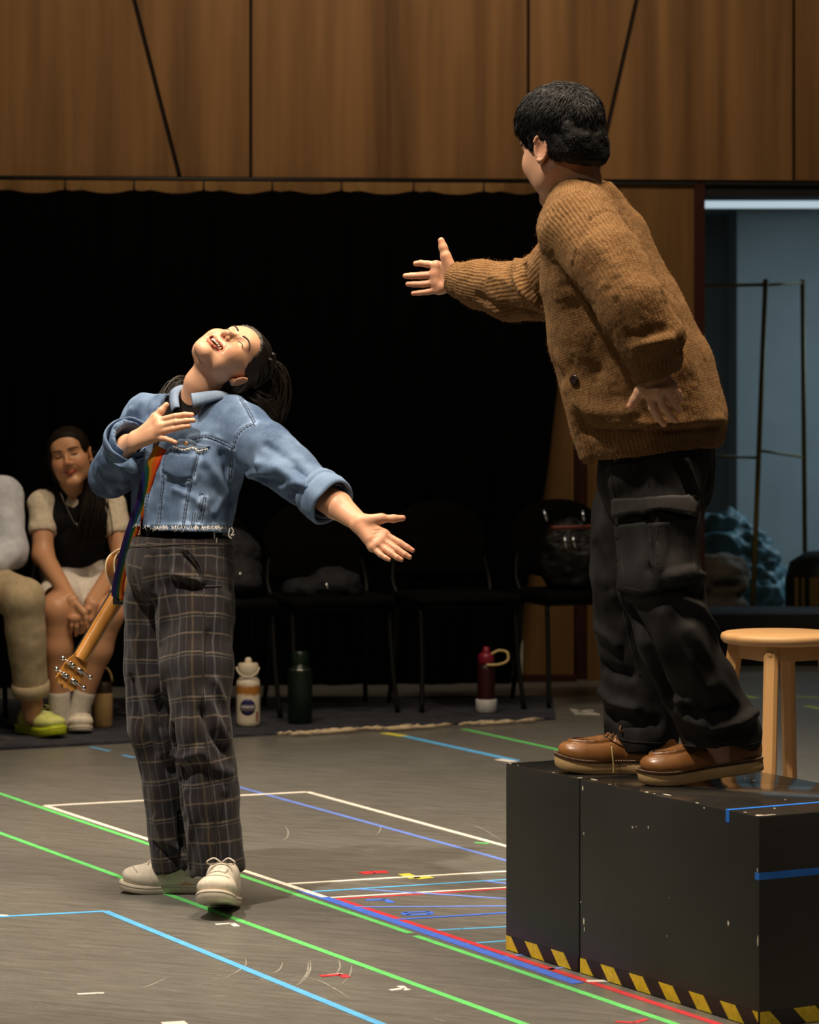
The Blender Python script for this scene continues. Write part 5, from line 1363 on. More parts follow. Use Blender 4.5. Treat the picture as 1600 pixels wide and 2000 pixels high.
for pts_t, pts_b, Yc in (([(221, 905), (240, 905), (262, 890)], [(236, 912), (258, 926), (272, 922)], 8.03),):
    T_ = resample_n(pts_t, 8); B_ = resample_n(pts_b, 8); A = []
    for k in range(8):
        for j in range(5):
            q = T_[k] + (B_[k] - T_[k]) * j / 4; A.append(P(q[0], q[1], Yc + 0.012 * math.sin(k * 0.9) + 0.01 * (j - 2) ** 2 / 4))
    A = np.array(A); Bk = A + np.array([0.001, 0.005, 0]); n5 = 40
    Fc = [(k * 5 + j, k * 5 + 5 + j, k * 5 + 6 + j, k * 5 + 1 + j) for k in range(7) for j in range(4)]; Fc = Fc + [(n5 + a, n5 + d, n5 + c_, n5 + b_) for a, b_, c_, d in Fc]
    rim = [k * 5 for k in range(8)] + [35 + j for j in range(1, 5)] + [k * 5 + 4 for k in range(6, -1, -1)] + [j for j in range(3, 0, -1)]
    Fc += [(b_, a, n5 + a, n5 + b_) for a, b_ in zip(rim, rim[1:] + rim[:1])]
    mk('cuff_flap', np.concatenate([A, Bk]), Fc, M['denim'], jk_, attrs={'wear': ('FLOAT', np.full(80, 0.0))})
# collar leaves
def leaf(grid, name='collar', th=0.005):
    grid = np.array(grid); a, b_, _ = grid.shape; A = grid.reshape(-1, 3); n5 = a * b_
    Nn = np.cross(grid[-1, 0] - grid[0, 0], grid[0, -1] - grid[0, 0]); Nn = nrm(Nn); Bk = A + Nn * th
    Fc = [(i * b_ + j, i * b_ + j + 1, (i + 1) * b_ + j + 1, (i + 1) * b_ + j) for i in range(a - 1) for j in range(b_ - 1)]
    Fc = Fc + [tuple(n5 + k for k in f[::-1]) for f in Fc]
    rim = [j for j in range(b_)] + [i * b_ + b_ - 1 for i in range(1, a)] + [(a - 1) * b_ + j for j in range(b_ - 2, -1, -1)] + [i * b_ for i in range(a - 2, 0, -1)]
    Fc += [(b2, a2, n5 + a2, n5 + b2) for a2, b2 in zip(rim, rim[1:] + rim[:1])]
    return mk(name, np.concatenate([A, Bk]), Fc, M['denim_seam'], jk_, attrs={'wear': ('FLOAT', np.full(2 * n5, 0.08))})
def grid2(edge_a, edge_b, n, mrows):
    A = spline(np.array(edge_a, float), n); B_ = spline(np.array(edge_b, float), n); A = resample_n(A, n); B_ = resample_n(B_, n)
    return [[A[i] + (B_[i] - A[i]) * t + np.array([0, -0.010 * math.sin(math.pi * t), 0.006 * math.sin(math.pi * t)]) for t in np.linspace(0, 1, mrows)] for i in range(n)]
leaf(grid2([P(375, 768, 8.03), P(405, 764, 8.05), P(430, 763, 8.09), P(446, 772, 8.19), P(430, 778, 8.30)], [P(380, 795, 8.00), P(410, 786, 8.02), P(440, 778, 8.06), P(468, 783, 8.19), P(445, 795, 8.32)], 18, 6))
leaf(grid2([P(352, 797, 8.05), P(350, 775, 8.10), P(357, 762, 8.16), P(380, 757, 8.27), P(405, 762, 8.31), P(430, 778, 8.30)], [P(336, 806, 8.06), P(332, 783, 8.12), P(338, 763, 8.20), P(370, 760, 8.32), P(410, 775, 8.36), P(445, 795, 8.32)], 18, 6))

# shirt under it
prims = torso_prims(0.017, [(P(353, 1062, 8.12), 56, 0.150, 0.112)] + TS[1:5])
lo, hi = bounds(prims, 0.02); v = Vol(lo, hi, 0.006)
for p in prims: v.add(p, 0.02)
v.sub(seg(P(352, 790, 8.06), P(390, 725, 8.13), 0.030, 0.062), 0.01); v.cut(P(353, 1075, 8.12), (0, 0, -1))
V, Q = v.mesh(2); mk('top', V, Q, M['blackshirt'], wo)

# ---- trousers
def plaid_mat():
    m, nt, b = new_mat('plaid_flannel', (0.03, 0.026, 0.028), 0.9, 0, 0.1)
    at = node(nt, 'ShaderNodeAttribute'); at.attribute_name = 'uvp'; s = node(nt, 'ShaderNodeSeparateXYZ'); L(nt, at.outputs['Vector'], s.inputs[0])
    wob = math_(nt, 'MULTIPLY', math_(nt, 'SUBTRACT', noise(nt, coords(nt), 18, 2), 0.5), 0.010)
    u = math_(nt, 'ADD', s.outputs[0], wob); w_ = math_(nt, 'ADD', s.outputs[1], wob)
    def line(x, per, off, hw):
        f = math_(nt, 'FRACT', math_(nt, 'ADD', math_(nt, 'DIVIDE', x, per), off)); d = math_(nt, 'MULTIPLY', math_(nt, 'ABSOLUTE', math_(nt, 'SUBTRACT', f, 0.5)), per)
        return math_(nt, 'MULTIPLY_ADD', d, -1.0 / (hw * 0.9), clamp=True) if False else math_(nt, 'SUBTRACT', 1.0, math_(nt, 'SMOOTHSTEP', d, hw * 0.5) if False else math_(nt, 'MINIMUM', math_(nt, 'DIVIDE', d, hw), 1.0))
    weave = noise(nt, coords(nt, attr='uvp', scale=(900, 900, 900)), 1.0, 2)
    base = mixc(nt, line(u, 0.096, 0.0, 0.026), (0.016, 0.0125, 0.015), (0.009, 0.010, 0.019))
    base = mixc(nt, math_(nt, 'MULTIPLY', line(w_, 0.096, 0.25, 0.026), 0.7), base, (0.027, 0.017, 0.018))
    soft = math_(nt, 'ADD', 0.35, noise(nt, coords(nt), 30, 3))
    for (x, per, off, hw, colr, k) in ((u, 0.096, 0.0, 0.0042, (0.15, 0.14, 0.145), 0.7), (u, 0.096, 0.30, 0.0030, (0.16, 0.15, 0.16), 0.5), (u, 0.192, 0.55, 0.0046, (0.17, 0.13, 0.065), 0.5), (u, 0.096, 0.78, 0.0024, (0.14, 0.13, 0.14), 0.4),
                                       (w_, 0.052, 0.0, 0.0040, (0.22, 0.175, 0.13), 0.75), (w_, 0.104, 0.16, 0.0026, (0.20, 0.18, 0.15), 0.5)):
        base = mixc(nt, math_(nt, 'MULTIPLY', math_(nt, 'MULTIPLY', line(x, per, off, hw), k), soft, True), base, colr)
    base = mixc(nt, math_(nt, 'MULTIPLY', weave, 0.5), base, (0.012, 0.010, 0.011))
    L(nt, base, b.inputs['Base Color']); bump(nt, b, weave, 0.3, 0.001); b.inputs['Sheen Weight'].default_value = 0.15; b.inputs['Sheen Roughness'].default_value = 0.6
    return m
M['plaid'] = plaid_mat()
LL = [P(392, 1085, 8.08), P(388, 1180, 8.05), P(388, 1300, 8.00), P(392, 1420, 7.97), P(412, 1560, 7.97), P(424, 1690, 7.97)]; LLr = [0.088, 0.094, 0.084, 0.074, 0.073, 0.072]
LR = [P(312, 1085, 8.17), P(303, 1180, 8.18), P(302, 1300, 8.17), P(306, 1420, 8.14), P(326, 1540, 8.15), P(345, 1690, 8.16)]; LRr = [0.084, 0.087, 0.083, 0.076, 0.065, 0.068]
pel = [etube(P(354, 1050, 8.12), P(352, 1105, 8.12), yawv(56)[1], (0.158, 0.120), (0.172, 0.134), yawv(52)[1])]
lo, hi = bounds(pel + chain(LL, LLr) + chain(LR, LRr), 0.03); v = Vol(lo, hi, 0.0045)
v.add(pel, 0.02); v.add(chain(LL, LLr), 0.02); v.add(chain(LR, LRr), 0.016); v.add(seg(P(348, 1120, 8.12), P(343, 1330, 8.09), 0.078, 0.062), 0.03)
v.cut(P(353, 1047, 8.12), (0, 0, 1)); v.cut(P(424, 1704, 7.97), (0.175, 0, -1))
v.sub(seg(P(424, 1672, 7.97), P(426, 1760, 7.97), 0.056, 0.066), 0.006); v.sub(seg(P(345, 1672, 8.16), P(350, 1760, 8.16), 0.052, 0.062), 0.006)
V, Q = v.mesh(2)
def legcoord(V, A, ra):
    A = np.array(A); best = np.full(len(V), 1e9); u = np.zeros(len(V)); w = np.zeros(len(V)); acc = 0.0
    for a, b_ in zip(A[:-1], A[1:]):
        ba = b_ - a; Ln = np.linalg.norm(ba); t = np.clip((V - a) @ ba / Ln ** 2, 0, 1); q = V - a - t[:, None] * ba; d = np.linalg.norm(q, axis=1)
        th = np.arctan2(q[:, 0] * 0.77 - q[:, 1] * 0.64 * 0 + q[:, 0] * 0.0, -q[:, 1] * 1.0); th = np.arctan2(q[:, 0], -q[:, 1])
        m = d < best; best[m] = d[m]; u[m] = (th * ra)[m]; w[m] = (acc + t * Ln)[m]; acc += Ln
    return best, u, w
dL, uL, wL = legcoord(V, [P(392, 1040, 8.08)] + LL, 0.088); dR, uR, wR = legcoord(V, [P(312, 1040, 8.17)] + LR, 0.086)
useL = (dL / 0.088) < (dR / 0.086)
uvp = np.stack([np.where(useL, uL, uR + 0.031), np.where(useL, wL, wR), 0 * uL], 1)
N = vnormals(V, Q); fade = np.clip((P(0, 1040, 8.1)[2] - V[:, 2]) / 0.1, 0.25, 1)
V = V + N * (fade * (0.010 * fbm(V * np.array([11, 11, 3.2]) + 2, 3) + 0.0035 * fbm(V * np.array([26, 26, 12]) + 8, 2)))[:, None]
sp = Surf(V, Q)
V = folds(V, Q, sp, [([(362, 1085), (385, 1110), (398, 1140)], 0.008, -0.012), ([(340, 1120), (370, 1128), (392, 1135)], 0.010, 0.010), ([(345, 1140), (375, 1148), (398, 1150)], 0.010, -0.012),
    ([(292, 1180), (300, 1260), (305, 1340), (318, 1420)], 0.012, -0.018), ([(320, 1160), (318, 1260), (322, 1350)], 0.016, 0.012), ([(265, 1250), (280, 1330), (300, 1400), (318, 1470)], 0.014, 0.012), ([(255, 1330), (270, 1400), (300, 1470)], 0.016, -0.014),
    ([(400, 1360), (420, 1400), (440, 1440)], 0.014, 0.012), ([(395, 1390), (410, 1430), (438, 1465)], 0.012, -0.012), ([(420, 1330), (436, 1370), (444, 1420)], 0.010, 0.010), ([(330, 1470), (360, 1480), (390, 1470)], 0.012, 0.012), ([(335, 1500), (362, 1510), (385, 1500)], 0.014, -0.012),
    ([(335, 1420), (350, 1520), (355, 1620), (360, 1690)], 0.010, -0.018), ([(405, 1240), (400, 1320), (398, 1400)], 0.012, -0.008), ([(365, 1550), (375, 1600), (372, 1680)], 0.012, 0.010), ([(440, 1560), (430, 1620), (438, 1690)], 0.014, -0.010), ([(305, 1600), (320, 1640), (345, 1660)], 0.010, 0.010), ([(300, 1650), (330, 1672), (352, 1680)], 0.008, -0.008),
    ([(395, 1470), (420, 1500), (450, 1510)], 0.014, 0.009), ([(300, 1090), (300, 1150)], 0.008, -0.006), ([(325, 1085), (330, 1150)], 0.008, -0.006)])
pt = mk('plaid_trousers', V, Q, M['plaid'], wo, attrs={'uvp': ('FLOAT_VECTOR', uvp)})
sj2 = sj; sj = Surf(V, Q)
M['plaid_seam'] = plain('dark_seam', (0.03, 0.025, 0.026), 0.9)
def pseam(pts, r=0.003):
    p = sj.line(spline(np.array(pts, float), 40), 4.0, 0.0004)
    if len(p) > 2: mb = MB(); mb.tube(p, r, 6, 0.6); mb.build('seam', M['plaid_seam'], pt)
pseam([(398, 1150), (398, 1260), (396, 1360), (405, 1480), (420, 1600), (424, 1690)]); pseam([(362, 1078), (384, 1105), (398, 1142)], 0.0035); pseam([(368, 1074), (390, 1103), (402, 1140)], 0.002)
pseam([(392, 1146), (432, 1145)], 0.0025); pseam([(247, 1070), (300, 1067), (360, 1063), (420, 1064), (456, 1071)], 0.0018)
wb_ = None and sj.patch([(250, 1062), (300, 1058), (360, 1054), (420, 1056), (456, 1064)], [(249, 1070), (300, 1066), (360, 1062), (420, 1064), (457, 1072)], 40, 3, 0.003, 0.004)
if wb_: mk('waistband', *wb_, M['plaid_seam'], pt)

# ---- head, hands, body
HR = headR((0.585, -0.535, -0.61), (0.72, 0.64, 0.26)); HC = P(443, 701, 8.135)
nk = [(P(398, 752, 8.135), 0.049), (P(388, 790, 8.16), 0.052), (P(384, 815, 8.165), 0.060)]
hv, hq, ht, hl, hql = head_mesh(HR, HC, nk, 'open', 0.91, 0.0019)
def HP(px, py, Y0, px0, py0, gx, gy, dy=0.0): return P(px, py, Y0 + gx * (px - px0) + gy * (py - py0) + dy)
a = lambda x, y, d=0.0: HP(x, y, 7.735, 700, 1020, 0.00010, -0.0007, d)
lh = hand_mesh(a(703, 1022, 0.004), [a(752, 1044), a(746, 1055), a(738, 1063), a(727, 1069, 0.002)],
    [[a(781, 1060, -0.010), a(796, 1069, -0.012), a(806, 1075, -0.012)], [a(776, 1073, -0.014), a(791, 1083, -0.018), a(800, 1088, -0.018)], [a(763, 1080, -0.012), a(776, 1089, -0.016), a(784, 1093, -0.016)], [a(743, 1083, -0.006), a(754, 1090, -0.009), a(760, 1093, -0.010)]],
    [a(718, 1016, -0.004), a(745, 1013, -0.012), a(769, 1013, -0.014), a(787, 1012, -0.014)], np.cross(nrm((0.70, 0.5, 0.5)), nrm((0.8, -0.35, -0.53))),
    [(P(660, 988, 7.80), 0.036, 0.031), (P(610, 955, 7.87), 0.041, 0.037), (P(570, 925, 7.92), 0.042, 0.040)], 0.93, nails=False)
a = lambda x, y, d=0.0: HP(x, y, 8.005, 310, 840, -0.0007, -0.0004, d)
rh = hand_mesh(a(262, 861, 0.0), [a(309, 822), a(313, 833, -0.003), a(310, 844, -0.001), a(303, 855, 0.002)],
    [[a(343, 813, 0.002), a(361, 810, 0.006), a(375, 810, 0.010)], [a(344, 825, -0.001), a(364, 822, 0.004), a(378, 821, 0.009)], [a(338, 838, 0.0), a(357, 834, 0.004), a(369, 832, 0.008)], [a(323, 857, 0.0), a(335, 861, 0.003), a(343, 864, 0.005)]],
    [a(288, 840, 0.004), a(303, 815, 0.006), a(315, 803, 0.010), a(325, 791, 0.014)], (-0.45, -0.85, 0.30),
    [(P(247, 873, 8.08), 0.032, 0.026), (P(236, 893, 8.17), 0.036, 0.034), (P(224, 922, 8.27), 0.038, 0.038)], 0.93)
core = core_mesh([etube(P(353, 1080, 8.12), P(374, 860, 8.145), yawv(50)[1], (0.125, 0.085), (0.13, 0.075)), seg(P(374, 860, 8.145), P(385, 805, 8.165), 0.06, 0.055), seg(P(374, 850, 8.14), SL[0], 0.05, 0.05), seg(SL[0], P(570, 925, 7.92), 0.045, 0.040), seg(P(374, 850, 8.15), SR[0], 0.045, 0.045), seg(SR[0], SR[2], 0.042, 0.038),
                  seg(LL[0], LL[3], 0.055, 0.044), seg(LL[3], LL[5], 0.044, 0.034), seg(LL[5], P(426, 1722, 7.97), 0.036, 0.034), seg(LR[0], LR[3], 0.052, 0.042), seg(LR[3], P(338, 1660, 8.16), 0.042, 0.032), seg(P(338, 1660, 8.16), P(366, 1722, 8.16), 0.030, 0.030)])
bo = body_obj([(hv, hq, ht), lh, rh, core], M['skin_a'], wo)
face_bits(HR, HC, wo, hl, hql, 'open', 0.91)
# hair: a swept-back cap with strands, a braid, and loose lengths behind the shoulders
v = Vol((-0.11, -0.11, -0.12), (0.11, 0.16, 0.17), 0.0035)
v.add(ell((0, 0.022, 0.048), (0.0820, 0.100, 0.102)), 0); v.add(ell((0, 0.065, -0.025), (0.062, 0.05, 0.06)), 0.03); v.add(ell((0, 0.080, 0.085), (0.048, 0.042, 0.045)), 0.03)
v.add(ell((0, -0.040, 0.062), (0.066, 0.050, 0.050)), 0.02); v.cut((0, -0.066, 0.070), (0, -0.80, -0.60), 0.006); v.sub(ell((0.082, 0.012, -0.012), (0.022, 0.026, 0.034)), 0.004); v.sub(ell((-0.082, 0.012, -0.012), (0.022, 0.026, 0.034)), 0.004)
V, Q = v.mesh(2); N = vnormals(V, Q); V = V + N * (0.0022 * vnoise(np.stack([np.arctan2(V[:, 0], V[:, 2] + 0.02) * 26, V[:, 1] * 9, 0 * V[:, 0]], 1)))[:, None]
hm = MB(); hw = lambda p: np.asarray(p) @ HR.T * 0.91 + HC
hm.add(hw(V), Q)
for k in range(420):
    th = random.uniform(-1.45, 1.45); y0 = -0.058 + 0.050 * abs(math.sin(th)) ** 2 + random.uniform(0, 0.05); pts = []
    for t in np.linspace(0, 1, 9):
        y = y0 + t * (0.115 - y0); tt = th * (1 - 0.35 * t); k_ = max(0.05, 1 - ((y - 0.020) / 0.101) ** 2) ** 0.5
        lift = 1.012 + 0.012 * random.random() * math.sin(t * 3)
        pts.append((math.sin(tt) * 0.0815 * k_ * lift, y, 0.048 + math.cos(tt) * 0.1025 * k_ * lift))
    pts = np.array(pts); hm.tube(hw(pts), np.array([0.4, 1, 1, 1, 1, 1, 1, 0.8, 0.3]) * random.uniform(0.0008, 0.0018), 4, 0.5)
for k in range(420):
    th = random.uniform(-1.3, 1.3); y0 = -0.066 + 0.052 * abs(math.sin(th)) ** 2 + random.gauss(0, 0.004); ph = random.uniform(0, 6); pts = []
    for t in np.linspace(0, 1, 10):
        y = y0 + t * random.uniform(0.075, 0.08); tt = th * (1 - 0.2 * t) + 0.03 * math.sin(7 * t + ph); k_ = max(0.05, 1 - ((y - 0.022) / 0.101) ** 2) ** 0.5; lift = 0.93 + 0.10 * min(1, t * 3) + 0.012 * math.sin(5 * t + ph)
        pts.append((math.sin(tt) * 0.0820 * k_ * lift, y, 0.048 + math.cos(tt) * 0.1025 * k_ * lift))
    hm.tube(hw(np.array(pts)), np.array([0.3, 0.7, 1, 1, 1, 1, 1, 0.8, 0.5, 0.2]) * random.uniform(0.0006, 0.0013), 4, 0.5)
for side, th0 in ((1, 0.95), (1, 0.62)):      # braids over the crown side
    for ph in (0, 2.1, 4.2):
        pts = []
        for t in np.linspace(0, 1, 40):
            y = -0.02 + t * 0.125; tt = side * th0 * (1 - 0.25 * t); k_ = max(0.06, 1 - ((y - 0.020) / 0.104) ** 2) ** 0.5; rr = 1.05
            pts.append((math.sin(tt) * 0.083 * k_ * rr + 0.0045 * math.sin(t * 42 + ph), y, 0.048 + math.cos(tt) * 0.104 * k_ * rr + 0.0035 * math.sin(2 * (t * 42 + ph))))
        hm.tube(hw(np.array(pts)), 0.0052, 6)
rr_ = random.Random(5)
for base, n_ in (([(470, 755, 8.20), (500, 775, 8.18), (520, 790, 8.20), (530, 815, 8.24)], 60), ([(440, 740, 8.28), (385, 745, 8.32), (350, 745, 8.30), (335, 770, 8.27), (322, 800, 8.22)], 40), ([(500, 700, 8.25), (540, 720, 8.27), (548, 770, 8.28), (530, 830, 8.28)], 90), ([(440, 720, 8.3), (450, 780, 8.33), (455, 860, 8.34), (450, 930, 8.33)], 60)):
    B0 = np.array([P(*q) for q in base])
    for k in range(n_):
        o = np.array([rr_.gauss(0, 0.010), rr_.gauss(0, 0.012), rr_.gauss(0, 0.010)]); grow = np.linspace(0.4, 1.3, len(B0))[:, None]
        p = spline(B0 + o * grow + np.array([[rr_.gauss(0, .004) for _ in range(3)] for _ in B0]), 18); r_ = rr_.uniform(0.0008, 0.0022)
        hm.tube(p, np.concatenate([np.full(len(p) - 3, r_), [r_ * .8, r_ * .5, r_ * .2]]), 4, 0.6)
hm.build('hair', M['hair'], wo)

# ---- shoes
M['whitecanvas'] = plain('off_white_canvas', (0.66, 0.60, 0.50), 0.85, nscale=90, var=0.10, bumpy=0.25)
M['whitesole'] = plain('worn_white_rubber', (0.60, 0.54, 0.44), 0.6, nscale=20, var=0.12)
M['lace'] = plain('cotton_lace', (0.68, 0.63, 0.54), 0.9)
M['foxing'] = plain('grey_foxing_line', (0.42, 0.38, 0.32), 0.7)
sn = {'sole': M['whitesole'], 'upper': M['whitecanvas'], 'lace': M['lace'], 'line': M['foxing']}
tR = G(233, 1744); dR_ = nrm(np.array([-0.975, -0.10, 0])); 
shoe(wo, 'sneaker', 'white canvas sneaker flat on the floor, pointing left below the plaid trousers', tR - dR_ * 0.245, dR_, UP, 0.245, 'sneaker', 0.0, 'white sneakers below the plaid trousers', sn, 0.041)
toe = P(416, 1768, 7.70); dL_ = nrm(np.array([-0.07, -0.965, 0.20]))
shoe(wo, 'sneaker', 'white canvas sneaker with lifted toe, pointing at the viewer below the plaid trousers', toe - dL_ * 0.245, dL_, UP, 0.245, 'sneaker', 0.0, 'white sneakers below the plaid trousers', sn, 0.049)

# ---- rainbow strap and small guitar on her back
def strap_mat():
    m, nt, b = new_mat('rainbow_webbing', (0.2, 0.1, 0.1), 0.7, 0, 0.2)
    at = node(nt, 'ShaderNodeAttribute'); at.attribute_name = 'st'; s = node(nt, 'ShaderNodeSeparateXYZ'); L(nt, at.outputs['Vector'], s.inputs[0])
    L(nt, ramp(nt, s.outputs[1], [(0.0, (0.030, 0.010, 0.080)), (0.20, (0.010, 0.014, 0.11)), (0.40, (0.004, 0.055, 0.055)), (0.56, (0.02, 0.07, 0.012)), (0.66, (0.42, 0.16, 0.006)), (0.78, (0.55, 0.08, 0.006)), (0.90, (0.45, 0.018, 0.006))], 'CONSTANT'), b.inputs['Base Color'])
    bump(nt, b, noise(nt, coords(nt, attr='st', scale=(300, 40, 1)), 1.0, 1), 0.3, 0.001); return m
M['strap'] = strap_mat()
uk_axis = nrm(P(345, 967, 8.46) - P(125, 1335, 8.22)); J = P(236, 1150, 8.34)
uk = thing('ukulele', 'small wooden guitar slung neck-down behind the plaid trousers on a rainbow strap', 'guitar', J)
sp_px = [(318, 876), (306, 900), (292, 935), (276, 985), (264, 1020), (252, 1055), (240, 1100), (231, 1140), (229, 1168)]
cen = []
for k, (x, y) in enumerate(sp_px):
    h_, n_ = sj2.hit(x, y); cen.append(h_ + n_ * 0.006 if h_ is not None and y < 1000 else None)
Yk = [8.03, 8.02, 8.03, 8.06, 8.09, 8.12, 8.17, 8.22, 8.24]
cen = [c_ if c_ is not None else P(x, y, Yy) for c_, (x, y), Yy in zip(cen, sp_px, Yk)]
cen = spline(np.array(cen), 60); n6 = len(cen); T_, _, _ = frames(cen); toc = np.array([0, 0, CH]) - cen; toc /= np.linalg.norm(toc, axis=1, keepdims=True); toc = toc + np.array([-0.55, 0, 0]); sd = np.cross(T_, toc); sd /= np.linalg.norm(sd, axis=1, keepdims=True); nn = np.cross(sd, T_); nn /= np.linalg.norm(nn, axis=1, keepdims=True)
acr = np.linspace(-1, 1, 9); hw_ = 0.019
VV = []; ST = []
for lay in (0.0, -0.002):
    for i in range(n6):
        for j, q in enumerate(acr): VV.append(cen[i] + sd[i] * q * hw_ + nn[i] * lay); tw = min(1.0, max(0.0, (i / n6 - 0.16) / 0.12)); ST.append((i * 0.01, (1 - tw) * (0.66 + 0.3 * (1 - q) / 2) + tw * (1 - q) / 2, 0))
Fc = []
for i in range(n6 - 1):
    for j in range(8):
        a0 = i * 9 + j; Fc.append((a0, a0 + 1, a0 + 10, a0 + 9)); b0 = n6 * 9 + a0; Fc.append((b0, b0 + 9, b0 + 10, b0 + 1))
for i in range(n6 - 1):
    a0 = i * 9; Fc.append((a0, a0 + 9, n6 * 9 + a0 + 9, n6 * 9 + a0)); a0 = i * 9 + 8; Fc.append((a0 + 9, a0, n6 * 9 + a0, n6 * 9 + a0 + 9))
mk('strap', VV, Fc, M['strap'], uk, attrs={'st': ('FLOAT_VECTOR', ST)})
M['ukwood'] = wood_mat('mahogany_body', (0.20, 0.065, 0.015), (0.34, 0.135, 0.035), (20, 20, 3), 0.25, spec=0.6)
M['ukneck'] = wood_mat('honey_neck', (0.36, 0.15, 0.03), (0.52, 0.24, 0.055), (30, 30, 6), 0.22, spec=0.6)
M['binding'] = plain('cream_binding', (0.70, 0.58, 0.36), 0.4)
M['leather_blk'] = plain('black_leather', (0.012, 0.011, 0.010), 0.5)
A_ = uk_axis; view = nrm(np.array([0, 0, CH]) - J); Bk_ = nrm(view - A_ * (view @ A_) + np.array([0.35, 0, 0])); Bk_ = nrm(Bk_ - A_ * (Bk_ @ A_)); Sd = np.cross(A_, Bk_)
# body outline (s across, t along) extruded front to back
key = [(0.0, 0.0), (0.045, 0.004), (0.078, 0.035), (0.078, 0.075), (0.058, 0.115), (0.060, 0.140), (0.080, 0.175), (0.082, 0.215), (0.052, 0.250), (0.0, 0.258)]
ol = spline(key + [(-a, b_) for a, b_ in key[-2:0:-1]], 72, True)
dep = 0.030
A0_, Sd0_ = A_, Sd; A_ = nrm(P(405, 985, 8.50) - J); Bk0_ = Bk_; Bk_ = nrm(Bk_ - A_ * (Bk_ @ A_)); Sd = np.cross(A_, Bk_)
Vb, Fb = prismgeo([tuple(p) for p in ol], Sd, A_, Bk_, J + A_ * 0.0, -dep, dep)
mk('body_shell', Vb, Fb, M['ukwood'], uk, angle=40)
for d_ in (-dep, dep):
    mb = MB(); rr = np.array([J + Sd * p[0] + A_ * p[1] + Bk_ * d_ for p in np.vstack([ol, ol[:1]])]); mb.tube(rr, 0.0028, 6); mb.build('binding', M['binding'], uk)
A_, Sd, Bk_ = A0_, Sd0_, Bk0_
H0 = P(152, 1290, 8.235); tn = J + Bk_ * 0.008
pr = [(-0.022, -0.006), (-0.021, 0.006), (-0.014, 0.015), (0, 0.0185), (0.014, 0.015), (0.021, 0.006), (0.022, -0.006)]
ends = [(J + A_ * 0.03, 1.12, 1.3), (J + A_ * 0.0, 1.10, 1.2), (J - A_ * 0.03, 1.02, 1.0), (H0, 0.90, 0.85)]
Vn = np.array([e + Sd * u * s1 + Bk_ * (w * s2 + 0.014) for e, s1, s2 in ends for u, w in pr]); n7 = 7
Fn = [tuple(range(6, -1, -1)), tuple(3 * n7 + i for i in range(n7))] + [(r * n7 + i, r * n7 + (i + 1) % n7, (r + 1) * n7 + (i + 1) % n7, (r + 1) * n7 + i) for r in range(3) for i in range(n7)]
mk('neck', Vn, Fn, M['ukneck'], uk, angle=50)
mb = MB(); mb.box((J + H0) / 2 + Bk_ * 0.005, (0.046, np.linalg.norm(J - H0) + 0.02, 0.006), np.stack([Sd, A_, Bk_], 1), 0.001); mb.build('fretboard', M['leather_blk'], uk)
hd = [(-0.020, 0.008), (-0.030, -0.018), (-0.031, -0.075), (-0.020, -0.086), (-0.008, -0.082), (0, -0.090), (0.010, -0.082), (0.022, -0.086), (0.031, -0.075), (0.030, -0.018), (0.020, 0.008)]
mk('headstock', *prismgeo(hd, Sd, A_, Bk_, H0, 0.004, 0.020), M['ukneck'], uk, smooth=False)
for s in (-1, 1):
    for t in (-0.026, -0.060):
        c0 = H0 + A_ * t + Sd * s * 0.014 + Bk_ * 0.021; tp = MB()
        tp.box(c0 + Bk_ * 0.002, (0.020, 0.013, 0.005), np.stack([Sd, A_, Bk_], 1), 0.0015); tp.lathe([(0.006, 0.0), (0.006, 0.008), (0.003, 0.0095), (0, 0.0095)], c0 - Sd * s * 0.002, Bk_, 14)
        tp.tube([c0 + Bk_ * 0.006 - Sd * s * 0.008, c0 + Bk_ * 0.006 + Sd * s * 0.030], 0.0022, 8); tp.lathe([(0, -0.006), (0.005, -0.005), (0.0062, 0), (0.005, 0.005), (0, 0.006)], c0 + Bk_ * 0.006 + Sd * s * 0.032, Sd, 12)
        tp.build('tuner', M['steel'], uk)
mb = MB(); mb.box(P(233, 1168, 8.25), (0.034, 0.012, 0.036), bev=0.004); mb.build('strap_end', M['leather_blk'], uk)
mb = MB(); mb.box(P(238, 1172, 8.242), (0.012, 0.004, 0.010), bev=0.001); mb.build('buckle', M['brass'], uk)
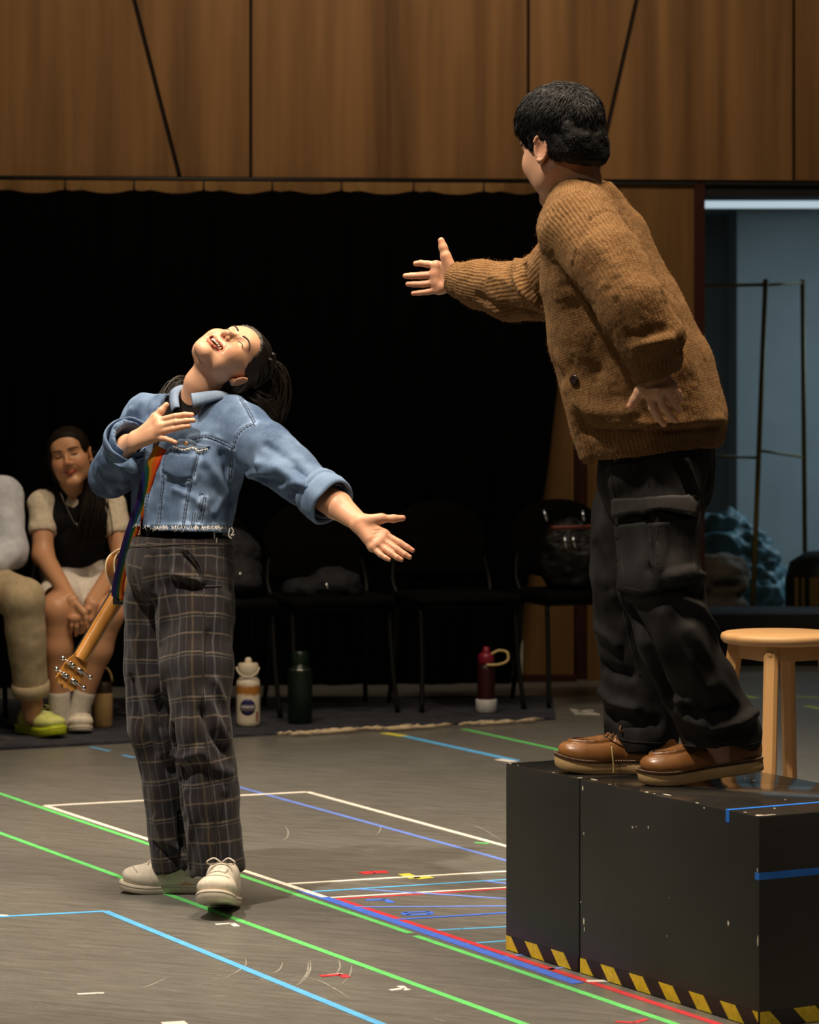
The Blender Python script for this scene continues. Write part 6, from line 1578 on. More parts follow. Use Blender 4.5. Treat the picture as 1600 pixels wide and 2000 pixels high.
# ------------------------------------------------------------------ the person in the brown cardigan, on the blocks
M['skin_b'] = skin_mat('warm_skin_b', (0.62, 0.36, 0.23))
def knit_mat():
    m, nt, b = new_mat('brown_wool_knit', (0.30, 0.17, 0.07), 0.95, 0, 0.05)
    at = node(nt, 'ShaderNodeAttribute'); at.attribute_name = 'uvp'; s = node(nt, 'ShaderNodeSeparateXYZ'); L(nt, at.outputs['Vector'], s.inputs[0])
    wob = math_(nt, 'MULTIPLY', math_(nt, 'SUBTRACT', noise(nt, coords(nt), 30, 3), 0.5), 0.006)
    ru = math_(nt, 'SINE', math_(nt, 'MULTIPLY', math_(nt, 'ADD', s.outputs[0], wob), 2 * math.pi / 0.0088))
    rv = math_(nt, 'SINE', math_(nt, 'MULTIPLY', math_(nt, 'ADD', s.outputs[1], wob), 2 * math.pi / 0.0062))
    fz = noise(nt, coords(nt), 190, 4, 0.7); big = noise(nt, coords(nt), 14, 4, 0.6)
    rib = math_(nt, 'ADD', math_(nt, 'MULTIPLY', ru, s.outputs[2]), math_(nt, 'MULTIPLY', rv, 0.18))
    hgt = math_(nt, 'ADD', math_(nt, 'MULTIPLY', rib, 0.30), math_(nt, 'MULTIPLY', fz, 1.1))
    fac = math_(nt, 'ADD', math_(nt, 'MULTIPLY', fz, 0.55), math_(nt, 'ADD', math_(nt, 'MULTIPLY', big, 0.35), math_(nt, 'MULTIPLY', rib, 0.07)))
    L(nt, ramp(nt, fac, [(0.28, (0.095, 0.046, 0.017)), (0.48, (0.188, 0.101, 0.042)), (0.70, (0.29, 0.170, 0.080))]), b.inputs['Base Color'])
    bump(nt, b, hgt, 0.75, 0.004)
    b.inputs['Sheen Weight'].default_value = 0.22; b.inputs['Sheen Roughness'].default_value = 0.5; b.inputs['Sheen Tint'].default_value = (0.75, 0.5, 0.28, 1)
    return m
M['knit'] = knit_mat()
M['fuzz'] = plain('wool_fuzz', (0.33, 0.195, 0.09), 0.95, spec=0.1)
M['blackdenim'] = denim_mat('washed_black_denim', (0.0060, 0.0056, 0.0058), (0.030, 0.028, 0.028), fade=0.9, rough=0.8)
M['bd_seam'] = denim_mat('black_denim_seam', (0.012, 0.011, 0.011), (0.05, 0.046, 0.044), rough=0.8)
MO = BF + BU * 0.45 + BN * 0.2; MO = np.array([0.55, 7.05, BH])
mo = thing('person', 'person in brown cardigan and black cargo jeans leaning forward on the blocks', 'person', MO)
Lt = nrm(np.array([-0.39, -0.92, 0]))
MS = [(P(1142, 402, 7.05), 0.135, 0.070), (P(1147, 440, 7.05), 0.195, 0.092), (P(1174, 540, 7.05), 0.200, 0.128), (P(1207, 640, 7.05), 0.200, 0.156), (P(1245, 740, 7.05), 0.200, 0.168), (P(1267, 826, 7.05), 0.198, 0.170), (P(1272, 888, 7.05), 0.175, 0.138)]
def msp(shr, st=MS): return [etube(st[i][0], st[i + 1][0], Lt, (st[i][1] - shr, st[i][2] - shr), (st[i + 1][1] - shr, st[i + 1][2] - shr)) for i in range(len(st) - 1)]
AL = [P(1138, 450, 6.90), P(1184, 512, 6.80), P(1234, 600, 6.725), P(1268, 664, 6.715), P(1280, 708, 6.72)]; ALr = [0.083, 0.084, 0.078, 0.071, 0.060]
AR = [P(1165, 462, 7.20), P(1065, 560, 7.38), P(1000, 570, 7.46), P(935, 556, 7.545), P(902, 548, 7.585)]; ARr = [0.085, 0.080, 0.074, 0.060, 0.049]
lo, hi = bounds(msp(0) + chain(AL, ALr) + chain(AR, ARr), 0.035); v = Vol(lo, hi, 0.0046)
for p in msp(0): v.add(p, 0.025)
v.add(seg(P(1140, 425, 7.0), AL[0], 0.075, 0.083), 0.03); v.add(seg(P(1150, 425, 7.10), AR[0], 0.075, 0.083), 0.03)
v.add(seg(P(1160, 412, 7.05), P(1200, 462, 7.05), 0.055, 0.075), 0.03)
v.add(etube(P(1112, 760, 6.95), P(1146, 893, 6.96), (0.3, -1, 0), (0.030, 0.016), (0.034, 0.014)), 0.02)     # hanging front edge
v.add(chain(AL, ALr)[:1], 0.012); v.add(chain(AL, ALr)[1:], 0.005); v.add(chain(AR, ARr), 0.02)
cutn = nrm(np.array([-0.10, 0, -1.0])); v.cut(P(1270, 884, 7.05), nrm((0.10, 0, -1.0)), 0.006)
v.add(etube(P(1124, 800, 6.95), P(1150, 900, 6.96), (0.3, -1, 0), (0.026, 0.012), (0.020, 0.008)), 0.012)
st_in = MS[4:]; v.sub(etube(P(1262, 850, 7.05), P(1276, 950, 7.05), Lt, (0.165, 0.130), (0.17, 0.130)), 0.004)
v.sub(seg(P(1120, 330, 7.05), P(1140, 385, 7.05), 0.066, 0.062), 0.01)
dl = nrm(AL[4] - AL[3]); v.sub(seg(AL[4] - dl * 0.015, AL[4] + dl * 0.1, 0.044, 0.05), 0.006)
dr = nrm(AR[4] - AR[3]); v.sub(seg(AR[4] - dr * 0.012, AR[4] + dr * 0.1, 0.036, 0.04), 0.005)
V, Q = v.mesh(2)
def coordset(V, sets):
    best = np.full(len(V), 1e9); uvp = np.zeros((len(V), 3)); idx = np.zeros(len(V), int)
    for k, (A, r, hint, amp) in enumerate(sets):
        acc = 0.0; A = np.array(A)
        for i in range(len(A) - 1):
            a, b_ = A[i], A[i + 1]; ba = b_ - a; Ln = np.linalg.norm(ba); t = np.clip((V - a) @ ba / Ln ** 2, 0, 1); q = V - a - t[:, None] * ba
            rr = r[i] + (r[i + 1] - r[i]) * t; d = np.linalg.norm(q, axis=1) / rr
            x, y, ax = basis(ba, hint); th = np.arctan2(q @ y, q @ x); m = d < best
            best[m] = d[m]; uvp[m, 0] = (th * np.mean(r))[m]; uvp[m, 1] = (acc + t * Ln)[m]; uvp[m, 2] = amp; idx[m] = k; acc += Ln
    return uvp, idx
uvp, part = coordset(V, [([s[0] for s in MS], [max(s[1], s[2]) * 0.93 for s in MS], (0, -1, 0), 0.35), (AL, ALr, (0, -1, 0), 0.45), (AR, ARr, (0, -1, 0), 1.0)])
# ribbing is strong over the shoulder yoke and at hem and cuffs
rib = uvp[:, 2]; py_ = HY + (CH - V[:, 2]) * FPX / V[:, 1]
rib = np.where((part < 2) & (py_ < 520), np.clip(1.1 - (py_ - 430) / 120, rib, 1.1), rib); rib = np.where((part == 0) & (py_ > 838), 0.8, rib); uvp[:, 2] = rib
N = vnormals(V, Q)
V = V + N * (0.0060 * fbm(V * np.array([8, 8, 6]) + 4, 3) + 0.0014 * fbm(V * 90 + 5, 2))[:, None]
sm_ = Surf(V, Q)
V = folds(V, Q, sm_, [([(1060, 470), (1085, 560), (1120, 640), (1150, 700)], 0.030, 0.008), ([(1110, 560), (1140, 640), (1170, 720)], 0.022, -0.010), ([(1095, 700), (1130, 760), (1160, 800)], 0.022, 0.010),
    ([(1130, 790), (1170, 806), (1225, 806)], 0.020, 0.013), ([(1140, 840), (1190, 848), (1250, 842)], 0.014, -0.006), ([(1160, 840), (1250, 843), (1330, 840), (1405, 834)], 0.006, -0.006), ([(1160, 826), (1250, 829), (1330, 826), (1408, 820)], 0.012, 0.006),
    ([(1152, 428), (1130, 470), (1118, 520)], 0.005, -0.0035), ([(1152, 428), (1185, 410), (1215, 420), (1240, 460)], 0.005, -0.0035),
    ([(1298, 575), (1308, 610), (1312, 640)], 0.010, -0.007), ([(1240, 655), (1268, 650), (1298, 645)], 0.012, -0.007), ([(1240, 676), (1268, 670), (1308, 662)], 0.012, 0.009), ([(1205, 590), (1222, 630), (1234, 665)], 0.010, -0.006), ([(1240, 560), (1250, 600), (1255, 640)], 0.014, 0.006), ([(1150, 470), (1190, 500), (1225, 545)], 0.02, 0.004),
    ([(1010, 512), (1008, 540), (1018, 565)], 0.010, 0.012), ([(1024, 520), (1024, 545), (1036, 570), (1058, 592)], 0.008, -0.013), ([(935, 580), (970, 600), (1010, 605), (1050, 615)], 0.012, -0.009), ([(960, 540), (985, 545), (1000, 560)], 0.012, 0.006), ([(1025, 575), (1045, 590), (1070, 610)], 0.010, 0.008), ([(1330, 640), (1350, 720), (1362, 800)], 0.030, 0.008)])
cg = mk('brown_cardigan', V, Q, M['knit'], mo, attrs={'uvp': ('FLOAT_VECTOR', uvp)})
N = vnormals(V, Q); sel = RNG.choice(len(V), 15000, replace=False); fz = MB()
for i in sel:
    ln = random.uniform(0.003, 0.009); d = N[i] + np.array([random.gauss(0, .7), random.gauss(0, .7), random.gauss(0, .7)]); d = nrm(d) * ln
    p = V[i]; m_ = p + d * 0.6 + N[i] * 0.0006; e = p + d + np.array([random.gauss(0, .0012) for _ in range(3)])
    s1 = nrm(np.cross(d, (0.3, 0.5, 0.8))) * 0.00028
    fz.add([p - s1, p + s1, m_ + s1 * .8, m_ - s1 * .8, e], [(0, 1, 2, 3), (3, 2, 4)])
fz.build('wool_fuzz', M['fuzz'], cg, kind='stuff')
def knit_ring(a, ax, prof, seed, sq=1.0, name='cuff', hint=(0, 0, 1)):
    Vc, Fc = lathegeo(prof, a, ax, 72, True, sq, hint=hint); rad = Vc - a; rad -= np.outer(rad @ ax, ax); rl = np.linalg.norm(rad, axis=1, keepdims=True); rad /= rl
    m_ = len(prof); th = np.tile(np.linspace(0, 2 * math.pi, 72, endpoint=False), m_); al = (Vc - a) @ ax
    Vc = Vc + rad * (0.003 * fbm(Vc * 24 + seed, 2))[:, None] + ax * (0.005 * fbm(Vc * 13 + seed, 2))[:, None]
    return mk(name, Vc, Fc, M['knit'], cg, attrs={'uvp': ('FLOAT_VECTOR', np.stack([th * 0.055, al, np.full(len(Vc), 0.9)], 1))})
knit_ring(AL[4] - dl * 0.012, nrm(dl + np.array([-0.18, 0, 0.05])), [(0.050, -0.016), (0.0575, -0.018), (0.0625, -0.006), (0.0635, 0.010), (0.0600, 0.022), (0.0530, 0.026), (0.0475, 0.020), (0.046, 0.004)], 2.0)
knit_ring(AR[4] - dr * 0.016, dr, [(0.042, -0.02), (0.0490, -0.022), (0.0500, 0.000), (0.0475, 0.022), (0.0430, 0.026), (0.0385, 0.020), (0.038, 0.0)], 6.0)
neck_ax = nrm(P(1128, 372, 7.05) - P(1142, 398, 7.05))
knit_ring(P(1143, 400, 7.05), neck_ax, [(0.058, -0.075), (0.070, -0.075), (0.0800, -0.020), (0.0805, 0.003), (0.0760, 0.018), (0.0700, 0.022), (0.066, 0.016), (0.062, 0.0)], 9.0, 1.0, 'collar')
sm_ = Surf(V, Q)
h_, n_ = sm_.hit(1123, 742)
if h_ is not None:
    M['horn'] = plain('dark_horn_button', (0.02, 0.012, 0.010), 0.3)
    mb = MB(); mb.lathe([(0.010, 0.002), (0.0115, 0.004), (0.0105, 0.0065), (0.007, 0.0060), (0.0, 0.0055)], h_, n_, 20); mb.build('button', M['horn'], cg)

# ---- jeans
JL = [P(1288, 905, 6.97), P(1290, 1010, 6.95), P(1292, 1130, 6.92), P(1318, 1240, 6.91), P(1366, 1350, 6.93), P(1404, 1440, 6.95)]; JLr = [0.096, 0.094, 0.090, 0.084, 0.083, 0.089]
JR = [P(1258, 905, 7.14), P(1240, 1010, 7.16), P(1225, 1120, 7.17), P(1232, 1220, 7.19), P(1243, 1340, 7.19), P(1252, 1440, 7.18)]; JRr = [0.096, 0.090, 0.084, 0.081, 0.082, 0.086]
pel = [etube(P(1280, 860, 7.05), P(1275, 930, 7.05), Lt, (0.155, 0.120), (0.165, 0.128))]
lo, hi = bounds(pel + chain(JL, JLr) + chain(JR, JRr), 0.03); v = Vol(lo, hi, 0.0046)
v.add(pel, 0.02); v.add(chain(JL, JLr), 0.02); v.add(chain(JR, JRr), 0.014); v.add(seg(P(1275, 940, 7.05), P(1262, 1060, 7.05), 0.08, 0.05), 0.03)
v.cut(P(1280, 868, 7.05), (0, 0, 1)); v.cut(P(1404, 1466, 6.95), nrm((0.0, -0.18, -1)), 0.004)
v.sub(seg(P(1398, 1425, 6.95), P(1405, 1530, 6.95), 0.066, 0.076), 0.006); v.sub(seg(P(1250, 1425, 7.18), P(1253, 1530, 7.18), 0.062, 0.072), 0.006)
V, Q = v.mesh(2); N = vnormals(V, Q)
V = V + N * (0.0120 * fbm(V * np.array([8, 8, 5]) + 12, 3) + 0.0040 * fbm(V * np.array([22, 22, 14]) + 3, 2))[:, None]
sd_ = Surf(V, Q)
FL = [([(1340, 900), (1350, 930), (1362, 965)], 0.008, 0.012), ([(1325, 905), (1338, 940), (1350, 970)], 0.008, -0.012), ([(1310, 1130), (1345, 1120), (1370, 1125)], 0.012, 0.014), ([(1305, 1150), (1340, 1150), (1375, 1160)], 0.014, -0.016), ([(1330, 1165), (1370, 1190), (1395, 1230)], 0.012, 0.014),
    ([(1225, 1190), (1260, 1250), (1290, 1330), (1310, 1370)], 0.016, -0.022), ([(1300, 1200), (1330, 1270), (1380, 1340)], 0.020, 0.012), ([(1350, 1230), (1390, 1300), (1430, 1370)], 0.018, 0.012), ([(1310, 1370), (1345, 1372), (1380, 1400)], 0.012, 0.016), ([(1345, 1400), (1390, 1420), (1440, 1412), (1470, 1395)], 0.012, 0.020), ([(1340, 1378), (1385, 1395), (1425, 1380)], 0.012, -0.020), ([(1345, 1438), (1400, 1446), (1460, 1438)], 0.012, -0.008),
    ([(1170, 1230), (1190, 1245), (1205, 1260)], 0.014, 0.014), ([(1168, 1340), (1195, 1370), (1240, 1385)], 0.014, 0.018), ([(1178, 1388), (1220, 1408), (1280, 1412)], 0.014, -0.009), ([(1160, 1070), (1175, 1110), (1190, 1150)], 0.016, -0.010), ([(1165, 1290), (1190, 1310), (1230, 1320)], 0.014, -0.014), ([(1260, 1010), (1275, 1060), (1272, 1110)], 0.012, -0.012), ([(1285, 1010), (1290, 1060), (1284, 1110)], 0.010, 0.010)]
V = folds(V, Q, sd_, FL)
py_ = HY + (CH - V[:, 2]) * FPX / V[:, 1]; wear = 0.22 * np.clip(fbm(V * 12 + 7, 3), -1, 1)
jn = mk('black_cargo_jeans', V, Q, M['blackdenim'], mo, attrs={'wear': ('FLOAT', wear)})
sj = Surf(V, Q)
def jtube(ln, r, mat, parent, nm='seam', lift=0.0005):
    p = sj.line(spline(np.array(ln, float), 40), 4.0, lift)
    if len(p) > 2: mb = MB(); mb.tube(p, r, 6, 0.7); return mb.build(nm, M[mat], parent)
wr = lambda g_: {'wear': ('FLOAT', np.full(len(g_[0]), 0.12))}
g1 = sj.patch([(1206, 1024), (1250, 1022), (1300, 1020), (1356, 1010)], [(1213, 1153), (1255, 1162), (1310, 1150), (1362, 1132)], 22, 22, 0.009, 0.010)
pk_ = mk('cargo_pocket', g1[0], g1[1], M['blackdenim'], jn, attrs={'wear': ('FLOAT', np.full(len(g1[0]), 0.02))})
g2 = sj.patch([(1203, 972), (1250, 974), (1300, 972), (1358, 968)], [(1206, 1011), (1255, 1000), (1300, 996), (1352, 1009)], 24, 6, 0.016, 0.012)
fp = mk('pocket_flap', g2[0], g2[1], M['bd_seam'], jn, attrs=wr(g2))
sj_b = sj; sj = Surf(g2[0], g2[1])
jtube([(1207, 1005), (1255, 994), (1300, 990), (1350, 1003)], 0.0012, 'bd_seam', fp, 'stitching', 0.0008); jtube([(1207, 1000), (1255, 989), (1300, 985), (1350, 997)], 0.0012, 'bd_seam', fp, 'stitching', 0.0008)
sj = Surf(g1[0], g1[1])
for ln in ([(1212, 1030), (1215, 1090), (1219, 1148)], [(1285, 1026), (1284, 1065), (1284, 1100)], [(1350, 1020), (1354, 1070), (1357, 1125)], [(1219, 1148), (1252, 1154)], [(1305, 1135), (1335, 1128), (1358, 1124)]): jtube(ln, 0.0018, 'bd_seam', pk_, 'seam')
h_, n_ = sj.hit(1275, 1008)
if h_ is not None: mb = MB(); mb.lathe([(0.009, 0.002), (0.0095, 0.005), (0.006, 0.007), (0, 0.006)], h_, n_, 16); mb.build('button', M['steel'] if False else M['black_trim'], pk_)
sj = sj_b
for ln in ([(1195, 900), (1196, 940), (1202, 972)], [(1268, 895), (1267, 950)], [(1358, 968), (1366, 1000), (1360, 1060), (1364, 1125)], [(1213, 1153), (1225, 1230), (1250, 1320)], [(1360, 1375), (1378, 1400), (1390, 1425)], [(1330, 1454), (1380, 1460), (1440, 1458), (1482, 1450)], [(1178, 1432), (1230, 1448), (1300, 1452)]): jtube(ln, 0.0016, 'bd_seam', jn)

# ---- head, hands, body
Fh = nrm(np.array([-0.60, 0.78, -0.14])); Uh = nrm(np.array([-0.17, 0.12, 0.97])); Lh = np.cross(Uh, Fh)
MR = headR(Lh, Uh); MC = P(1096, 290, 7.06)
hv, hq, ht, hl, hql = head_mesh(MR, MC, [(P(1126, 358, 7.05), 0.055), (P(1140, 400, 7.05), 0.056)], 'neutral', 1.03, 0.0026, male=True)
a = lambda x, y, d=0.0: P(x, y, 7.615 - 0.0003 * (x - 890) + d)
rh = hand_mesh(a(889, 548), [a(853, 519), a(851, 536), a(853, 552), a(858, 566)],
    [[a(836, 516), a(822, 514), a(812, 515)], [a(823, 538), a(803, 539), a(792, 539)], [a(826, 555), a(808, 555), a(797, 555)], [a(836, 570), a(819, 572), a(807, 573)]],
    [a(880, 523, -0.008), a(871, 501, -0.010), a(866, 484, -0.010), a(862, 470, -0.010)], (0.1, 1, 0.05), [(P(920, 550, 7.57), 0.031, 0.027), (P(980, 565, 7.48), 0.038, 0.036)], 1.0, nails=False)
a = lambda x, y, d=0.0: P(x, y, 6.715 + d)
lh = hand_mesh(a(1281, 735, 0.006), [a(1268, 769), a(1284, 766, -0.006), a(1299, 761, -0.002), a(1312, 755, 0.006)],
    [[a(1275, 797, 0.0), a(1287, 816, 0.014), a(1297, 829, 0.022)], [a(1296, 796, -0.006), a(1310, 812, 0.008), a(1319, 821, 0.016)], [a(1314, 785, 0.0), a(1322, 796, 0.012), a(1327, 803, 0.020)], [a(1324, 766, 0.006), a(1329, 775, 0.016), a(1330, 782, 0.024)]],
    [a(1266, 750, 0.010), a(1250, 766, 0.016), a(1240, 781, 0.018), a(1231, 793, 0.018)], (0.1, -1, 0.15), [(P(1280, 708, 6.72), 0.031, 0.026), (P(1268, 664, 6.715), 0.038, 0.036)], 1.0)
core = core_mesh([etube(P(1275, 930, 7.05), P(1160, 470, 7.05), Lt, (0.13, 0.10), (0.15, 0.075)), seg(P(1150, 450, 7.05), P(1138, 400, 7.05), 0.06, 0.050), seg(AL[0], AL[2], 0.052, 0.048), seg(AL[2], AL[3], 0.046, 0.040), seg(AR[0], AR[2], 0.052, 0.044),
                  seg(JL[0], JL[2], 0.078, 0.062), seg(JL[2], JL[4], 0.060, 0.048), seg(JL[4], P(1410, 1475, 6.95), 0.046, 0.038), seg(JR[0], JR[2], 0.075, 0.060), seg(JR[2], JR[4], 0.058, 0.046), seg(JR[4], P(1254, 1470, 7.18), 0.044, 0.038)])
body_obj([(hv, hq, ht), rh, lh, core], M['skin_b'], mo)
face_bits(MR, MC, mo, hl, hql, 'neutral', 1.03)
v = Vol((-0.12, -0.12, -0.13), (0.12, 0.16, 0.17), 0.0036)
v.add(ell((0, 0.018, 0.044), (0.084, 0.106, 0.094)), 0); v.add(ell((0, 0.062, -0.020), (0.068, 0.056, 0.062)), 0.03); v.add(ell((0, -0.02, 0.10), (0.06, 0.06, 0.035)), 0.03); v.add(ell((0, -0.040, 0.062), (0.066, 0.050, 0.050)), 0.02)
v.cut((0, -0.064, 0.070), (0, -0.88, -0.48), 0.006)
for s in (-1, 1):
    v.sub(ell((s * 0.085, 0.014, -0.012), (0.024, 0.026, 0.036)), 0.004); v.add(ell((s * 0.070, -0.012, -0.005), (0.010, 0.010, 0.030)), 0.008)
v.cut((0, 0.02, -0.022), (0, -0.51, -0.86), 0.008)
V, Q = v.mesh(2); N = vnormals(V, Q); V = V + N * (0.004 * fbm(V * 40, 2))[:, None]
hm = MB(); hw = lambda p: np.asarray(p) @ MR.T * 1.03 + MC
hm.add(hw(V), Q); rr_ = random.Random(3); crown = np.array([0.02, 0.10, 0.115])
for k in range(6500):
    i = rr_.randrange(len(V)); p = V[i].copy(); n = N[i]
    if p[2] < -0.04 or (p[1] < 0.03 and p[2] < 0.015): continue
    topf = min(1.0, max(0.0, (p[2] - 0.02) / 0.08)); pts = [p - n * 0.002]; ln = rr_.uniform(0.016, 0.030) + 0.016 * topf * rr_.random()
    if p[2] < 0.0: ln *= 0.55
    w_ = np.array([rr_.gauss(0.1, 0.35), -0.55 + rr_.gauss(0, 0.35), -1.0])
    for t in range(1, 6):
        dd = nrm(w_ - n * (w_ @ n)); p = p + dd * ln / 5 + n * (0.0016 * topf * math.sin(t * 0.62) + rr_.gauss(0, .0003)); pts.append(p.copy())
        q = (p - (0, 0.018, 0.044)) / (0.084, 0.106, 0.094); n = nrm(q / np.array([0.084, 0.106, 0.094]))
    r0 = rr_.uniform(0.0007, 0.0015); hm.tube(hw(np.array(pts)), r0 * np.array([0.9, 1, 1, 0.8, 0.5, 0.12]), 3, 0.6)
hm.build('hair', M['hair_short'], mo)

# ---- boots
def leather_mat(name, lo_, hi_, rough=0.32):
    m, nt, b = new_mat(name, hi_, rough, 0, 0.5)
    f = noise(nt, coords(nt), 16, 4, 0.6); cr = noise(nt, coords(nt, (1, 1, 3)), 130, 3)
    L(nt, ramp(nt, f, [(0.3, lo_), (0.7, hi_)]), b.inputs['Base Color']); L(nt, ramp(nt, cr, [(0.3, (rough - 0.06,) * 3), (0.7, (rough + 0.14,) * 3)]), b.inputs['Roughness'])
    bump(nt, b, cr, 0.15, 0.0012); return m
bm_ = {'upper': leather_mat('tan_leather', (0.20, 0.075, 0.018), (0.36, 0.155, 0.045)), 'sole': plain('cream_crepe_sole', (0.55, 0.36, 0.16), 0.6, nscale=25, var=0.15), 'lace': plain('rawhide_lace', (0.24, 0.10, 0.03), 0.7), 'welt': plain('dark_welt', (0.05, 0.018, 0.008), 0.5), 'stitch': plain('pale_stitch', (0.62, 0.48, 0.30), 0.7)}
tn_ = P(1250, 1512, 6.94); dn_ = nrm(np.array([-0.985, -0.08, -0.150]))
b1 = shoe(mo, 'work_boot', 'tan moc-toe boot nearer the viewer, heel slightly raised on the long block', tn_ - dn_ * 0.285, dn_, UP, 0.285, 'boot', BH, 'tan work boots', bm_, 0.047)
tf_ = P(1083, 1503, 7.155); df_ = nrm(np.array([-0.992, 0.02, 0.0]))
b2 = shoe(mo, 'work_boot', 'tan moc-toe boot set flat over the block seam, with a trailing lace', tf_ - df_ * 0.285, df_, UP, 0.285, 'boot', BH, 'tan work boots', bm_, 0.047)
mb = MB(); mb.tube(spline([P(1195, 1458, 7.08), P(1197, 1475, 7.075), P(1199, 1495, 7.075), P(1199, 1511, 7.075)], 12), 0.0022, 6); mb.build('loose_lace', M['loop'], b2)
# ------------------------------------------------------------------ the people sitting on the chairs
M['skin_c'] = skin_mat('tan_skin', (0.52, 0.275, 0.150))
M['tee'] = plain('cream_cotton', (0.62, 0.54, 0.42), 0.9, nscale=60, bumpy=0.15)
M['vest'] = plain('black_vest_cloth', (0.006, 0.006, 0.008), 0.85, spec=0.2)
M['skirt'] = plain('white_skirt_cloth', (0.66, 0.60, 0.54), 0.9, nscale=50, bumpy=0.15)
M['sock'] = plain('white_ribbed_sock', (0.60, 0.56, 0.50), 0.9, nscale=90, bumpy=0.4)
def volmesh(prims, h, k, post=None, amp=0.0, scale=8.0, seed=0.0, smooth=2):
    lo, hi = bounds(prims, 0.05); v = Vol(lo, hi, h)
    for p in prims: v.add(p, k)
    if post: post(v)
    V, Q = v.mesh(smooth)
    if amp: V = V + vnormals(V, Q) * (amp * fbm(V * scale + seed, 3))[:, None]
    return V, Q
GO = P(165, 1400, 12.05); GO[2] = 0.0108
gp = thing('person', 'smiling person in black vest and white skirt seated behind the small guitar', 'person', GO)
hip = P(165, 1140, 12.27); chest = P(152, 1035, 12.14); neckb = P(143, 968, 12.09); hc = P(137, 893, 12.02)
latg = nrm(np.array([0.95, 0.31, 0])); shr = P(83, 985, 12.06); shl = P(216, 985, 12.16)
elr = P(84, 1085, 11.98); wrr = P(136, 1168, 11.74); ell_ = P(240, 1090, 12.08); wrl = P(178, 1176, 11.78)
knr = P(112, 1192, 11.74); knl = P(212, 1200, 11.80); anr = P(116, 1398, 11.80); anl = P(152, 1395, 11.84)
HRg = headR((0.965, -0.05, 0.235), (-0.22, 0.05, 0.97))
hv, hq, ht, hl, hql = head_mesh(HRg, hc, [(P(142, 945, 12.07), 0.047), (P(144, 975, 12.09), 0.052)], 'smile', 0.98, 0.003)
a = lambda x, y, d=0.0: P(x, y, 11.70 + d)
rh = hand_mesh(a(139, 1172, 0.02), [a(160, 1204), a(151, 1208), a(142, 1208), a(133, 1205, 0.01)], [[a(161, 1218), a(160, 1228, 0.01), a(158, 1236, 0.02)], [a(150, 1224), a(149, 1234, 0.01), a(148, 1241, 0.02)], [a(140, 1222), a(139, 1231, 0.01), a(138, 1238, 0.02)], [a(131, 1216, 0.01), a(130, 1223, 0.015), a(130, 1229, 0.02)]], [a(152, 1182, 0.0), a(164, 1196, -0.01), a(168, 1207, -0.01), a(168, 1218, -0.01)], (0.1, -0.9, 0.4), [(elr, 0.040, 0.036)], 0.93, 0.003)
lhg = hand_mesh(a(180, 1180, 0.06), [a(160, 1205, 0.05), a(166, 1209, 0.05), a(172, 1210, 0.05), a(178, 1208, 0.05)], [[a(152, 1218, 0.05), a(148, 1226, 0.05), a(146, 1232, 0.05)], [a(158, 1222, 0.05), a(155, 1231, 0.05), a(153, 1237, 0.05)], [a(165, 1222, 0.05), a(163, 1230, 0.05), a(162, 1235, 0.05)], [a(173, 1219, 0.05), a(172, 1225, 0.05), a(171, 1230, 0.05)]], [a(172, 1190, 0.04), a(162, 1200, 0.035), a(156, 1206, 0.035), a(150, 1210, 0.035)], (0, -0.9, 0.4), [(ell_, 0.040, 0.036)], 0.93, 0.0035)
core = core_mesh([etube(hip, chest, latg, (0.13, 0.10), (0.125, 0.085)), etube(chest, neckb, latg, (0.125, 0.085), (0.07, 0.055)), seg(neckb + (0, 0, -0.04), shr, 0.05, 0.048), seg(neckb + (0, 0, -0.04), shl, 0.05, 0.048), seg(shr, elr, 0.047, 0.040), seg(elr, wrr, 0.040, 0.027), seg(shl, ell_, 0.047, 0.040), seg(ell_, wrl, 0.040, 0.027),
                  seg(hip + (-0.07, 0, 0), knr, 0.080, 0.058), seg(hip + (0.08, 0, 0), knl, 0.080, 0.058), seg(knr, knr + (anr - knr) * 0.35, 0.056, 0.054), seg(knr + (anr - knr) * 0.35, anr, 0.054, 0.034), seg(knl, knl + (anl - knl) * 0.35, 0.056, 0.054), seg(knl + (anl - knl) * 0.35, anl, 0.054, 0.034)], 0.0065, 0.025)
body_obj([(hv, hq, ht), rh, lhg, core], M['skin_c'], gp)
face_bits(HRg, hc, gp, hl, hql, 'smile', 0.98)
# tee with short sleeves, black vest over it
def vneck(v): v.sub(seg(P(141, 950, 12.0), P(152, 1026, 11.99), 0.052, 0.010), 0.006)
mk('tee', *volmesh([etube(hip, chest, latg, (0.138, 0.108), (0.138, 0.098)), etube(chest, P(146, 990, 12.1), latg, (0.138, 0.098), (0.115, 0.078)), seg(P(130, 985, 12.08), shr, 0.052, 0.054), seg(P(165, 985, 12.10), shl, 0.052, 0.054), seg(shr, shr + (elr - shr) * 0.46, 0.056, 0.056), seg(shl, shl + (ell_ - shl) * 0.46, 0.056, 0.056)], 0.006, 0.02, lambda v: (v.cut(shr + (elr - shr) * 0.48, elr - shr) if False else v.sub(seg(shr + (elr - shr) * 0.72, elr, 0.055, 0.07), 0.003), v.sub(seg(shl + (ell_ - shl) * 0.72, ell_, 0.055, 0.07), 0.003), vneck(v)), 0.004, 18.0), M['tee'], gp)
mk('vest', *volmesh([etube(hip, chest, latg, (0.150, 0.120), (0.142, 0.106)), etube(chest, P(146, 992, 12.1), latg, (0.142, 0.106), (0.098, 0.088)), seg(P(115, 972, 12.08), P(118, 1010, 12.06), 0.055, 0.06), seg(P(178, 972, 12.11), P(178, 1010, 12.1), 0.055, 0.06)], 0.006, 0.02, vneck, 0.004, 14.0), M['vest'], gp)
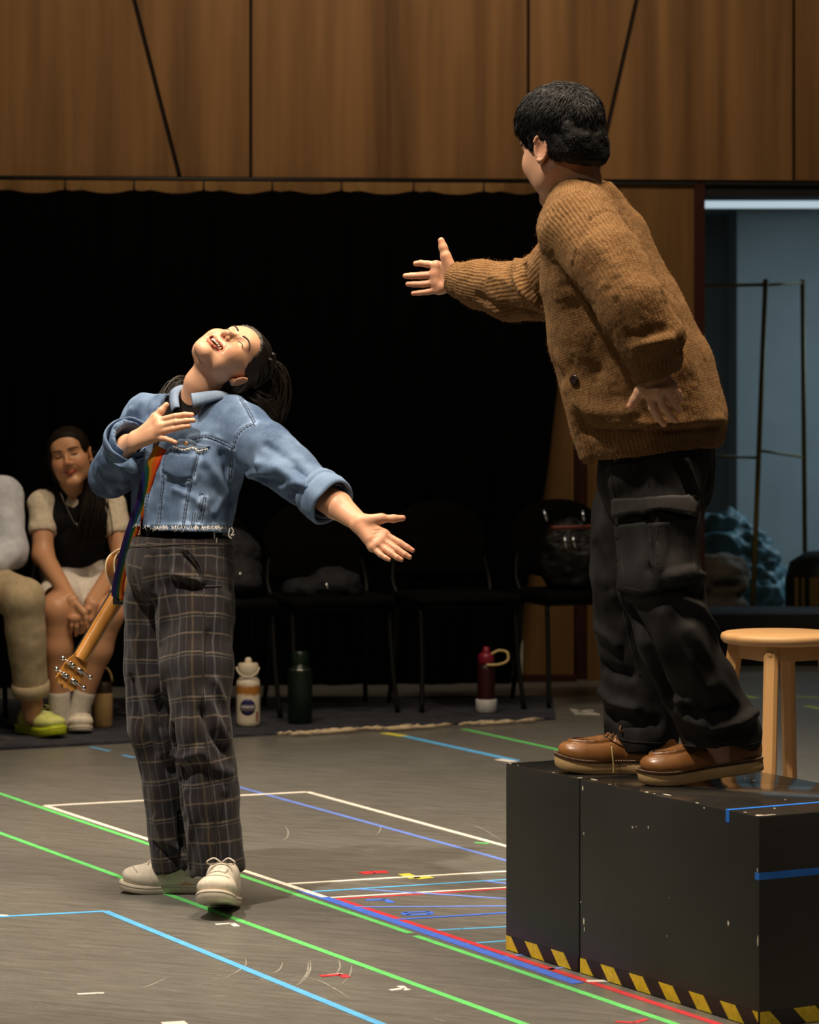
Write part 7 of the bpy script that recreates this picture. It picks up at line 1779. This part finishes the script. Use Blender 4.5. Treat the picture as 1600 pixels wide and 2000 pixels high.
mk('skirt', *volmesh([etube(hip + (0, 0, 0.07), hip + (0, -0.05, 0.05), latg, (0.165, 0.130), (0.172, 0.125)), seg(hip + (-0.07, 0, 0), P(118, 1172, 11.88), 0.092, 0.090), seg(hip + (0.08, 0, 0), P(205, 1178, 11.93), 0.092, 0.090), seg(P(130, 1165, 11.95), P(195, 1168, 11.98), 0.075)], 0.007, 0.03, lambda v: (v.sub(seg(P(116, 1180, 11.83), P(110, 1200, 11.66), 0.072, 0.075), 0.004), v.sub(seg(P(208, 1188, 11.88), P(214, 1208, 11.7), 0.072, 0.075), 0.004)), 0.005, 12.0, 3.0), M['skirt'], gp)
for an, kn in ((anr, knr), (anl, knl)):
    u = nrm(kn - an); mk('sock', *volmesh([seg(an - u * 0.02, an + u * 0.085, 0.040, 0.043)], 0.004, 0.0), M['sock'], gp)
# long hair parted in the middle, one length over the shoulder
hm = MB(); hwg = lambda p: np.asarray(p) @ HRg.T * 0.98 + hc
v = Vol((-0.12, -0.11, -0.14), (0.12, 0.15, 0.15), 0.0045); v.add(ell((0, 0.022, 0.036), (0.084, 0.102, 0.092)), 0); v.add(ell((0, 0.06, -0.05), (0.080, 0.055, 0.085)), 0.03); v.add(ell((0, -0.040, 0.060), (0.068, 0.050, 0.050)), 0.02); v.cut((0, -0.066, 0.058), (0, -0.80, -0.60), 0.006); v.sub(ell((0.083, 0.008, -0.012), (0.02, 0.024, 0.03)), 0.004); v.add(ell((-0.074, -0.018, -0.010), (0.013, 0.030, 0.085)), 0.01); v.add(ell((0.068, -0.030, 0.040), (0.012, 0.026, 0.040)), 0.01)
V, Q = v.mesh(2); hm.add(hwg(V), Q); rr_ = random.Random(8)
for base, n_, sp_ in (([(170, 880, 12.08), (183, 930, 12.07), (186, 985, 12.00), (182, 1030, 11.98), (176, 1060, 12.0)], 240, 0.024), ([(105, 880, 12.12), (98, 930, 12.16), (96, 985, 12.20), (100, 1050, 12.24)], 160, 0.022)):
    B0 = np.array([P(*q) for q in base])
    for k in range(n_):
        o = np.array([rr_.gauss(0, sp_), rr_.gauss(0, sp_ * 0.8), 0]); gr = np.linspace(0.5, 1.2, len(B0))[:, None]; wv = rr_.uniform(0, 6)
        p = spline(B0 + o * gr, 20); p[:, 0] += 0.006 * np.sin(np.linspace(0, 9, len(p)) + wv); r_ = rr_.uniform(0.0016, 0.0032); hm.tube(p, np.concatenate([np.full(len(p) - 3, r_), [r_ * .8, r_ * .5, r_ * .2]]), 4, 0.6)
hm.build('hair', M['hair_brown'], gp)
M['silver'] = plain('silver_pendant', (0.75, 0.73, 0.68), 0.25, 0.9)
mb = MB(); mb.tube(spline([P(118, 962, 12.0), P(128, 985, 11.99), P(150, 1024, 11.985), P(166, 985, 12.0), P(171, 962, 12.02)], 24), 0.0012, 5); mb.lathe([(0, -0.008), (0.006, -0.003), (0.007, 0.003), (0, 0.009)], P(153, 1028, 11.975), (0, 0, 1), 10); mb.build('necklace', M['silver'], gp)
sn2 = dict(sn)
t1 = G(158, 1434, 0.0108); d1_ = nrm(np.array([0.12, -0.985, 0])); shoe(gp, 'sneaker', 'white laced sneaker under the seated smiling person, beside the sand coloured tumbler', t1 - d1_ * 0.245, d1_, UP, 0.245, 'sneaker', 0.0108, 'white sneakers of the seated person', sn2, 0.047)
t1 = G(112, 1430, 0.0108); d1_ = nrm(np.array([-0.02, -0.99, 0])); shoe(gp, 'sneaker', 'white sneaker mostly hidden behind the yellow-green running shoe', t1 - d1_ * 0.245, d1_, UP, 0.245, 'sneaker', 0.0108, 'white sneakers of the seated person', sn2, 0.046)

# ---- the person cut by the left edge
M['shirt'] = plain('pale_blue_shirt_cloth', (0.50, 0.53, 0.60), 0.85, nscale=30, bumpy=0.2)
M['khaki'] = plain('khaki_twill', (0.40, 0.32, 0.20), 0.88, nscale=40, bumpy=0.2)
KO = P(-60, 1400, 11.9); KO[2] = 0.0108
kp = thing('person', 'seated person in pale shirt and khaki trousers, cut by the left edge', 'person', KO)
kh = P(-75, 1135, 12.0); kc = P(-72, 1000, 11.98); kn_ = P(-74, 925, 11.98); lat = nrm(np.array([0.95, 0.31, 0]))
sl_ = P(8, 968, 12.02); sr_ = P(-150, 968, 11.93); el2 = P(22, 1078, 11.92); er2 = P(-175, 1085, 11.8); wl2 = P(-50, 1120, 11.66); wr2 = P(-95, 1125, 11.64)
k1 = P(45, 1172, 11.60); k2 = P(-170, 1175, 11.45); a1 = P(63, 1375, 11.70); a2 = P(-165, 1390, 11.5)
HRk = headR((0.95, 0.28, 0.0), (0.0, 0.0, 1.0)); hck = P(-74, 842, 11.94)
hv, hq, ht, hl, hql = head_mesh(HRk, hck, [(P(-74, 905, 11.97), 0.055), (P(-74, 935, 11.98), 0.060)], 'smile', 1.02, 0.004, male=True)
def simple_hand(w, dirn, dor, lat_, fore):
    k = [w + dirn * (0.088 - 0.004 * i) + lat_ * (0.026 - 0.018 * i) for i in range(4)]
    f = [[k[i] + (dirn - dor * 0.5) * 0.030, k[i] + (dirn - dor * 0.9) * 0.046, k[i] + (dirn * 0.9 - dor * 1.2) * 0.060] for i in range(4)]
    th = [w + dirn * 0.03 + lat_ * 0.026, w + dirn * 0.055 + lat_ * 0.045, w + dirn * 0.08 + lat_ * 0.048, w + dirn * 0.10 + lat_ * 0.046]
    return hand_mesh(w, k, f, th, dor, fore, 1.0, 0.0035, nails=False)
h1 = simple_hand(wl2, nrm((-0.8, -0.3, -0.3)), nrm((0.2, -0.5, 0.8)), nrm((0.3, 0.7, 0.5)), [(el2, 0.042, 0.040)]); h2 = simple_hand(wr2, nrm((0.8, -0.3, -0.3)), nrm((-0.2, -0.5, 0.8)), nrm((-0.3, 0.7, 0.5)), [(er2, 0.042, 0.040)])
core = core_mesh([etube(kh, kc, lat, (0.14, 0.10), (0.15, 0.10)), etube(kc, kn_, lat, (0.15, 0.10), (0.07, 0.06)), seg(kn_ + (0, 0, -.05), sl_, 0.05, 0.05), seg(kn_ + (0, 0, -.05), sr_, 0.05, 0.05), seg(sl_, el2, 0.05, 0.042), seg(sr_, er2, 0.05, 0.042), seg(kh + (0.08, 0, 0), k1, 0.075, 0.055), seg(kh + (-0.08, 0, 0), k2, 0.075, 0.055), seg(k1, a1, 0.055, 0.036), seg(k2, a2, 0.055, 0.036), seg(a1, a1 + (0, 0, -0.05), 0.036, 0.034), seg(a2, a2 + (0, 0, -0.05), 0.036, 0.034)], 0.009, 0.025)
body_obj([(hv, hq, ht), h1, h2, core], M['skin_c'], kp); face_bits(HRk, hck, kp, hl, hql, 'smile', 1.02)
mk('shirt', *volmesh([etube(kh, kc, lat, (0.165, 0.125), (0.175, 0.125)), etube(kc, kn_ + (0, 0, -0.02), lat, (0.175, 0.125), (0.085, 0.075)), seg(kn_ + (0.03, 0, -.06), sl_, 0.066, 0.070), seg(kn_ + (-0.03, 0, -.06), sr_, 0.066, 0.070), seg(sl_, el2, 0.072, 0.066), seg(sr_, er2, 0.072, 0.066), seg(el2, el2 + (wl2 - el2) * 0.45, 0.066, 0.058), seg(er2, er2 + (wr2 - er2) * 0.45, 0.066, 0.058)], 0.0065, 0.02, None, 0.006, 10.0, 2.0), M['shirt'], kp)
def trouser_post(v):
    for an, kn2 in ((a1, k1), (a2, k2)):
        u = nrm(kn2 - an); v.cut(an + u * 0.03 + np.array([0, 0, 0.0]), -u) if an is a1 else None; v.sub(seg(an - u * 0.05, an + u * 0.06, 0.052, 0.050), 0.004)
mk('khaki_trousers', *volmesh([etube(kh + (0, 0, 0.06), kh + (0, -0.05, 0.04), lat, (0.17, 0.135), (0.172, 0.132)), seg(kh + (0.08, 0, 0), k1, 0.092, 0.080), seg(kh + (-0.08, 0, 0), k2, 0.092, 0.080), seg(k1, k1 + (a1 - k1) * 0.82, 0.080, 0.066), seg(k2, k2 + (a2 - k2) * 0.82, 0.080, 0.066)], 0.0065, 0.02, lambda v: [v.sub(seg(an + (kn2 - an) * -0.2, an + (kn2 - an) * 0.24, 0.052, 0.053), 0.004) for an, kn2 in ((a1, k1), (a2, k2))], 0.0045, 8.0, 5.0), M['khaki'], kp)
V, Fc = lathegeo([(0.0665, -0.004), (0.0715, 0.0), (0.0730, 0.022), (0.0715, 0.044), (0.0680, 0.046)], k1 + (a1 - k1) * 1.0 * 0.90, nrm(k1 - a1), 40, True); mk('turned_hem', V, Fc, M['khaki'], kp)
hm = MB(); v = Vol((-0.12, -0.11, -0.13), (0.12, 0.15, 0.15), 0.005); v.add(ell((0, 0.02, 0.042), (0.083, 0.104, 0.092)), 0); v.add(ell((0, -0.040, 0.062), (0.066, 0.050, 0.050)), 0.02); v.cut((0, -0.066, 0.07), (0, -0.80, -0.60), 0.006); v.cut((0, 0.02, -0.03), (0, -0.3, -0.95), 0.01); V, Q = v.mesh(2)
mk('hair', np.asarray(V) @ HRk.T * 1.02 + hck, Q, M['hair_short'], kp)
M['limeknit'] = plain('pale_lime_knit', (0.58, 0.62, 0.20), 0.8, nscale=80, var=0.12, bumpy=0.3)
M['limesole'] = plain('lime_foam_sole', (0.46, 0.54, 0.02), 0.5)
M['limelace'] = plain('lime_lace', (0.62, 0.66, 0.28), 0.85)
rn = {'sole': M['limesole'], 'upper': M['limeknit'], 'lace': M['limelace'], 'line': M['limesole']}
t1 = G(119, 1443, 0.0108); d1_ = nrm(np.array([0.60, -0.80, 0])); shoe(kp, 'running_shoe', 'yellow-green running shoe on the rug at the far left', t1 - d1_ * 0.29, d1_, UP, 0.29, 'runner', 0.0108, 'yellow-green running shoes', rn, 0.050)
t1 = P(-150, 1468, 11.28); d1_ = nrm(np.array([-0.05, -0.99, 0])); shoe(kp, 'running_shoe', 'yellow-green running shoe outside the left edge', np.array([t1[0], t1[1], 0]) - d1_ * 0.29, d1_, UP, 0.29, 'runner', 0.0108, 'yellow-green running shoes', rn, 0.050)
